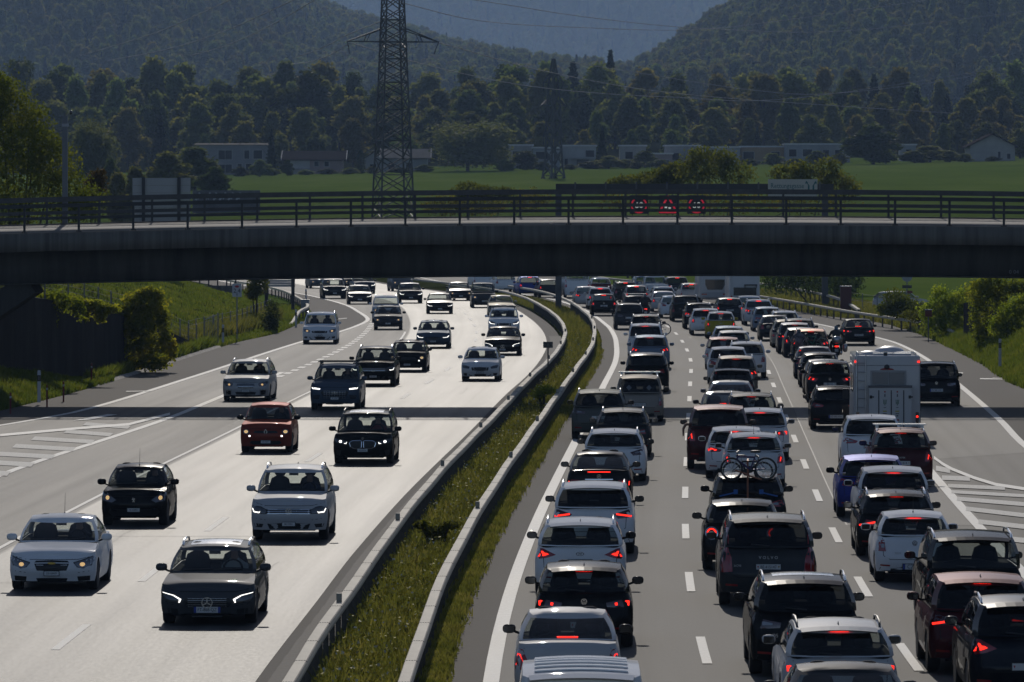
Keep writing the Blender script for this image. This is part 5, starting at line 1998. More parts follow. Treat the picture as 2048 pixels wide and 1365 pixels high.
QR(1456, 692, 'suv', 4.5, 1.82, 1.60, 'white', 'white off-roader ahead of the beige-grey one', rear='wing', brake=0, third=0, privacy=1)
QR(1493, 682, 'suv', 4.34, 1.80, 1.63, 'white', 'white off-roader with square unlit lamps beside the lane dashes', rear='square', brake=0, third=0, rails=2, privacy=1)
QR(1447, 673, 'hat', 4.2, 1.77, 1.50, 'pearl', 'pale hatchback with wine red roof', rear='tall', roofcol='wine')  # pale body, roof panel in its own wine red paint
QR(1467, 660, 'hat', 4.3, 1.78, 1.47, 'silver', 'silver hatchback behind the mustard yellow one', rear='block', brake=0, third=0)
QR(1458, 652, 'hat', 4.3, 1.78, 1.47, 'lblue', 'light blue hatchback right behind the mustard yellow one', rear='block', brake=0, third=0, dd=1)

# --- big camper, caravan and camper van
m_gel = paint('gelcoat', (.55, .545, .53), 0, .4)
m_vent = mat('vent_plastic', (.5, .5, .52), .4)
m_gapd = mat('panel_groove', (.05, .05, .05), .7)


def tag_place(name, px, d, L, label, cat, group):
    x = (px - CXP) / FPX * d
    y = yaw_r(d)
    return empty(name, (x, d, 0), pi / 2 - y, label=label, cat=cat, group=group)


def box_body(W, L, z0, z1, r=.12, rake=.0):
    """rounded box, rear face at x=0 and length forward +x"""
    bm = bmesh.new()
    bmesh.ops.create_cube(bm, size=1)
    for v in bm.verts:
        v.co = Vector(((v.co.x + .5) * L, v.co.y * W, z0 + (v.co.z + .5) * (z1 - z0)))
        if v.co.z > (z0 + z1) / 2:
            v.co.x += rake if v.co.x < L / 2 else -rake * 2
            v.co.y *= .975
    es = [e for e in bm.edges if abs((e.verts[0].co - e.verts[1].co).normalized().z) < .9]
    bmesh.ops.bevel(bm, geom=bm.edges[:], offset=r, segments=3, affect='EDGES', profile=.6)
    return bm


GQ = 'vehicles queueing on the right carriageway'
cp = tag_place('motorhome', 1775, 187.8, 6.5, 'large white motorhome with ladder, roof vents and a storage box on its back', 'camper', GQ)
obj('body', bmmesh('body', box_body(2.2, 6.2, .42, 2.84, .07), [m_gel], True, rad(40)), cp)
q = MB()
for z in (2.52,):
    q.box((-.006, -1.07, z), (.004, 1.07, z + .012))
q.box((-.004, -1.09, .5), (.006, -1.075, 2.7))
q.box((-.004, .99, .5), (.006, 1.0, 2.7))
q.build('panel_joint', m_gapd, cp)
w_ = MB()
w_.box((-.03, -.62, 1.86), (.0, .56, 2.36))
w_.build('window_frame', mat('window_frame_grey', (.3, .3, .3), .5), cp)
q = MB()
q.box((-.04, -.56, 1.9), (-.031, -.05, 2.3))
q.box((-.04, -.01, 1.9), (-.031, .5, 2.3))
q.build('rear_window', mat('camper_window', (.16, .165, .17), .25, coat=.5), cp)
q = MB()
for y in (.72, 1.02):
    q.tube([(0.25, y, 2.86), (0, y, 2.95), (-.09, y, 2.86), (-.09, y, 1.0)], .016, 6)
for k in range(6):
    q.tube([(-.09, .72, 1.15 + .29 * k), (-.09, 1.02, 1.15 + .29 * k)], .013, 6)
q.build('ladder', m_alu, cp, True)
q = MB()
q.tube([(.35, -.95, 2.84), (.35, -.95, 2.93), (.15, -.9, 2.95), (.15, .9, 2.95), (.35, .95, 2.93), (.35, .95, 2.84)], .014, 6)
for s in (-1, 1):
    q.tube([(.35, s * .95, 2.93), (2.4, s * .95, 2.93), (2.4, s * .95, 2.84)], .014, 6)
q.build('roof_railing', m_alu, cp, True)
for (x, y, r, h) in ((1.6, .55, .42, .10), (2.9, -.15, .55, .22)):
    q = MB()
    q.lathe([(r, 2.84), (r, 2.87), (r * .8, 2.87 + h * .6), (r * .3, 2.87 + h), (0.01, 2.87 + h)], 16, at=(x, y, 0))
    q.build('roof_vent', m_vent, cp, True)
for (x, y, sx, sy) in ((.9, -.5, .25, .3), (1.0, .1, .2, .35), (2.2, -.6, .3, .25)):
    q = MB()
    q.box((x - sx, y - sy, 2.84), (x + sx, y + sy, 2.91))
    q.build('roof_hatch', m_vent, cp)
q = MB()
q.box((.16, .0, 2.84), (.24, .12, 2.98))
q.build('camera_housing', m_black, cp)
sb = MB()
sb.box((-.42, -.78, .40), (-.045, .62, 1.80))
box = sb.build('storage_box', m_gel, cp)
q = MB()
q.box((-.44, -.80, 1.80), (-.03, .64, 1.87))
q.build('lid', mat('lid_grey', (.1, .1, .105), .5), box)
for y in (.3, -.11, -.52):
    q = MB()
    q.box((-.428, y - .018, .42), (-.421, y + .018, 1.72))
    q.build('groove', m_gapd, box)
for y in (.56, -.72):
    q = MB()
    q.box((-.45, y - .1, 1.48), (-.42, y + .02, 1.52))
    q.box((-.45, y - .04, 1.45), (-.42, y + .04, 1.55))
    q.build('latch', m_black, box)
pr_r, pr_g, pr_y, pr_k = mat('print_red', (.35, .03, .03), .6), mat('print_green', (.03, .12, .05), .6), mat('print_yellow', (.45, .38, .03), .6), mat('print_grey', (.12, .12, .12), .6)
for y in (.1, -.31):
    for (m, z, w, h) in ((pr_r, 1.67, .05, .05), (pr_k, 1.55, .04, .09), (pr_y, 1.03, .13, .035), (pr_k, .95, .12, .03), (pr_k, .88, .06, .05), (pr_r, .74, .11, .05), (pr_k, .65, .1, .02), (pr_k, 1.15, .08, .02)):
        q = MB()
        q.box((-.425, y - w / 2, z - h / 2), (-.4205, y + w / 2, z + h / 2))
        q.build('print', m, box)
    for k in (-1, 0, 1):
        q = MB()
        q.bar((-.422, y + k * .045, 1.41), (-.422, y + k * .035, 1.22 + abs(k) * .04), .02, .006, up=(1, 0, 0))
        q.build('print', pr_g, box)
q = MB()
q.lathe([(.09, -.02), (.06, -.05), (.02, -.06)], 14, axis='x', at=(0, .02, 2.47))
q.build('reversing_camera', m_black, cp)
q = MB()
for k in range(10):
    a, b = pi * k / 10, pi * (k + 1) / 10
    q.quad([(-.03, .02 + .23 * cos(a), 2.38), (-.03, .02 + .23 * cos(b), 2.38), (-.035, .02 + .23 * cos(b), 2.38 + .06 * sin(b)), (-.035, .02 + .23 * cos(a), 2.38 + .06 * sin(a))])
q.build('high_brake_light', m_red, cp)
for s in (-1, 1):
    q = MB()
    q.box((-.03, s * .98 - .05, .62), (0, s * .98 + .05, .98))
    t = q.build('tail_light', m_redd, cp)
    q = MB()
    q.lathe([(.04, -.035), (.03, -.045)], 10, axis='x', at=(0, s * .98, .84))
    q.build('lamp', m_brake, t)
    q = MB()
    q.box((-.02, s * 1.04 - .025, 2.62), (0.02, s * 1.04 + .05, 2.68))
    q.build('marker_light', m_brake, cp)
q = MB()
q.box((.0, -1.0, .30), (6.6, 1.0, .5))
q.build('chassis', m_under, cp)
tm, rm = wheel_meshes(.35)
for x in (1.6, 5.6):
    for s in (-1, 1):
        w = obj('wheel', tm, cp, loc=(x, s * .95, .35))
        obj('rim', rm, w)
q = MB()
for k in range(2):
    q.box((1.6 + 1.7 * k, 1.1, 1.6), (2.6 + 1.7 * k, 1.106, 2.2))
    q.box((1.6 + 1.7 * k, -1.106, 1.6), (2.6 + 1.7 * k, -1.1, 2.2))
q.build('side_window', m_trim, cp)
q = MB()
q.box((6.0, -.95, .5), (7.0, .95, 1.35))
q.build('cab', m_gel, cp)
for s in (-1, 1):
    q = MB()
    q.box((6.1, s * 1.22 - .1, 1.2), (6.18, s * 1.22 + .1, 1.55))
    q.bar((6.14, s * .95, 1.4), (6.14, s * 1.15, 1.4), .04)
    q.build('wing_mirror', m_black, cp)

cv = tag_place('caravan', 1430, 424.3, 6, 'white caravan with a dark rear window half cut by the bridge', 'caravan', GQ)
obj('body', bmmesh('body', box_body(2.25, 5.5, .5, 2.6, .16, .1), [m_gel], True, rad(40)), cv)
q = MB()
q.quad([(-.012, -.72, 1.9), (-.012, .72, 1.9), (-.012, .72, 1.5), (-.012, .55, 1.15), (-.012, -.55, 1.15), (-.012, -.72, 1.5)][::-1])
q.build('rear_window', m_trim, cv)
for s in (-1, 1):
    q = MB()
    q.box((-.02, s * .8 - .2, .75), (.03, s * .8 + .2, .85))
    q.build('tail_light', m_red, cv)
    obj('wheel', wheel_meshes(.31)[0], cv, loc=(2.8, s * .98, .31))
q = MB()
q.box((-.01, -.9, .62), (.3, .9, .95))
q.build('bumper', mat('caravan_bumper', (.4, .4, .4), .5), cv)
q = MB()
q.bar((5.5, 0, .45), (6.6, 0, .45), .12)
q.build('drawbar', m_under, cv)

cm = tag_place('camper_van', 1490, 401, 6, 'white camper van with a dark rear screen and black awning bar', 'camper', GQ)
obj('body', bmmesh('body', box_body(2.15, 5.9, .35, 2.75, .2, .14), [m_gel], True, rad(40)), cm)
q = MB()
q.box((-.005, -.8, 1.12), (.06, .8, 1.68))
q.build('rear_window', m_trim, cm)
q = MB()
q.box((-.05, -.85, 1.82), (.09, .05, 1.9))
for s in (-.8, 0):
    q.box((-.05, s - .03, 1.66), (.09, s + .03, 1.82))
q.build('awning_bar', m_black, cm)
for s in (-1, 1):
    q = MB()
    q.box((-.03, s * .95 - .06, .8), (.05, s * .95 + .06, 1.1))
    q.build('tail_light', m_red, cm)
    for x in (1.2, 4.8):
        obj('wheel', wheel_meshes(.35)[0], cm, loc=(x, s * .93, .35))
q = MB()
for k in range(5):
    q.bar((.0, 1.1, 1.0 + .32 * k), (.0, .85, 1.0 + .32 * k), .03)
for y in (.85, 1.1):
    q.bar((.0, y, .9), (.1, y, 2.6), .03)
q.build('ladder', m_alu, cm)


# --- motorcycles with riders
m_helm = [mat('helmet_dark', (.02, .025, .03), .15, coat=1.), mat('helmet_patterned', (.05, .1, .14), .15, coat=1., var=.8, vscale=9), mat('helmet_black', (.01, .01, .01), .12, coat=1.)]
m_jack = [mat('jacket_black_white', (.16, .16, .17), .8, var=.9, vscale=3.5), mat('jacket_grey', (.07, .065, .06), .9, var=.3, vscale=6), mat('jacket_black', (.015, .015, .017), .8)]


def motorcycle(px, y, i, label, rlabel, cases, yaw_add=0.):
    d = 92276. / (y - HYP)
    x = (px - CXP) / FPX * d
    ry = pi / 2 - yaw_r(d) + yaw_add
    root = empty('motorcycle', (x, d, 0), ry, label=label, cat='motorcycle', group='motorcycles between the lanes')
    t = MB()
    t.lathe([(.2, -.07), (.29, -.075), (.315, -.03), (.315, .03), (.29, .075), (.2, .07)], 20, axis='y')
    tm_ = t.mesh('wheel', [m_tyre], True)
    for xx in (0, 1.45):
        w = obj('wheel', tm_, root, loc=(xx, 0, .315))
        q = MB()
        q.lathe([(.2, -.05), (.2, .05)], 14, axis='y')
        q.build('rim', m_rimd, w)
    obj('tank', rounded('tank', (.62, .36, .34), m_biked), root, loc=(.85, 0, .88))
    obj('seat', rounded('seat', (.75, .32, .14), m_black), root, loc=(.3, 0, .84))
    obj('engine', rounded('engine', (.6, .42, .5), m_under), root, loc=(.75, 0, .5))
    q = MB()
    q.tube([(.7, -.18, .35), (.2, -.24, .38), (-.2, -.24, .48)], [.03, .05, .05], 8)
    q.build('exhaust', m_alu, root, True)
    q = MB()
    q.tube([(1.25, -.42, 1.05), (1.2, -.2, 1.1), (1.22, .2, 1.1), (1.25, .42, 1.05)], .016, 6)
    q.tube([(1.45, -.1, .32), (1.2, -.1, 1.08)], .025, 6)
    q.tube([(1.45, .1, .32), (1.2, .1, 1.08)], .025, 6)
    for s in (-1, 1):
        q.tube([(1.2, s * .34, 1.1), (1.2, s * .42, 1.24)], .01, 5)
        q.lathe([(.05, -.015), (.06, .015)], 10, axis='x', at=(1.18, s * .43, 1.27))
    q.build('handlebar', m_black, root, True)
    q = MB()
    for k in range(6):
        a, b = -1 + k / 3, -1 + (k + 1) / 3
        q.quad([(1.3 - .1 * a * a, a * .22, 1.1), (1.3 - .1 * b * b, b * .22, 1.1), (1.18 - .1 * b * b, b * .17, 1.38), (1.18 - .1 * a * a, a * .17, 1.38)])
    q.build('windscreen', g_mid, root)
    q = MB()
    q.bar((0, 0, .32), (.6, 0, .5), .16, .07)
    q.bar((-.25, 0, .72), (.2, 0, .8), .2, .06)
    q.bar((-.3, 0, .45), (-.2, 0, .72), .18, .02)
    q.build('tail_frame', m_black, root)
    obj('tail_light', rounded('tail_light', (.06, .2, .07), m_brake), root, loc=(-.27, 0, .76))
    q = MB()
    q.box((-.33, -.09, .5), (-.315, .09, .64))
    q.build('licence_plate', m_plate, root)
    if cases:
        for s in (-1, 1):
            obj('side_case', rounded('side_case', (.5, .24, .42), m_alu), root, loc=(-.05, s * .42, .68))
        obj('top_case', rounded('top_case', (.42, .48, .36), m_alu), root, loc=(-.28, 0, 1.08))
    # rider, sitting astride: pelvis on the seat, hands on the grips, feet on the pegs
    J = [(0, 0, 0, (.16, .18)), (-.01, 0, .22, (.14, .17)), (.08, 0, .45, (.13, .2)), (.13, 0, .6, .075), (.16, 0, .70, .11), (.17, 0, .78, .13)]
    E_ = [(0, 1), (1, 2), (2, 3), (3, 4), (4, 5)]
    for s in (-1, 1):
        b = len(J)
        J += [(.08, s * .22, .47, .085), (.28, s * .36, .24, .06), (.6, s * .38, .2, .05), (.72, s * .36, .19, .045), (.78, s * .34, .16, .02), (.77, s * .40, .16, .02)]
        E_ += [(2, b), (b, b + 1), (b + 1, b + 2), (b + 2, b + 3), (b + 3, b + 4), (b + 3, b + 5)]
        b = len(J)
        J += [(.05, s * .13, -.03, .11), (.46, s * .24, -.08, .085), (.22, s * .26, -.45, .06), (.2, s * .26, -.52, .05), (.36, s * .27, -.55, .045)]
        E_ += [(0, b), (b, b + 1), (b + 1, b + 2), (b + 2, b + 3), (b + 3, b + 4)]
    me = skin_mesh('person', J, E_, [m_jack[i], m_black, m_helm[i]], 1, lambda c: 2 if c.z > .6 else 1 if c.z < -.06 else 0)
    pz = root.matrix_basis @ Vector((.28, 0, .98))
    obj('person', me, None, loc=pz, rot=(0, 0, ry), label=rlabel, cat='person', group='motorcyclists')


motorcycle(1598, 733, 0, 'dark motorcycle between the third and middle lanes', 'person in a black and white jacket riding the dark motorcycle', 0)
motorcycle(1673, 724, 1, 'touring motorcycle with silver side cases next to the merging lane', 'person in a grey jacket and patterned helmet on the touring motorcycle', 1)
motorcycle(1291, 642, 2, 'far motorcycle filtering beside the queue near the bend', 'person in black riding the far motorcycle beside the queue', 0)

# ------------------------------------------------------------------ vegetation
def diamonds_np(c, size, rng, aspect=.55, bias=None):
    """leaf-sized faces: one diamond per centre, random attitude"""
    n = len(c)
    u = rng.normal(size=(n, 3))
    u /= np.linalg.norm(u, axis=1)[:, None]
    w = rng.normal(size=(n, 3)) if bias is None else bias + rng.normal(size=(n, 3)) * .5
    v = np.cross(u, w)
    v /= np.linalg.norm(v, axis=1)[:, None] + 1e-9
    s = (size * rng.uniform(.6, 1.35, n))[:, None]
    V = np.stack([c - u * s * .5, c + v * s * aspect * .5, c + u * s * .5, c - v * s * aspect * .5], 1).reshape(-1, 3)
    Fq = np.arange(4 * n, dtype=np.int32).reshape(-1, 4)
    return V, Fq


def lobed(rng, n, lobes):
    """points through the outer part of a set of ellipsoidal boughs [(centre, radii)]"""
    vol = np.array([r[0] * r[1] * r[2] for _, r in lobes]) ** .67
    k = rng.choice(len(lobes), n, p=vol / vol.sum())
    d = rng.normal(size=(n, 3))
    d /= np.linalg.norm(d, axis=1)[:, None]
    rr = rng.uniform(.25, 1.0, n) ** .45 * rng.uniform(.8, 1.3, n)
    C = np.array([c for c, _ in lobes])[k]
    Rr = np.array([r for _, r in lobes])[k]
    return C + d * Rr * rr[:, None]


def leafy(rng, n, lobes, size, aspect, core=.12, big=2.2):
    """outer leaf clumps plus larger inner ones that close the crown"""
    V, Fq = diamonds_np(lobed(rng, n, lobes), size, rng, aspect)
    inner = [(c, tuple(.62 * q for q in r)) for c, r in lobes]
    V2, F2 = diamonds_np(lobed(rng, max(20, int(n * core)), inner), size * big, rng, .9)
    return np.concatenate([V, V2]), np.concatenate([Fq, F2 + len(V)])


def crown_lobes(rng, h, w, base=.28, n=12, top=.97):
    out = []
    for i in range(n):
        t = rng.uniform(0, 1)
        z = base + (top - base - .1) * t
        env = (1 - abs(2 * t - .85) ** 2.2 * .75)
        a = rng.uniform(0, 2 * pi)
        r = w / 2 * env * rng.uniform(.2, .95)
        s = w * rng.uniform(.09, .22)
        out.append(((r * cos(a), r * sin(a), z * h), (s, s, s * rng.uniform(.7, 1.1))))
    out.append(((0, 0, (base + .3) * h), (w * .3, w * .3, h * .22)))
    out.append(((0, 0, top * h - w * .16), (w * .2, w * .2, w * .18)))
    return out


bark = mat('bark', (.05, .04, .03), .9, var=.4, vscale=2)


def trunk_mesh(h, r, rng, fork=.45):
    q = MB()
    q.tube([(0, 0, -.6), (0, 0, 0), (rng.uniform(-.02, .02) * h, rng.uniform(-.02, .02) * h, h * fork * .6), (0, 0, h * fork), (rng.uniform(-.03, .03) * h, 0, h * .85)], [r * 1.3, r * 1.1, r * .85, r * .7, r * .15], 7)
    for k in range(5):
        a = rng.uniform(0, 2 * pi)
        z = h * rng.uniform(fork * .6, .6)
        e = h * rng.uniform(.16, .28)
        q.tube([(0, 0, z), (cos(a) * e * .6, sin(a) * e * .6, z + e * .5), (cos(a) * e, sin(a) * e, z + e)], [r * .45, r * .3, r * .08], 5)
    return q.mesh('trunk', [bark], True)


lm_wood = leafmat('leaf_wood', [(.075, .1, .038), (.12, .145, .05), (.17, .17, .065)], .45, .09, rnd=.35)
lm_wood2 = leafmat('leaf_wood_autumn', [(.09, .1, .038), (.14, .138, .05), (.19, .16, .065)], .45, .09, rnd=.35)
lm_dark = leafmat('leaf_dark', [(.03, .045, .015), (.055, .075, .022), (.08, .095, .028)], .4, .12, rnd=.2)
lm_pale = leafmat('leaf_willow', [(.08, .1, .045), (.11, .13, .055), (.14, .15, .07)], .4, .12, rnd=.15)
lm_need = leafmat('needles', [(.014, .026, .014), (.03, .048, .022)], .25, .15, rnd=.2)
lm_near = leafmat('leaf_near', [(.045, .068, .01), (.09, .115, .015), (.16, .165, .025)], .52, .45, rnd=.1)
lm_bush = leafmat('leaf_bush', [(.045, .06, .012), (.09, .1, .018), (.15, .14, .035)], .5, .5, rnd=.25)
lm_ivy = leafmat('leaf_ivy', [(.075, .105, .015), (.18, .215, .026), (.36, .34, .05)], .62, 1.2, rnd=.2)
lm_rust = leafmat('leaf_rust', [(.05, .04, .01), (.09, .055, .012)], .4, .5, rnd=.1)


def proto_tree(kind, seed):
    """unit tree, 1 m tall and about `w` wide, to be scaled: (crown mesh, trunk mesh)"""
    rng = np.random.default_rng(seed)
    h = 20.0
    if kind in ('broad', 'autumn', 'dark', 'tall'):
        w = {'broad': 11, 'autumn': 10.5, 'dark': 11, 'tall': 8}[kind]
        lb = crown_lobes(rng, h, w, .12 if kind != 'tall' else .3, 30)
        V, Fq = leafy(rng, 4600, lb, .9, .75)
        m = {'broad': lm_wood, 'autumn': lm_wood2, 'dark': lm_dark, 'tall': lm_wood}[kind]
    elif kind == 'willow':
        w = 17
        lb = [((rng.uniform(-5, 5), rng.uniform(-4, 4), rng.uniform(6, 15)), (4, 4, 4.5)) for _ in range(13)] + [((0, 0, 10), (7, 7, 9))]
        V, Fq = leafy(rng, 6500, lb, .85, .5)
        V[:, 2] = np.maximum(V[:, 2], .2)
        m = lm_pale
    elif kind == 'conifer':
        n = 2600
        t = rng.uniform(0, 1, n) ** .75
        z = h * (.04 + .95 * (1 - t))
        tier = .78 + .22 * np.sin(z * 4.2)
        r = (.2 + 3.4 * t) * tier * rng.uniform(.35, 1.05, n) ** .6
        a = rng.uniform(0, 2 * pi, n)
        pts = np.stack([r * np.cos(a), r * np.sin(a), z - r * .25], 1)
        V, Fq = diamonds_np(pts, .95, rng, .5)
        m = lm_need
    else:              # column
        n = 1600
        z = rng.uniform(.02, 1, n) * h
        r = 2.2 * np.sqrt(np.clip(1 - ((z / h - .4) / .62) ** 2, 0, 1)) * rng.uniform(.4, 1.05, n) ** .5
        a = rng.uniform(0, 2 * pi, n)
        pts = np.stack([r * np.cos(a), r * np.sin(a), z], 1)
        V, Fq = diamonds_np(pts, .95, rng, .5)
        m = lm_need
    return npmesh('crown', V, Fq, [m]), trunk_mesh(h, .32, rng)


PROTO = {}
for k_, ss in (('broad', (1, 2, 3)), ('autumn', (4, 5)), ('dark', (6,)), ('tall', (7, 8)), ('willow', (9,)), ('conifer', (10, 11)), ('column', (12,))):
    PROTO[k_] = [proto_tree(k_, s) for s in ss]


def gz(x, d):
    return ZP(d) + .02 * max(-150, min(150, x)) * smooth01(480, 1000, d)


def tree(kind, x, d, h, wscale, label, group, z=None, name=None, rz=None):
    cm_, tm_ = RND.choice(PROTO[kind])
    zz = gz(x, d) if z is None else z
    root = empty(name or {'conifer': 'spruce_tree', 'column': 'columnar_conifer', 'willow': 'willow_tree'}.get(kind, 'broadleaf_tree'), (x, d, zz - .1), RND.uniform(0, 6.28) if rz is None else rz, label=label, cat='tree', group=group)
    s = h / 20.
    root.scale = (s * wscale, s * wscale, s)
    obj('crown', cm_, root)
    obj('trunk', tm_, root)
    return root


def tree_px(kind, px, ytop, wpx, d, label, group=None, name=None):
    p = P(px, ytop, d)
    z0 = gz(p.x, d)
    h = p.z - z0
    w0 = {'broad': 11, 'autumn': 10.5, 'dark': 11, 'tall': 8, 'willow': 17, 'conifer': 7, 'column': 4.4}[kind] * h / 20
    return tree(kind, p.x, d, h, (wpx * d / FPX) / w0, label, group, name=name)


# the wood behind the houses, tree by tree
GW = 'trees of the wood behind the houses'
MARKS = [(110, 'the camera mast'), (260, 'the blank road sign'), (460, 'the jagged-roof house'), (640, 'the dark-roofed house'), (800, 'the large pylon'), (930, 'the willow-like tree'), (1107, 'the small pylon'), (1260, 'the pointed spruce'),
         (1440, 'the big dark bush'), (1600, 'the rescue-lane sign'), (1750, 'the very dark tree'), (1985, 'the gabled house')]
ROWN = ('front row', 'second row', 'third row', 'fourth row', 'fifth row', 'top row')
NTH = ('first', 'second', 'third', 'fourth', 'fifth', 'sixth', 'seventh', 'eighth')
seen_ = {}
skyline = [(-60, 92), (0, 95), (100, 120), (300, 124), (440, 110), (600, 106), (720, 120), (760, 142), (860, 128), (960, 112), (1040, 84), (1110, 100), (1220, 112), (1300, 132), (1380, 140), (1500, 124),
           (1590, 102), (1660, 120), (1780, 112), (1900, 132), (2100, 130)]
for ri, (d, f) in enumerate(((1212, .42), (1252, .55), (1296, .68), (1345, .80), (1400, .90), (1460, 1.0))):
    x = -.1 * d + RND.uniform(0, 6)
    while x < .1 * d:
        px = CXP + x / d * FPX
        ysk = interp(skyline, px)
        ytop = 330 - (330 - ysk) * f + RND.uniform(-16, 34)
        dd = d + RND.uniform(-14, 14)
        h = (HYP - ytop) * dd / FPX + EYE - gz(x, dd)
        kind = RND.choice(['broad', 'broad', 'broad', 'broad', 'autumn', 'autumn', 'autumn', 'tall', 'conifer', 'dark'])
        mk_ = min(MARKS, key=lambda q: abs(q[0] - px))[1]
        nn_ = seen_[ri, mk_] = seen_.get((ri, mk_), 0) + 1
        lab = {'conifer': 'dark spruce', 'autumn': 'yellowish tree', 'dark': 'deep green tree', 'tall': 'slender tree', 'broad': 'green tree'}[kind] + ' in the wood above %s, %s, %s from left' % (mk_, ROWN[ri], NTH[nn_ - 1])
        lab_ = {'conifer': 'dark spruce standing among the broadleaf trees of the wood', 'autumn': 'yellowish broadleaf tree in the wood behind the houses', 'dark': 'deep green broadleaf tree in the wood behind the houses',
               'tall': 'slender tall broadleaf tree in the wood behind the houses', 'broad': 'green broadleaf tree in the wood behind the houses'}[kind]
        if kind == 'conifer':
            h *= .84
        tree(kind, x, dd, max(7, h), RND.uniform(.75, 1.5) * (1.15 if h < 14 else 1), lab, GW)
        x += RND.uniform(6.5, 11)
# trees that stand out
for a in (('willow', 935, 238, 190, 1120, 'broad round willow-like tree left of the small pylon, darkest in front of the wood'),
          ('willow', 192, 232, 110, 900, 'round grey-green willow behind the camera mast'),
          ('dark', 1747, 245, 112, 1105, 'very dark round tree standing at the field edge near the gabled house'),
          ('conifer', 543, 256, 34, 1128, 'dark spruce right of the jagged-roof house'),
          ('conifer', 1205, 250, 34, 1135, 'pointed dark spruce before the flat-roofed houses'),
          ('conifer', 1221, 98, 70, 1475, 'spruce tip rising above the skyline of the wood'),
          ('column', 619, 284, 12, 1180, 'thin columnar conifer, leftmost behind the dark-roofed house'),
          ('column', 645, 283, 13, 1180, 'thin columnar conifer in the middle behind the dark-roofed house'),
          ('column', 668, 284, 12, 1180, 'thin columnar conifer, rightmost behind the dark-roofed house'),
          ('column', 722, 300, 18, 1120, 'dark columnar conifer beside the bright gabled house'),
          ('dark', 576, 318, 26, 1105, 'dark clipped conifer at the left corner of the dark-roofed house'),
          ('broad', 335, 300, 100, 820, 'mid-green garden tree behind the blank road sign'),
          ('broad', 390, 290, 110, 900, 'large garden tree left of the jagged-roof house'),
          ('dark', 432, 330, 80, 780, 'dark bushy tree at the edge of the field'),
          ('broad', 270, 330, 70, 700, 'small tree behind the blank road sign'),
          ('autumn', 235, 340, 70, 640, 'yellowish small tree left of the blank road sign'),
          ('dark', 222, 313, 45, 800, 'round dark tree below the willow'),
          ('broad', 520, 318, 45, 1100, 'small round tree in front of the jagged-roof house'),
          ('broad', 1290, 300, 60, 1125, 'pale green tree between the flat-roofed houses'),
          ('broad', 1545, 305, 50, 1118, 'reddish small tree before the ochre house'),
          ('broad', 1633, 300, 45, 1118, 'small pale tree before the grey flat-roofed house'),
          ('dark', 1050, 300, 70, 1125, 'dark shrub tree right of the willow-like tree'),
          ('broad', 1860, 290, 95, 1125, 'bushy tree left of the gabled house'),
          ('dark', 1180, 322, 60, 1120, 'low dark tree at the field edge below the small pylon'),
          ('broad', 2040, 255, 60, 1150, 'yellow-green tree at the right picture edge'),
          ('broad', 1250, 318, 70, 1120, 'low round tree right of the pointed spruce')):
    tree_px(*a)


for k, (px, yt, w) in enumerate(((480, 332, 40), (545, 335, 34), (610, 338, 36), (655, 336, 44), (700, 334, 40), (745, 332, 36), (800, 334, 50), (848, 328, 40), (1010, 318, 50), (1085, 322, 40), (1140, 328, 34), (1218, 310, 60), (1275, 322, 40),
                                 (1320, 318, 50), (1430, 318, 46), (1500, 316, 40), (1590, 316, 50), (1680, 306, 40), (1830, 300, 60), (1900, 300, 50), (1930, 306, 40), (1985, 312, 34))):
    tree_px('broad' if k % 3 else 'dark', px, yt, w, 1108 + (k % 4) * 3, 'garden shrub at the field edge, %s counted from the left' % ['first', 'second', 'third', 'fourth', 'fifth', 'sixth', 'seventh', 'eighth', 'ninth', 'tenth', 'eleventh', 'twelfth', 'thirteenth', 'fourteenth',
            'fifteenth', 'sixteenth', 'seventeenth', 'eighteenth', 'nineteenth', 'twentieth', 'twenty-first', 'twenty-second'][k], 'garden shrubs before the houses', name='garden_shrub')

# near trees and bushes, built leaf by leaf
def bush(name, cat, lobes, n, size, m, label, group=None, stems=3, seed=1, aspect=.6, loc=(0, 0, 0), hgt=None):
    rng = np.random.default_rng(seed)
    V, Fq = leafy(rng, n, lobes, size, aspect, .05, 1.7)
    root = empty(name, loc, label=label, cat=cat, group=group)
    obj('crown', npmesh('crown', V, Fq, [m]), root)
    q = MB()
    for k in range(stems):
        c, r = lobes[k % len(lobes)]
        b = (c[0] * .3, c[1] * .3, -.3)
        q.tube([b, ((c[0] * .6), c[1] * .6, c[2] * .5), c], [.05 + hgt_ * .008 if (hgt_ := (hgt or c[2])) else .05, .05, .015], 5)
    if stems:
        q.build('trunk', bark, root, True)
    return root


def px_lobes(base, d, blobs, depth=1.0):
    """blobs given by their place in the survey photo: (px, py, rx px, ry px)"""
    out = []
    for (px, py, rx, ry) in blobs:
        p = P(px, py, d) - base
        rm = rx * d / FPX
        out.append(((p.x, RND.uniform(-.5, .5) * rm * depth, p.z), (rm, rm * depth, ry * d / FPX)))
    return out


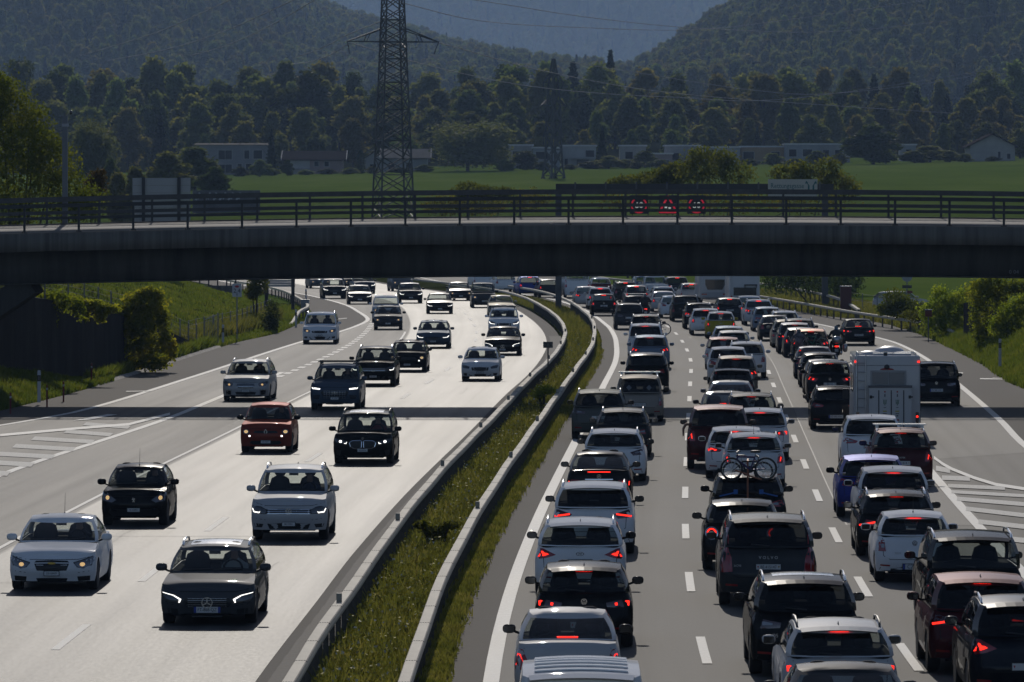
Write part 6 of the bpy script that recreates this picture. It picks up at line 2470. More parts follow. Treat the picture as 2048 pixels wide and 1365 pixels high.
b0 = Vector((bxp(40, 268), 268, 4.2))
bush('broadleaf_tree', 'tree', px_lobes(b0, 268, [(-40, 250, 90, 110), (20, 220, 50, 60), (0, 190, 35, 40), (60, 290, 60, 50), (70, 240, 35, 35), (110, 330, 55, 45), (40, 360, 90, 60), (140, 380, 50, 40), (150, 420, 60, 30), (90, 290, 40, 30),
                                                          (175, 395, 40, 22), (2, 165, 18, 22), (0, 420, 90, 40)]), 19000, .155, lm_near, 'sunlit yellow-green tree at the left edge behind the bridge', stems=7, seed=21, loc=b0, hgt=9)
b0 = Vector((bxp(190, 300), 300, 4.5))
bush('shrub', 'shrub', px_lobes(b0, 300, [(190, 370, 22, 26), (200, 352, 14, 14), (178, 392, 25, 18)]), 1500, .17, lm_rust, 'small rust-coloured shrub right of the sunlit tree', seed=22, loc=b0)
for i, (bl, lab) in enumerate((([(1420, 330, 60, 36), (1390, 345, 45, 35), (1470, 350, 40, 30), (1400, 308, 25, 16), (1450, 318, 22, 18)], 'big dark bush behind the left half of the gantry'),
                               ([(1265, 362, 40, 12), (1310, 355, 35, 14), (1235, 366, 26, 9)], 'low bushes in a line left of the big dark bush'),
                               ([(1345, 350, 30, 22), (1330, 362, 40, 14)], 'medium bush squeezed beside the big dark bush'),
                               ([(1580, 350, 40, 24), (1610, 345, 30, 24), (1655, 340, 30, 26), (1670, 365, 40, 24), (1700, 380, 25, 22)], 'dark bush behind the rescue-lane sign'),
                               ([(950, 385, 45, 14), (935, 375, 22, 10), (1010, 385, 20, 10)], 'low bush peeping over the bridge rail left of the gantry'),
                               ([(890, 410, 50, 22), (1060, 400, 45, 22), (960, 410, 60, 20)], 'hedge-like bush seen through the bridge rails'),
                               ([(1250, 400, 60, 22), (1450, 405, 120, 25), (1620, 400, 90, 28)], 'dark hedge seen between the speed signs'))):
    d = (470, 480, 474, 466, 500, 520, 500)[i]
    b0 = Vector((bxp(bl[0][0], d), d, 1.5))
    bush('shrub', 'shrub', px_lobes(b0, d, bl), 3400 if i != 1 else 1800, .26, lm_bush, lab, 'bushes beyond the bridge', seed=30 + i, loc=b0, stems=4)
def px_right(bl):
    return bl[0][0] > 1700


# creepers and scrub by the retaining walls
for i, (d, bl, n, sz, m, lab) in enumerate((
        (262, [(290, 603, 44, 22), (262, 625, 30, 18), (312, 635, 30, 24), (275, 655, 34, 22), (240, 628, 22, 14), (330, 680, 16, 30), (296, 690, 30, 26), (262, 690, 16, 30), (300, 588, 26, 14), (345, 700, 12, 22), (300, 725, 40, 16), (230, 640, 14, 22)], 8000, .17, lm_ivy, 'sunlit creeper hanging over the dark retaining wall'),
        (240, [(110, 598, 40, 18), (140, 610, 26, 20), (90, 640, 22, 30), (160, 620, 14, 22), (50, 610, 60, 34), (20, 660, 50, 34)], 3800, .15, lm_ivy, 'shaded creeper with lit leaf tips under the left bridge end'),
        (247, [(180, 610, 30, 10), (212, 618, 28, 10), (150, 604, 26, 12), (200, 632, 14, 14), (170, 628, 10, 16)], 3000, .14, lm_ivy, 'thin creeper trailing along the top of the dark wall'),
        (352, [(516, 568, 20, 24), (505, 585, 16, 16)], 1500, .17, lm_bush, 'round green bush behind the kilometre sign'),
        (338, [(545, 625, 14, 26), (535, 645, 14, 20), (548, 650, 12, 18)], 1400, .14, lm_dark, 'dark upright shrub by the wire fence'),
        (385, [(375, 600, 22, 16), (360, 612, 16, 12)], 900, .18, lm_rust, 'brownish scrub at the foot of the far ramp'),
        (345, [(1790, 600, 26, 22), (1810, 612, 30, 20), (1775, 616, 22, 14), (1840, 622, 34, 12), (1800, 626, 40, 10)], 3600, .16, lm_bush, 'round green bush beside the side road'),
        (322, [(1880, 600, 22, 30), (1905, 618, 26, 34), (1895, 645, 30, 26), (1930, 600, 26, 26), (1925, 640, 18, 34), (1860, 625, 26, 22), (1870, 650, 26, 14)], 6200, .14, lm_ivy, 'ivy curtain over the low wall end at the right'),
        (292, [(1960, 585, 28, 30), (1985, 570, 28, 22), (1962, 630, 24, 42), (2000, 600, 20, 26), (1965, 675, 22, 24), (2030, 575, 30, 18)], 5600, .14, lm_ivy, 'ivy column hanging below the right bridge end'),
        (286, [(2020, 628, 28, 22), (1998, 648, 26, 20), (2042, 612, 22, 26), (2020, 655, 34, 14)], 3200, .13, lm_ivy, 'bright weedy shrub at the top of the right bank'),
        (420, [(1640, 560, 70, 30), (1700, 560, 30, 26), (1560, 560, 40, 26), (1690, 585, 26, 14)], 4200, .22, lm_dark, 'dark tree mass under the bridge behind the far guard rail'),
        (330, [(1855, 640, 40, 10), (1830, 630, 34, 10)], 1600, .12, lm_bush, 'low scrub behind the right guard rail'),
        (130, [(868, 1062, 26, 14), (842, 1050, 16, 7), (900, 1050, 18, 8), (880, 1078, 16, 12)], 700, .11, lm_bush, 'fern-like plant sprawling in the median'),
        (213, [(1090, 780, 22, 10), (1078, 790, 16, 8)], 700, .1, lm_ivy, 'leafy weed clump in the median near the distance sign'))):
    zb_ = {240: .8, 262: 1.0}.get(d, .3)
    cxm = sum(b[0] for b in bl) / len(bl)
    b0 = Vector((bxp(cxm, d), d, zb_ if d > 215 else .1))
    bush('creeper' if 'creeper' in lab or 'ivy' in lab else 'shrub', 'plant', px_lobes(b0, d, bl, .7 if 'creeper' in lab or 'ivy' in lab else 1.0), n, sz, m, lab, seed=60 + i, loc=b0, stems=0 if 'creeper' in lab or 'ivy' in lab or (d < 350 and px_right(bl)) else 4)

# ------------------------------------------------------------------ wooded hills: every crown an instance on the slope
kinds_col = bpy.data.collections.new('hill_tree_kinds')
for k_ in ('broad', 'autumn', 'tall', 'conifer'):
    for (cm_, tm_) in PROTO[k_][:1 if k_ == 'conifer' else 9]:
        o = bpy.data.objects.new('hill_tree_kind', cm_)
        kinds_col.objects.link(o)


def forest(name, pts, scl):
    me = bpy.data.meshes.new(name)
    me.from_pydata(pts, [], [])
    a = me.attributes.new('scl', 'FLOAT', 'POINT')
    a.data.foreach_set('value', scl)
    a = me.attributes.new('rot', 'FLOAT_VECTOR', 'POINT')
    a.data.foreach_set('vector', [c for _ in pts for c in (0, 0, RND.uniform(0, 6.28))])
    o = obj(name, me, kind='stuff', label='dense mixed woodland covering the hillside', cat='forest')
    ng = bpy.data.node_groups.new(name, 'GeometryNodeTree')
    ng.interface.new_socket('Geometry', in_out='INPUT', socket_type='NodeSocketGeometry')
    ng.interface.new_socket('Geometry', in_out='OUTPUT', socket_type='NodeSocketGeometry')
    n = ng.nodes
    gi, go = n.new('NodeGroupInput'), n.new('NodeGroupOutput')
    ip, ci = n.new('GeometryNodeInstanceOnPoints'), n.new('GeometryNodeCollectionInfo')
    ci.inputs['Collection'].default_value = kinds_col
    ci.inputs['Separate Children'].default_value = True
    ci.inputs['Reset Children'].default_value = True
    s_, r_ = n.new('GeometryNodeInputNamedAttribute'), n.new('GeometryNodeInputNamedAttribute')
    s_.data_type, r_.data_type = 'FLOAT', 'FLOAT_VECTOR'
    s_.inputs['Name'].default_value, r_.inputs['Name'].default_value = 'scl', 'rot'
    ip.inputs['Pick Instance'].default_value = True
    L_ = ng.links.new
    L_(gi.outputs[0], ip.inputs['Points'])
    L_(ci.outputs[0], ip.inputs['Instance'])
    L_(s_.outputs['Attribute'], ip.inputs['Scale'])
    L_(r_.outputs['Attribute'], ip.inputs['Rotation'])
    L_(ip.outputs[0], go.inputs[0])
    md = o.modifiers.new('trees', 'NODES')
    md.node_group = ng
    return o


def hill(name, d0, d1, z0, sil, px0, px1, sx, sy, smin, smax, fname):
    """slope rising from distance d0 to a ridge at d1 whose skyline follows sil [(px, py)]"""
    def ridge(x):
        px = CXP + x / d1 * FPX
        px = max(sil[0][0], min(sil[-1][0], px))
        return EYE + (HYP - interp(sil, px)) * d1 / FPX - 15 * smin

    def z_at(x, d):
        t = (d - d0) / (d1 - d0)
        u = x + 0
        rr_ = ridge(u * d1 / d)
        return z0 + (rr_ - z0) * max(0, t) ** 1.05 + 5 * sin(x * .013 + d * .004) * min(1, t * 4)
    X0, X1 = (px0 - CXP) / FPX * d1, (px1 - CXP) / FPX * d1
    v, f = [], []
    nx, ny = 44, 18
    for j in range(ny + 1):
        d = d0 + (d1 - d0) * j / ny
        for i in range(nx + 1):
            x = (X0 + (X1 - X0) * i / nx) * d / d1
            v.append((x, d, z_at(x, d)))
    for i in range(nx + 1):
        x = X0 + (X1 - X0) * i / nx
        v.append((x, d1 + 400, -20))
    for j in range(ny + 1):
        for i in range(nx):
            a = j * (nx + 1) + i
            f.append((a, a + 1, a + nx + 2, a + nx + 1))
    obj(name, npmesh(name, v, f, [wood_floor], True), kind='structure')
    pts, scl = [], []
    d = d0 + 5
    while d < d1 + 8:
        x = X0 * d / d1
        while x < X1 * d / d1:
            xx, dd = x + RND.uniform(-.5, .5) * sx, d + RND.uniform(-.5, .5) * sy
            px = CXP + xx / dd * FPX
            zq = z_at(xx, min(dd, d1)) - 1.0
            py = HYP - (zq - EYE) * FPX / dd
            if -160 < px < 2210 and py > -140:
                pts.append((xx, dd, zq))
                scl.append(RND.uniform(smin, smax))
            x += sx
        d += sy
    forest(fname, pts, scl)


hill('hill', 2900, 4600, 54, [(-900, -800), (0, -620), (300, -420), (560, -110), (640, 4), (800, 50), (900, 82), (1000, 106), (1150, 138), (1300, 165)], -500, 1330, 9.5, 17, .7, 1.15, 'forest')
hill('hill', 2300, 3500, 42, [(1300, 150), (1350, 110), (1380, 82), (1440, 42), (1500, 4), (1620, -110), (1800, -330), (2200, -620), (2900, -800)], 1290, 2600, 8.5, 14, .65, 1.1, 'forest')
hill('hill', 8200, 12000, 110, [(-2500, -420), (900, -480), (1100, -450), (1300, -500), (1500, -460), (4500, -400)], -2500, 4500, 18, 26, 1.3, 2.0, 'forest')
for q_, lab in zip([o for o in sc.objects if o.name.startswith('forest')], ('wooded hillside rising behind the valley on the left', 'wooded hillside closing the valley on the right', 'hazy blue wooded mountain in the gap between the two hills')):
    q_['label'] = lab

# ------------------------------------------------------------------ grass
gr_a = leafmat('grass_blades', [(.085, .098, .024), (.15, .155, .045), (.28, .24, .1)], .4, .8, rnd=0)
gr_b = leafmat('grass_bank', [(.055, .08, .014), (.105, .14, .026), (.19, .19, .055)], .48, .6, rnd=0)


def grass(name, pts, h, w, m, blades=4, seed=3, lean=.5):
    rng = np.random.default_rng(seed)
    p = np.repeat(np.asarray(pts), blades, 0)
    n = len(p)
    p = p + np.stack([rng.normal(0, .05, n), rng.normal(0, .05, n), np.zeros(n)], 1)
    a = rng.uniform(0, 2 * pi, n)
    hh = h * rng.uniform(.4, 1.2, n)
    dx, dy = np.cos(a), np.sin(a)
    ln = rng.uniform(0, lean, n) * hh
    b = rng.uniform(0, 2 * pi, n)
    tip = p + np.stack([np.cos(b) * ln, np.sin(b) * ln, hh], 1)
    off = np.stack([dx, dy, np.zeros(n)], 1) * (w * rng.uniform(.6, 1.4, n))[:, None] * .5
    mid = p * .45 + tip * .55 + np.stack([np.zeros(n), np.zeros(n), hh * .08], 1)
    V = np.stack([p - off, p + off, mid + off * .8, tip, mid - off * .8], 1).reshape(-1, 3)
    Fq = np.arange(5 * n, dtype=np.int32).reshape(-1, 5)
    return obj(name, npmesh(name, V, Fq, [m]), kind='stuff')


def scatter(n, d0, d1, fa, fb, zf, rng, power=1.6):
    u = rng.uniform(0, 1, n)
    d = (d0 ** (1 - power) + u * (d1 ** (1 - power) - d0 ** (1 - power))) ** (1 / (1 - power))
    t = rng.uniform(0, 1, n)
    out = []
    for dd, tt in zip(d, t):
        a, b = fa(dd), fb(dd)
        x = a + (b - a) * tt
        out.append((x, dd, zf(x, dd)))
    return out


rg = np.random.default_rng(17)
strip('median', 60, 560, lambda d: LR(d) - .12, lambda d: Cc(d) - 4.5, bank_grass, .02, 3, cols=2)
mz = lambda x, d: .02
o = grass('median_grass', scatter(26000, 82, 470, lambda d: LR(d) - .02, lambda d: Cc(d) - 4.62, mz, rg), .15, .026, gr_a, 4, 3, .9)
o = grass('verge_grass', scatter(5000, 82, 300, lambda d: Cc(d) - 4.95, lambda d: Cc(d) - 4.42, mz, rg), .16, .026, gr_a, 4, 4, .8)
tall = [q for q in scatter(3000, 84, 420, lambda d: LR(d) + .12, lambda d: Cc(d) - 5.0, mz, rg)]
grass('median_weeds', tall, .36, .03, gr_a, 5, 6, .7)
fl = np.array(scatter(7500, 84, 330, lambda d: LR(d) + .1, lambda d: Cc(d) - 5.0, lambda x, d: .12 + RND.random() * .28, rg))
V, Fq = diamonds_np(fl, .065, rg, .9)
obj('wildflowers', npmesh('wildflowers', V, Fq, [mat('flower_yellow', (.5, .4, .03), .7), mat('flower_white', (.6, .6, .55), .7)], False, (rg.uniform(0, 1, len(fl)) > .88).astype(int)), kind='stuff')
lz = lambda x, d: left_z(EL(d) - x, d) - .03 + .12 * smooth01(1, 6, EL(d) - x) * sin(x * .9 + d * .37) * cos(x * .41 - d * .23)
rz_ = lambda x, d: right_z(x - ER(d), d) - .03
grass('bank_grass', scatter(9000, 206, 250, lambda d: EL(d) - wall_off(d) if d < 246 else EL(d) - .9, lambda d: EL(d) - .05, lz, rg), .26, .035, gr_b, 4, 7)
grass('bank_grass', scatter(20000, 306, 420, lambda d: EL(d) - 13, lambda d: EL(d) - .05, lz, rg), .22, .05, gr_b, 3, 8)
grass('bank_grass', scatter(12000, 250, 306, lambda d: EL(d) - wall_off(d) - 9, lambda d: EL(d) - wall_off(d) - .1, lz, rg), .3, .05, gr_b, 3, 9)
grass('bank_grass', scatter(26000, 232, 340, lambda d: ER(d) - .05, lambda d: ER(d) + 6.5, rz_, rg), .34, .04, gr_b, 4, 10)
grass('roadside_weeds', scatter(900, 246, 306, lambda d: EL(d) - wall_off(d) + .05, lambda d: EL(d) - .35, lambda x, d: .06, rg, 1.01), .55, .05, gr_b, 6, 12, .9)
grass('roadside_weeds', scatter(1600, 308, 372, lambda d: EL(d) - 2.9, lambda d: EL(d) - 1.6, lz, rg, 1.01), .8, .06, gr_a, 6, 13, .7)
grass('bank_grass', scatter(12000, 335, 470, lambda d: ER(d) - .05, lambda d: ER(d) + 7, rz_, rg), .34, .05, gr_a, 4, 11)

# ------------------------------------------------------------------ houses at the foot of the wood
w_glass = mat('house_glass', (.012, .014, .018), .5, spec=.2)
w_frame = mat('house_window_frame', (.32, .32, .31), .6)


def facade(name):
    return mat(name[0], name[1], .85, var=.12, vscale=.6)


F_ = dict(grey=facade(('render_grey', (.2, .2, .21))), white=facade(('render_white', (.36, .36, .35))), pink=facade(('render_pink', (.26, .2, .19))), ochre=facade(('render_ochre', (.32, .23, .14))), pale=facade(('render_pale', (.3, .295, .28))),
          blue=facade(('render_bluegrey', (.25, .265, .285))))
r_dark = scruffy('roof_tiles_dark', [(.05, .042, .038), (.075, .062, .055)], 1.5, .7, .4, 3)
r_pale = scruffy('roof_sheet_pale', [(.22, .2, .17), (.28, .25, .21)], .8, .6, .1, 3)
r_flat = mat('flat_roof_edge', (.5, .5, .5), .3, var=.1, vscale=1)


def house(px0, px1, ytop, ybase, d, wall, label, wins=(), roof='flat', depth=9., roof_m=None, rise=2.2, over=.5, parts=()):
    """box house facing the viewer; windows as (u0, u1, v0, v1) fractions of the facade"""
    A, B = P(px0, ybase, d), P(px1, ybase, d)
    zt_ = P(px0, ytop, d).z
    zb_ = min(A.z, gz(A.x, d)) - .4
    w, h = B.x - A.x, zt_ - zb_
    root = empty('house', (A.x, d, zb_), label=label, cat='house', group='houses at the field edge')
    q = MB()
    q.box((0, 0, 0), (w, depth, h))
    q.build('wall', F_[wall], root)
    if roof == 'flat':
        q = MB()
        q.box((-.25, -.25, h), (w + .25, depth + .25, h + .28))
        q.build('roof', roof_m or r_flat, root)
    elif roof == 'saw':
        rt = obj('roof', None, root)
        n = 5
        for k in range(n):
            q = MB()
            a, b = w * k / n - .1, w * (k + 1) / n - .25
            q.box((a, -.4, h), (b, depth, h + .12))
            q.quad([(a, -.5, h + .12), (b, -.5, h + .12), (b, depth, h + .5), (a, depth, h + .5)])
            q.quad([(a, -.5, h + .12), (a, depth, h + .5), (a, depth, h + .12)])
            q.quad([(b, -.5, h + .12), (b, depth, h + .12), (b, depth, h + .5)])
            q.build('panel', r_pale, rt)
    elif roof == 'ridge':       # ridge runs left-right
        q = MB()
        o_ = over
        for s, y in ((-1, -o_), (1, depth + o_)):
            q.quad([(-o_, y, h - .15), (w + o_, y, h - .15), (w + o_, depth / 2, h + rise), (-o_, depth / 2, h + rise)][::s * -1])
            q.quad([(-o_, y, h - .35), (w + o_, y, h - .35), (w + o_, depth / 2, h + rise - .2), (-o_, depth / 2, h + rise - .2)][::s])
        q.build('roof', roof_m or r_dark, root)
        q = MB()
        for x in (0, w):
            q.quad([(x, 0, h), (x, depth, h), (x, depth / 2, h + rise - .2)])
        q.build('gable', F_[wall], root)
        q = MB()
        for x in (-o_ - .02, w + o_ - .1):
            q.bar((x, -o_ - .02, h - .2), (x, depth / 2, h + rise), .14, .3)
        q.build('bargeboard', F_['white'], root)
    else:                        # gable towards the viewer
        q = MB()
        o_ = over
        for s in (0, 1):
            xa = -o_ if s == 0 else w + o_
            q.quad([(xa, -o_, h - .2), (xa, depth + o_, h - .2), (w / 2, depth + o_, h + rise), (w / 2, -o_, h + rise)][::-1 if s == 0 else 1])
            q.quad([(xa, -o_, h - .4), (xa, depth + o_, h - .4), (w / 2, depth + o_, h + rise - .2), (w / 2, -o_, h + rise - .2)][::1 if s == 0 else -1])
        q.build('roof', roof_m or r_dark, root)
        q = MB()
        q.quad([(0, -.003, h), (w, -.003, h), (w / 2, -.003, h + rise - .2)])
        q.build('gable', F_[wall], root)
    for (u0, u1, v0, v1) in wins:
        q = MB()
        q.box((u0 * w - .08, -.06, v0 * h - .08), (u1 * w + .08, 0.02, v1 * h + .08))
        f = q.build('window', w_frame, root)
        n = max(1, int((u1 - u0) * w / 1.3))
        for k in range(n):
            a, b = u0 * w + (u1 - u0) * w * k / n + .04, u0 * w + (u1 - u0) * w * (k + 1) / n - .04
            q = MB()
            q.box((a, -.075, v0 * h), (b, -.061, v1 * h))
            q.build('pane', w_glass, f)
    for (mname, u0, u1, v0, v1, y0, y1, nm) in parts:
        q = MB()
        q.box((u0 * w, y0, v0 * h), (u1 * w, y1, v1 * h))
        q.build(nm, F_.get(mname, w_glass), root)
    return root


house(388, 540, 291, 349, 1140, 'grey', 'grey two-storey house with a jagged bright roof', [(.32, .5, .56, .84), (.66, .73, .58, .84), (.78, .9, .58, .84), (.32, .5, .14, .40), (.57, .63, .14, .42), (.68, .76, .14, .42)], 'saw')
house(572, 685, 318, 352, 1130, 'pink', 'house with dark hipped roof and a white front section', [(.06, .14, .55, .85), (.22, .38, .55, .85), (.5, .58, .6, .85), (.68, .76, .6, .85), (.2, .36, .06, .42)], 'ridge', depth=10, rise=1.6, over=.9,
      parts=[('white', .0, .42, .0, .97, -.12, -.01, 'front_wall'), ('grey', .15, .44, .44, .48, -1.2, -.13, 'balcony')])
house(727, 770, 318, 346, 1140, 'white', 'small white-gabled house left of the big pylon leg', [(.3, .6, .3, .65)], 'gable', rise=1.5)
house(768, 855, 315, 348, 1132, 'blue', 'house with a pale sunlit pitched roof behind the big pylon', [(.1, .25, .2, .7), (.5, .62, .2, .7)], 'ridge', roof_m=r_pale, rise=1.7, over=.8)
house(1018, 1065, 292, 345, 1150, 'pale', 'pale flat-roofed house at the left end of the terrace', [(.15, .7, .55, .8)])
house(1066, 1120, 297, 345, 1142, 'blue', 'blue-grey flat-roofed house behind the small pylon', [(.1, .55, .58, .86), (.2, .6, .1, .4)])
house(1122, 1192, 293, 345, 1150, 'white', 'white flat-roofed house right of the small pylon', [(.1, .2, .3, .55), (.45, .8, .28, .52), (.7, .95, .62, .85)], parts=[('pale', .55, .98, .0, .25, -1.6, -.02, 'porch'), ('white', .3, 1.0, .55, .58, -1.2, -.02, 'balcony')])
house(1240, 1292, 293, 345, 1155, 'pale', 'pale flat-roofed house between the spruce and the bushes', [(.2, .5, .55, .8)])
house(1284, 1345, 309, 345, 1140, 'pink', 'low pinkish flat-roofed house', [(.1, .4, .3, .7), (.6, .9, .3, .7)])
house(1330, 1400, 293, 335, 1150, 'pale', 'pale house half hidden by the big dark bush', [(.2, .4, .4, .7)])
house(1402, 1480, 296, 340, 1142, 'blue', 'bluish flat-roofed house with a shining roof edge', [(.05, .4, .55, .8), (.05, .35, .1, .35)])
house(1482, 1568, 295, 338, 1146, 'ochre', 'ochre flat-roofed house left of the grey one', [(.05, .3, .5, .8), (.7, .9, .5, .8), (.3, .5, .1, .4)])
house(1571, 1640, 290, 338, 1140, 'blue', 'grey flat-roofed house with four square windows', [(.1, .32, .55, .82), (.5, .78, .55, .82), (.1, .32, .12, .4), (.5, .78, .12, .4)])
house(1640, 1700, 290, 338, 1146, 'pale', 'pale flat-roofed house next to the very dark tree', [(.1, .3, .5, .8), (.5, .75, .5, .8)])
house(1803, 1832, 291, 330, 1146, 'blue', 'narrow bluish flat-roofed house right of the very dark tree', [(.3, .7, .5, .8)])
house(1940, 2030, 292, 328, 1120, 'pale', 'grey gabled house at the far right edge of the field', [(.62, .68, .4, .7), (.82, .9, .35, .6)], 'gable', rise=2.4, depth=13, over=.8)
h1 = house(2003, 2075, 102, 132, 2490, 'grey', 'modern flat-roofed building high on the right hillside', [(.05, .9, .55, .8), (.05, .9, .1, .35)])

# ------------------------------------------------------------------ pylons and cables
m_lat = mat('lattice_steel', (.035, .037, .033), .6, .1)
m_lat2 = mat('lattice_steel_far', (.05, .055, .055), .6, .1)
m_cable = mat('cable', (.09, .09, .1), .5, .4)


def pylon(px, d, levels, ybase, rot, label, arms, m, bar=.1):
    """lattice tower; levels [(py, half width in m)] from base to top"""
    b = P(px, ybase, d)
    root = empty('pylon', b, rot, label=label, cat='pylon')
    lv = [(EYE + (HYP - y) * d / FPX - b.z, w) for y, w in levels]
    corners = [(-1, -1), (1, -1), (1, 1), (-1, 1)]
    for cx, cy_ in corners:
        q = MB()
        for (z0, w0), (z1, w1) in zip(lv, lv[1:]):
            q.bar((cx * w0, cy_ * w0, z0), (cx * w1, cy_ * w1, z1), bar * 1.5)
        q.build('leg', m, root)
    for k in range(4):
        a, c = corners[k], corners[(k + 1) % 4]
        q = MB()
        for i, ((z0, w0), (z1, w1)) in enumerate(zip(lv, lv[1:])):
            q.bar((a[0] * w0, a[1] * w0, z0), (c[0] * w1, c[1] * w1, z1), bar)
            q.bar((c[0] * w0, c[1] * w0, z0), (a[0] * w1, a[1] * w1, z1), bar)
            if i % 2 == 1:
                q.bar((a[0] * w0, a[1] * w0, z0), (c[0] * w0, c[1] * w0, z0), bar)
        q.build('bracing', m, root)
    for (ya, yb_, reach, hw) in arms:
        za, zb_ = [EYE + (HYP - y) * d / FPX - b.z for y in (ya, yb_)]
        for s in (-1, 1):
            q = MB()
            tip = (s * reach, 0, zb_)
            for cy_ in (-1, 1):
                q.bar((s * hw, cy_ * hw, zb_), tip, bar)
                q.bar((s * hw, cy_ * hw, za), tip, bar)
                q.bar((s * (hw + reach) / 2, cy_ * hw / 2, zb_), (s * (hw * .6 + reach * .4), cy_ * hw * .6, (za * .6 + zb_ * .4)), bar * .7)
            for t in (.3, .6):
                x = s * (hw + (reach - hw) * t)
                q.bar((x, -hw * (1 - t), zb_), (x, hw * (1 - t), zb_), bar * .7)
            ar = q.build('crossarm', m, root)
            q = MB()
            q.tube([(s * reach, 0, zb_), (s * (reach - .25), .2, zb_ - .7), (s * (reach - .4), .5, zb_ - 1.4)], .06, 6)
            q.build('insulator', m_black, ar)
    return root


pylon(786, 670, [(437, 2.0), (415, 1.95), (385, 1.9), (350, 1.83), (315, 1.74), (282, 1.66), (250, 1.59), (220, 1.53), (190, 1.47), (165, 1.41), (142, 1.36), (118, 1.31), (98, 1.27), (84, 1.24), (62, 1.2), (40, 1.14), (18, 1.1), (-8, 1.05), (-40, 1.0), (-75, .9), (-110, .8)],
      436, rad(17), 'large lattice power pylon rising behind the bridge past the top of the picture', [(58, 84, 5.6, 1.22)], m_lat, .115)
pylon(1107, 985, [(385, 2.0), (352, 1.35), (330, 1.1), (300, 1.0), (272, .95), (245, .9), (212, .85), (185, .7), (160, .55), (142, .4), (118, .12)], 385, rad(35),
      'small lattice power pylon with stacked crossarms standing in the field', [(148, 166, 2.2, .55), (200, 212, 2.7, .82), (258, 274, 2.2, .92)], m_lat2, .16)
for i, (pts, lab) in enumerate((
        ([(878, 86, 668), (1100, 145, 800), (1350, 187, 950), (1700, 214, 1150), (2060, 236, 1400)], 'power cable from the right arm tip of the large pylon'),
        ([(700, 86, 672), (900, 142, 800), (1100, 178, 930), (1350, 195, 1080), (1600, 196, 1250), (2060, 128, 1500)], 'power cable from the left arm tip sagging across to the right hillside'),
        ([(815, -20, 670), (1000, 8, 760), (1200, 38, 880), (1420, 58, 1050), (1700, 62, 1250), (2060, 22, 1500)], 'upper power cable sagging low over the valley gap'),
        ([(800, 5, 672), (960, 42, 760), (1150, 55, 900), (1380, 60, 1080), (1560, 42, 1250), (1860, 0, 1500)], 'second upper power cable over the valley gap'),
        ([(1110, 120, 985), (1300, 150, 1060), (1500, 180, 1150), (1660, 188, 1250), (1900, 160, 1400), (2060, 128, 1500)], 'power cable leading right from the tip of the small pylon'),
        ([(482, -10, 640), (400, 28, 720), (300, 70, 860), (160, 112, 1100)], 'power cable descending left, leftmost of the high three'),
        ([(610, -10, 650), (450, 62, 780), (330, 100, 950), (215, 122, 1150)], 'power cable descending left, middle of the high three'),
        ([(650, -12, 650), (540, 52, 760), (450, 92, 900), (380, 112, 1050)], 'power cable descending left, rightmost of the high three'),
        ([(770, 40, 670), (700, 68, 740), (640, 98, 820), (590, 116, 950)], 'power cable running left behind the large pylon body'),
        ([(700, 86, 672), (660, 110, 760), (620, 124, 900), (585, 128, 1000)], 'power cable running left from the left arm tip'))):
    q = MB()
    v = [P(*p) for p in pts]
    tx, ty, tz = [[(k, getattr(p, c)) for k, p in enumerate(v)] for c in 'xyz']
    fine = [Vector((interp(tx, t), interp(ty, t), interp(tz, t))) for t in np.linspace(0, len(v) - 1, 26)]
    q.tube(fine, 0.05 if i < 5 else .055, 4)
    q.build('power_cable', m_cable, label=lab, cat='cable', group='power cables')

# ------------------------------------------------------------------ sign gantry over the queue
m_gan = mat('gantry_steel', (.025, .026, .028), .6, .1, var=.2, vscale=1)
m_gan2 = mat('gantry_post', (.07, .072, .075), .6, .1, var=.2, vscale=1)
m_sblack = mat('display_black', (.006, .006, .007), .5)
m_ledr = mat('led_red', (.6, .02, .03), .4, emit=(1., .02, .05), es=.4)
m_ledw = mat('led_white', (.7, .7, .65), .4, emit=(.9, .92, .8), es=.5)
GD = 410.
gx0, gx1 = bxp(1117, GD), bxp(1650, GD)
ga = empty('sign_gantry', (gx0, GD, 0), label='dark steel sign gantry spanning the queue beyond the bridge', cat='gantry')
zt1 = P(0, 368, GD).z
for x in (0, gx1 - gx0):
    q = MB()
    q.box((x - .22, -.2, -.3), (x + .22, .2, zt1 - .4))
    q.build('post', m_gan2, ga)
q = MB()
q.box((-.2, -.35, zt1 - .6), (gx1 - gx0 + .6, .35, zt1))
q.build('beam', m_gan, ga)
for k in range(9):
    q = MB()
    x = 1.2 + k * 2.2
    q.box((x - .06, -.42, zt1 - 1.0), (x + .06, -.36, zt1 + .12))
    q.build('bracket', m_gan2, ga)
q = MB()
q.box((-.2, -1.0, zt1 - 2.55), (gx1 - gx0 + .4, -.4, zt1 - 2.48))
q.build('walkway', m_gan2, ga)


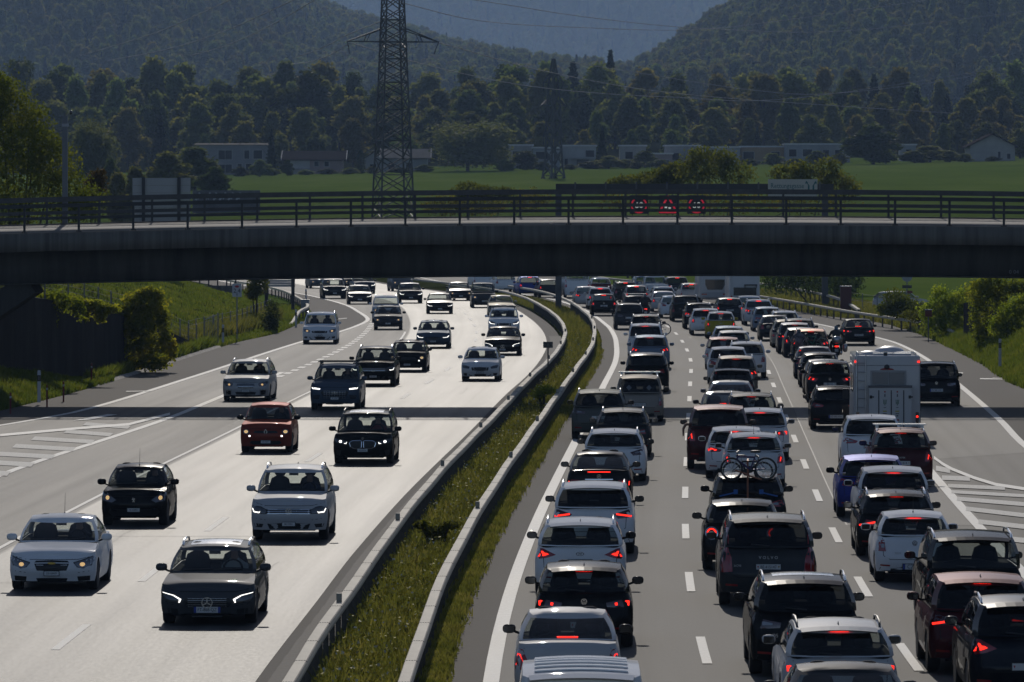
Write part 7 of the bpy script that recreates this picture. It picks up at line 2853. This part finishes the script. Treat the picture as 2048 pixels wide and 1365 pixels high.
def led_sign(px, what, label):
    p = P(px, 411, GD - .6)
    r = empty('display_sign', p, label=label, cat='sign', group='lit lane signs on the gantry')
    q = MB()
    q.box((-.66, 0, -.62), (.66, .25, .72))
    q.build('housing', m_sblack, r)
    q = MB()
    if what == 'tri':
        pts = [(-.62, -.5), (.62, -.5), (0, .66)]
        for a, b in zip(pts, pts[1:] + pts[:1]):
            q.bar((a[0], -.02, a[1]), (b[0], -.02, b[1]), .14, .02, up=(0, 1, 0))
        q.build('led_triangle', m_ledr, r)
        q = MB()
        for (x, z) in ((-.15, -.15), (.12, -.2), (-.02, .08)):
            q.box((x - .09, -.03, z - .06), (x + .09, -.01, z + .06))
        q.build('led_pictogram', m_ledw, r)
    else:
        for k in range(28):
            a, b = 2 * pi * k / 28, 2 * pi * (k + 1) / 28
            q.bar((.53 * cos(a), -.02, .53 * sin(a)), (.53 * cos(b), -.02, .53 * sin(b)), .11, .02, up=(0, 1, 0))
        q.build('led_ring', m_ledr, r)
        obj('led_digits', textmesh('60', m_ledw, .62), r, loc=(0, -.03, -.01), rot=(rad(90), 0, 0), scale=(1, 1, 4))
    return r


led_sign(1278, '60', 'lit speed sign with red ring reading 60, left of the red triangle')
led_sign(1336, 'tri', 'lit red warning triangle sign between two speed signs')
led_sign(1393, '60', 'lit speed sign with red ring reading 60, right of the red triangle')
p0, p1 = P(1536, 386, GD - 1), P(1635, 359, GD - 1)
rs = empty('road_sign', (p0.x, GD - 1, p0.z), label='pale rescue-lane sign reading Rettungsgasse on the gantry', cat='sign')
w_, h_ = p1.x - p0.x, p1.z - p0.z
q = MB()
q.box((0, 0, -.35), (w_, .08, h_))
q.build('panel', mat('sign_cream', (.42, .41, .36), .55), rs)
m_teal = mat('sign_teal', (.02, .12, .12), .6)
obj('lettering', textmesh('Rettungsgasse', m_teal, .52), rs, loc=(w_ * .39, -.012, h_ * .5), rot=(rad(90), 0, 0), scale=(.82, 1, 1))
q = MB()
for s in (-1, 1):
    c = w_ * .87
    q.bar((c + s * .17, -.01, -.1), (c + s * .17, -.01, h_ * .55), .12, .015, up=(0, 1, 0))
    q.bar((c + s * .17, -.01, h_ * .55), (c + s * .3, -.01, h_ * .75), .07, .015, up=(0, 1, 0))
    q.quad([(c + s * .2, -.014, h_ * .72), (c + s * .42, -.014, h_ * .66), (c + s * .36, -.014, h_ * .9)])
q.build('arrows', m_teal, rs)

# ------------------------------------------------------------------ other roadside things
m_post = mat('galvanised_post', (.2, .2, .2), .5, .5)
m_white = mat('sign_white', (.5, .5, .5), .5)
m_back = mat('sign_back', (.25, .26, .28), .45, .5)
m_redp = mat('stake_red', (.18, .025, .02), .7)


def thing(name, loc, label, cat, group=None, rz=0):
    return empty(name, loc, rz, label=label, cat=cat, group=group)


# blank backs of big direction signs
def big_sign(px0, px1, y0, y1, d, label, zfoot, posts, m):
    a, b = P(px0, y1, d), P(px1, y0, d)
    r = thing('direction_sign', (a.x, d, zfoot), label, 'sign')
    n = 6
    for k in range(n):
        q = MB()
        z0, z1 = a.z - zfoot + (b.z - a.z) * k / n, a.z - zfoot + (b.z - a.z) * (k + 1) / n - .015
        q.box((0, 0, z0), (b.x - a.x, .04, z1))
        q.build('panel', m, r)
    for p_ in posts:
        q = MB()
        x = bxp(p_, d) - a.x
        q.box((x - .11, -.2, -.5), (x + .11, -.003, b.z - zfoot + .05))
        q.build('post', m_gan, r)


big_sign(265, 381, 356, 446, 400, 'large blank-backed direction sign with two dark posts behind the bridge', .6, (287, 358), mat('sign_back_pale', (.36, .35, .34), .55))
big_sign(528, 590, 545, 574, 372, 'pale blank sign back hanging just below the bridge edge', 1.2, (533, 586), m_back)
# camera mast
p = P(130, 440, 230.6)
r = thing('camera_mast', (p.x, 230.6, 6.2), 'slim grey mast with a camera on top standing at the far side of the bridge', 'mast')
zt_ = P(130, 233, 230.6).z - 6.2
q = MB()
q.box((-.105, -.1, 0), (.105, .1, zt_))
q.build('pole', mat('mast_grey', (.13, .14, .155), .55, .3), r)
q = MB()
q.box((-.12, -.12, zt_ - .42), (.14, .12, zt_ - .3))
q.box((-.1, -.09, zt_ - .25), (.1, .09, zt_ - .02))
q.build('collar', m_back, r)
q = MB()
q.box((-.22, -.05, zt_), (.1, .05, zt_ + .015))
q.tube([(.02, 0, zt_), (.1, 0, zt_ + .06), (.18, 0, zt_ + .1)], .02, 6)
q.build('bracket', m_post, r)
obj('camera', rounded('camera', (.12, .2, .17), m_trim), r, loc=(.24, 0, zt_ + .16))
# kilometre sign 2.4
p = G(474, 684)
r = thing('kilometre_sign', (p.x, p.y, 0), 'white kilometre sign reading 2.4 II with a red emblem beside the hard shoulder', 'sign')
q = MB()
q.tube([(0, 0, -.3), (0, 0, 3.3)], .035, 8)
q.build('pole', m_post, r, True)
q = MB()
q.box((-.26, -.06, 2.5), (.26, -.03, 3.25))
pn = q.build('panel', m_white, r)
q = MB()
q.lathe([(.13, -.066), (.13, -.061)], 6, axis='y', at=(0, 0, 3.08))
em = q.build('emblem', mat('emblem_red', (.4, .02, .03), .6), pn)
em.scale = (1, 1, .55)
em.location.z = 3.08 * .45
obj('lettering', textmesh('2.4', m_ptxt, .34), pn, loc=(0, -.065, 2.83), rot=(rad(90), 0, 0))
obj('lettering', textmesh('II', m_ptxt, .2), pn, loc=(0, -.065, 2.62), rot=(rad(90), 0, 0))
# distance plate 2.5 in the median
p = G(1096, 768)
r = thing('distance_plate', (p.x, p.y, 0), 'small grey plate reading 2.5 on a post in the grass median', 'sign')
q = MB()
q.tube([(0, 0, -.2), (0, 0, 1.75)], .03, 8)
q.build('pole', m_gpost, r, True)
q = MB()
q.box((-.21, -.05, 1.55), (.21, -.03, 1.82))
q.build('panel', mat('plate_grey', (.13, .13, .12), .6), r)
obj('lettering', textmesh('2.5', m_ptxt, .24), r, loc=(0, -.056, 1.685), rot=(rad(90), 0, 0))


def guide_post(px, ybase, z, label):
    d = FPX * (EYE - z) / (ybase - HYP)
    r = thing('guide_post', ((px - CXP) / FPX * d, d, z), label, 'guide post', 'guide posts along the hard shoulders')
    q = MB()
    q.box((-.06, -.04, -.2), (.06, .04, .62))
    q.box((-.06, -.04, .86), (.06, .04, .98))
    q.quad([(-.06, -.04, .98), (.06, -.04, .98), (.05, .04, 1.05), (-.05, .04, 1.05)])
    q.build('post', m_white, r)
    q = MB()
    q.box((-.061, -.041, .62), (.061, .041, .86))
    q.build('black_band', m_black, r)
    q = MB()
    q.box((-.025, -.045, .66), (.025, -.042, .82))
    q.build('reflector', m_refl, r)


guide_post(78, 795, .3, 'white guide post with black band on the shaded left slope')
guide_post(446, 688, .05, 'white guide post with black band at the end of the retaining wall')
guide_post(592, 653, .05, 'white guide post with black band near the ramped guard rail end')
guide_post(612, 606, .05, 'white guide post with black band beside the far guard rail')
guide_post(2000, 724, .6, 'grey guide post on the right grass bank')
for i, (px, y0, y1, lab) in enumerate(((183, 727, 771, 'tallest red marker stake at the grass tip'), (127, 763, 804, 'red marker stake second from the grass tip'), (94, 770, 815, 'red marker stake third from the grass tip'), (21, 786, 828, 'red marker stake nearest the left picture edge'))):
    d = FPX * EYE / (y1 - HYP)
    r = obj('marker_stake', None, None, loc=((px - CXP) / FPX * d, d, 0), label=lab, cat='stake', group='red marker stakes on the left slope')
    h = (y1 - y0) * d / FPX
    q = MB()
    q.tube([(0, 0, -.2), (0, 0, h)], .035, 7)
    q.build('stake', m_redp, r, True)
    q = MB()
    q.lathe([(.037, h - .2), (.037, h - .12)], 8)
    q.build('band', m_white, r)
d = 238.
r = thing('round_sign', (bxp(49, d), d, .9), 'round sign seen from behind in the dark under the left bridge end', 'sign')
q = MB()
q.tube([(0, 0, -1.0), (0, 0, 2.1)], .04, 8)
q.build('pole', m_post, r, True)
q = MB()
q.lathe([(.5, .02), (.5, .04)], 22, axis='y', at=(0, 0, P(0, 671, d).z - .9))
q.build('disc', mat('sign_back_dark', (.06, .065, .07), .6), r)
# control cabinets
for (px, y0, y1, w, d, m, lab) in ((1692, 574, 612, .75, 385, mat('cabinet_red', (.09, .02, .018), .6), 'dark red cabinet behind the far right guard rail'), (610, 601, 618, .55, 392, mat('cabinet_grey', (.3, .3, .3), .6), 'pale grey cabinet behind the ramped guard rail'),
                                   (1857, 621, 634, .38, 316, mat('panel_red', (.14, .025, .015), .7), 'small dull red panel in the scrub at the right')):
    a, b = P(px, y1, d), P(px, y0, d)
    r = thing('cabinet', (a.x, d, min(a.z, 0) - .1 if d > 330 else 0), lab, 'cabinet')
    hh = b.z - r.location.z
    q = MB()
    z0 = 0 if d > 330 else a.z
    q.box((-w / 2, 0, z0), (w / 2, .35 if d > 330 else .04, hh))
    q.build('case', m, r)
    q = MB()
    q.box((-w / 2 - .03, -.03, hh), (w / 2 + .03, .38 if d > 330 else .05, hh + .06))
    q.build('cap', m_back, r)
    q = MB()
    q.tube([(0, .1, -.2), (0, .1, z0 + .1)], .03, 6)
    q.build('leg', m_post, r)
# signpost at the side road
d = 392.
r = thing('signpost', (bxp(1814, d), d, 0), 'round sign back with two small direction arrows at the side road', 'sign')
q = MB()
q.tube([(0, 0, -.3), (0, 0, 2.9)], .04, 8)
q.build('pole', m_post, r, True)
q = MB()
q.lathe([(.38, -.05), (.38, -.03)], 20, axis='y', at=(0, 0, 2.6))
q.build('disc', m_back, r)
q = MB()
q.box((-.33, -.06, 1.78), (.33, -.04, 1.98))
q.build('arrow_board', m_gapd, r)
q = MB()
q.quad([(.03, -.05, 1.42), (.32, -.05, 1.42), (.42, -.05, 1.5), (.32, -.05, 1.6), (.03, -.05, 1.6)])
q.build('arrow_board', mat('arrow_red', (.16, .03, .02), .6), r)
car('hat', 4.2, 1.76, 1.48, 'silver', bxp(1757, 398), 398, .9, 'silver car on the side road half hidden behind the right guard rail', -1, rear='block', brake=0, third=0, group='cars on side roads')

# wire fence above the wall and along the slope
m_wire = mat('fence_wire', (.12, .12, .12), .6, .5)


def fence(fx, zf, d0, d1, step, h, label, wires=5):
    r = thing('wire_fence', (fx(d0), d0, 0), label, 'fence')
    o = r.location
    q = MB()
    q.tube([(0, 0, -.3), (0, 0, h)], .035, 6)
    pm_ = q.mesh('post', [m_post])
    ds = drange(d0, d1, step)
    for d in ds:
        obj('post', pm_, r, loc=Vector((fx(d), d, zf(d))) - o)
    for k in range(wires):
        z = h * (.12 + .84 * k / (wires - 1))
        q = MB()
        q.tube([Vector((fx(d), d, zf(d) + z)) - o for d in ds], .007, 4)
        q.build('wire', m_wire, r)


fence(lambda d: EL(d) - wall_off(d) - .25, lambda d: wall_top(d), 234, 303, 5.2, 1.15, 'wire fence with thin posts on top of the dark retaining wall')
fence(lambda d: EL(d) - 2.3, lambda d: left_z(2.3, d), 312, 372, 4.2, 1.25, 'wire fence along the foot of the grass slope')
p = G(461, 690)
r = thing('wire_gate', (EL(308) - 1.1, 308, 0), 'narrow metal gate between the wall end and the wire fence', 'gate')
q = MB()
for x in (0, .62):
    q.tube([(x, x * 4, -.2), (x, x * 4, 1.5 + x * .4)], .04, 6)
q.build('post', m_post, r, True)
for k in range(7):
    q = MB()
    x = .08 + .075 * k
    q.tube([(x, x * 4, .1), (x, x * 4, 1.45 + x * .4)], .012, 5)
    q.build('bar', m_post, r)
for z in (.1, 1.42):
    q = MB()
    q.tube([(0, 0, z), (.62, 2.48, z + (.24 if z > 1 else 0))], .02, 5)
    q.build('rail', m_post, r)
fence(lambda d: ER(d) + 3.6, lambda d: right_z(3.6, d), 330, 400, 7, 1.2, 'wire fence with dark posts beside the side road', 3)

# retaining walls
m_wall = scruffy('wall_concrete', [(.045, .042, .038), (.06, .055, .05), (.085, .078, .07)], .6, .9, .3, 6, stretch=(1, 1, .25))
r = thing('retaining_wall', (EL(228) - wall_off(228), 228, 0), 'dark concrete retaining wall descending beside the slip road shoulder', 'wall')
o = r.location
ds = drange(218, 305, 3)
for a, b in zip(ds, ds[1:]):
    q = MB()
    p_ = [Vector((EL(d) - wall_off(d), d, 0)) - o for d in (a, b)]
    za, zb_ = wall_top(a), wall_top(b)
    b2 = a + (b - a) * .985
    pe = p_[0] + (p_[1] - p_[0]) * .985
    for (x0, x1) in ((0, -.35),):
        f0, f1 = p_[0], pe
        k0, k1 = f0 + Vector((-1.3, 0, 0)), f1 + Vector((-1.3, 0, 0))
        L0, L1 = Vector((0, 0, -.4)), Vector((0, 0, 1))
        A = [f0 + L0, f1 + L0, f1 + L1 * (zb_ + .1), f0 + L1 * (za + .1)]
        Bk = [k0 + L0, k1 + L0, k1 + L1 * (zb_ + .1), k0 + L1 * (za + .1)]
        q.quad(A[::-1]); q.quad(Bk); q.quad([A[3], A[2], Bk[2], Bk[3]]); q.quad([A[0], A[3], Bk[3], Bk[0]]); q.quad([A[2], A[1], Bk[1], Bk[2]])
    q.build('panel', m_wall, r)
for (xa, da, xb, db, z0, z1, lab) in ((24.6, 310, 25.6, 300, 2.3, 2.6, 'short dark wall end behind the ivy at the right'), (26.2, 292, 29.5, 256, 3.6, 6.2, 'dark wing wall climbing to the right bridge end')):
    r = thing('retaining_wall', (xa, da, 0), lab, 'wall')
    n = 4
    for k in range(n):
        t0, t1 = k / n, (k + .985) / n
        q = MB()
        a, b = [Vector(((xb - xa) * t, (db - da) * t, 0)) for t in (t0, t1)]
        ha, hb = z0 + (z1 - z0) * t0, z0 + (z1 - z0) * t1
        off = Vector((.35, .1, 0))
        A = [a + Vector((0, 0, -.5)), b + Vector((0, 0, -.5)), b + Vector((0, 0, hb)), a + Vector((0, 0, ha))]
        Bk = [v + off for v in A]
        q.quad(A); q.quad(Bk[::-1]); q.quad([A[3], A[2], Bk[2], Bk[3]]); q.quad([A[0], A[3], Bk[3], Bk[0]]); q.quad([A[1], A[2], Bk[2], Bk[1]])
        q.build('panel', m_wall, r)
# far ramp wall with graffiti, and the little bridge railing on the left
d = 700.
a, b = P(385, 404, d), P(520, 386, d)
r = thing('noise_wall', (a.x, d, 5.5), 'dark wall with pale graffiti seen through the bridge rails', 'wall')
q = MB()
q.box((0, 0, 0), (b.x - a.x, .4, b.z - 5.5 + .3))
q.build('panel', mat('wall_dark', (.11, .11, .115), .8, var=.3, vscale=1), r)
q = MB()
hz = b.z - 5.5
for k, (x, w) in enumerate(((.4, .5), (1.5, .7), (2.6, .35), (3.3, .8), (4.4, .6), (5.4, .5))):
    q.bar((x, -.01, hz - .9), (x + w, -.01, hz), .22, .02, up=(0, 1, 0))
    q.bar((x + w, -.01, hz), (x + w * .6, -.01, hz - .8), .16, .02, up=(0, 1, 0))
q.build('graffiti', mat('graffiti_pale', (.4, .4, .42), .7), r)
r = thing('ramp_bridge', (bxp(360, 430), 430, 0), 'low concrete ramp bridge with railing at the far left', 'bridge')
x0, x1 = 0., bxp(465, 430) - bxp(360, 430)
q = MB()
q.box((-8, 0, .2), (x1, 1.2, 1.35))
q.build('parapet', conc_edge, r)
for k in range(16):
    q = MB()
    x = -6 + k * .68
    q.box((x - .05, .1, 1.35), (x + .05, .18, 2.4))
    q.build('post', m_gan, r)
for z in (2.3, 1.9):
    q = MB()
    q.box((-8, .08, z), (x1, .2, z + .08))
    q.build('rail', m_gan, r)

# ------------------------------------------------------------------ air
hz = bpy.data.materials.new('valley_haze')
hz.use_nodes = True
n = hz.node_tree.nodes
n.remove(n['Principled BSDF'])
pv = n.new('ShaderNodeVolumePrincipled')
pv.inputs['Color'].default_value = (.42, .63, 1.0, 1)
pv.inputs['Density'].default_value = HAZE
pv.inputs['Anisotropy'].default_value = .25
hz.node_tree.links.new(pv.outputs[0], n['Material Output'].inputs['Volume'])
q = MB()
q.box((-12000, -60, -45), (12000, 15500, 1250))
q.build('haze', hz, kind='stuff')
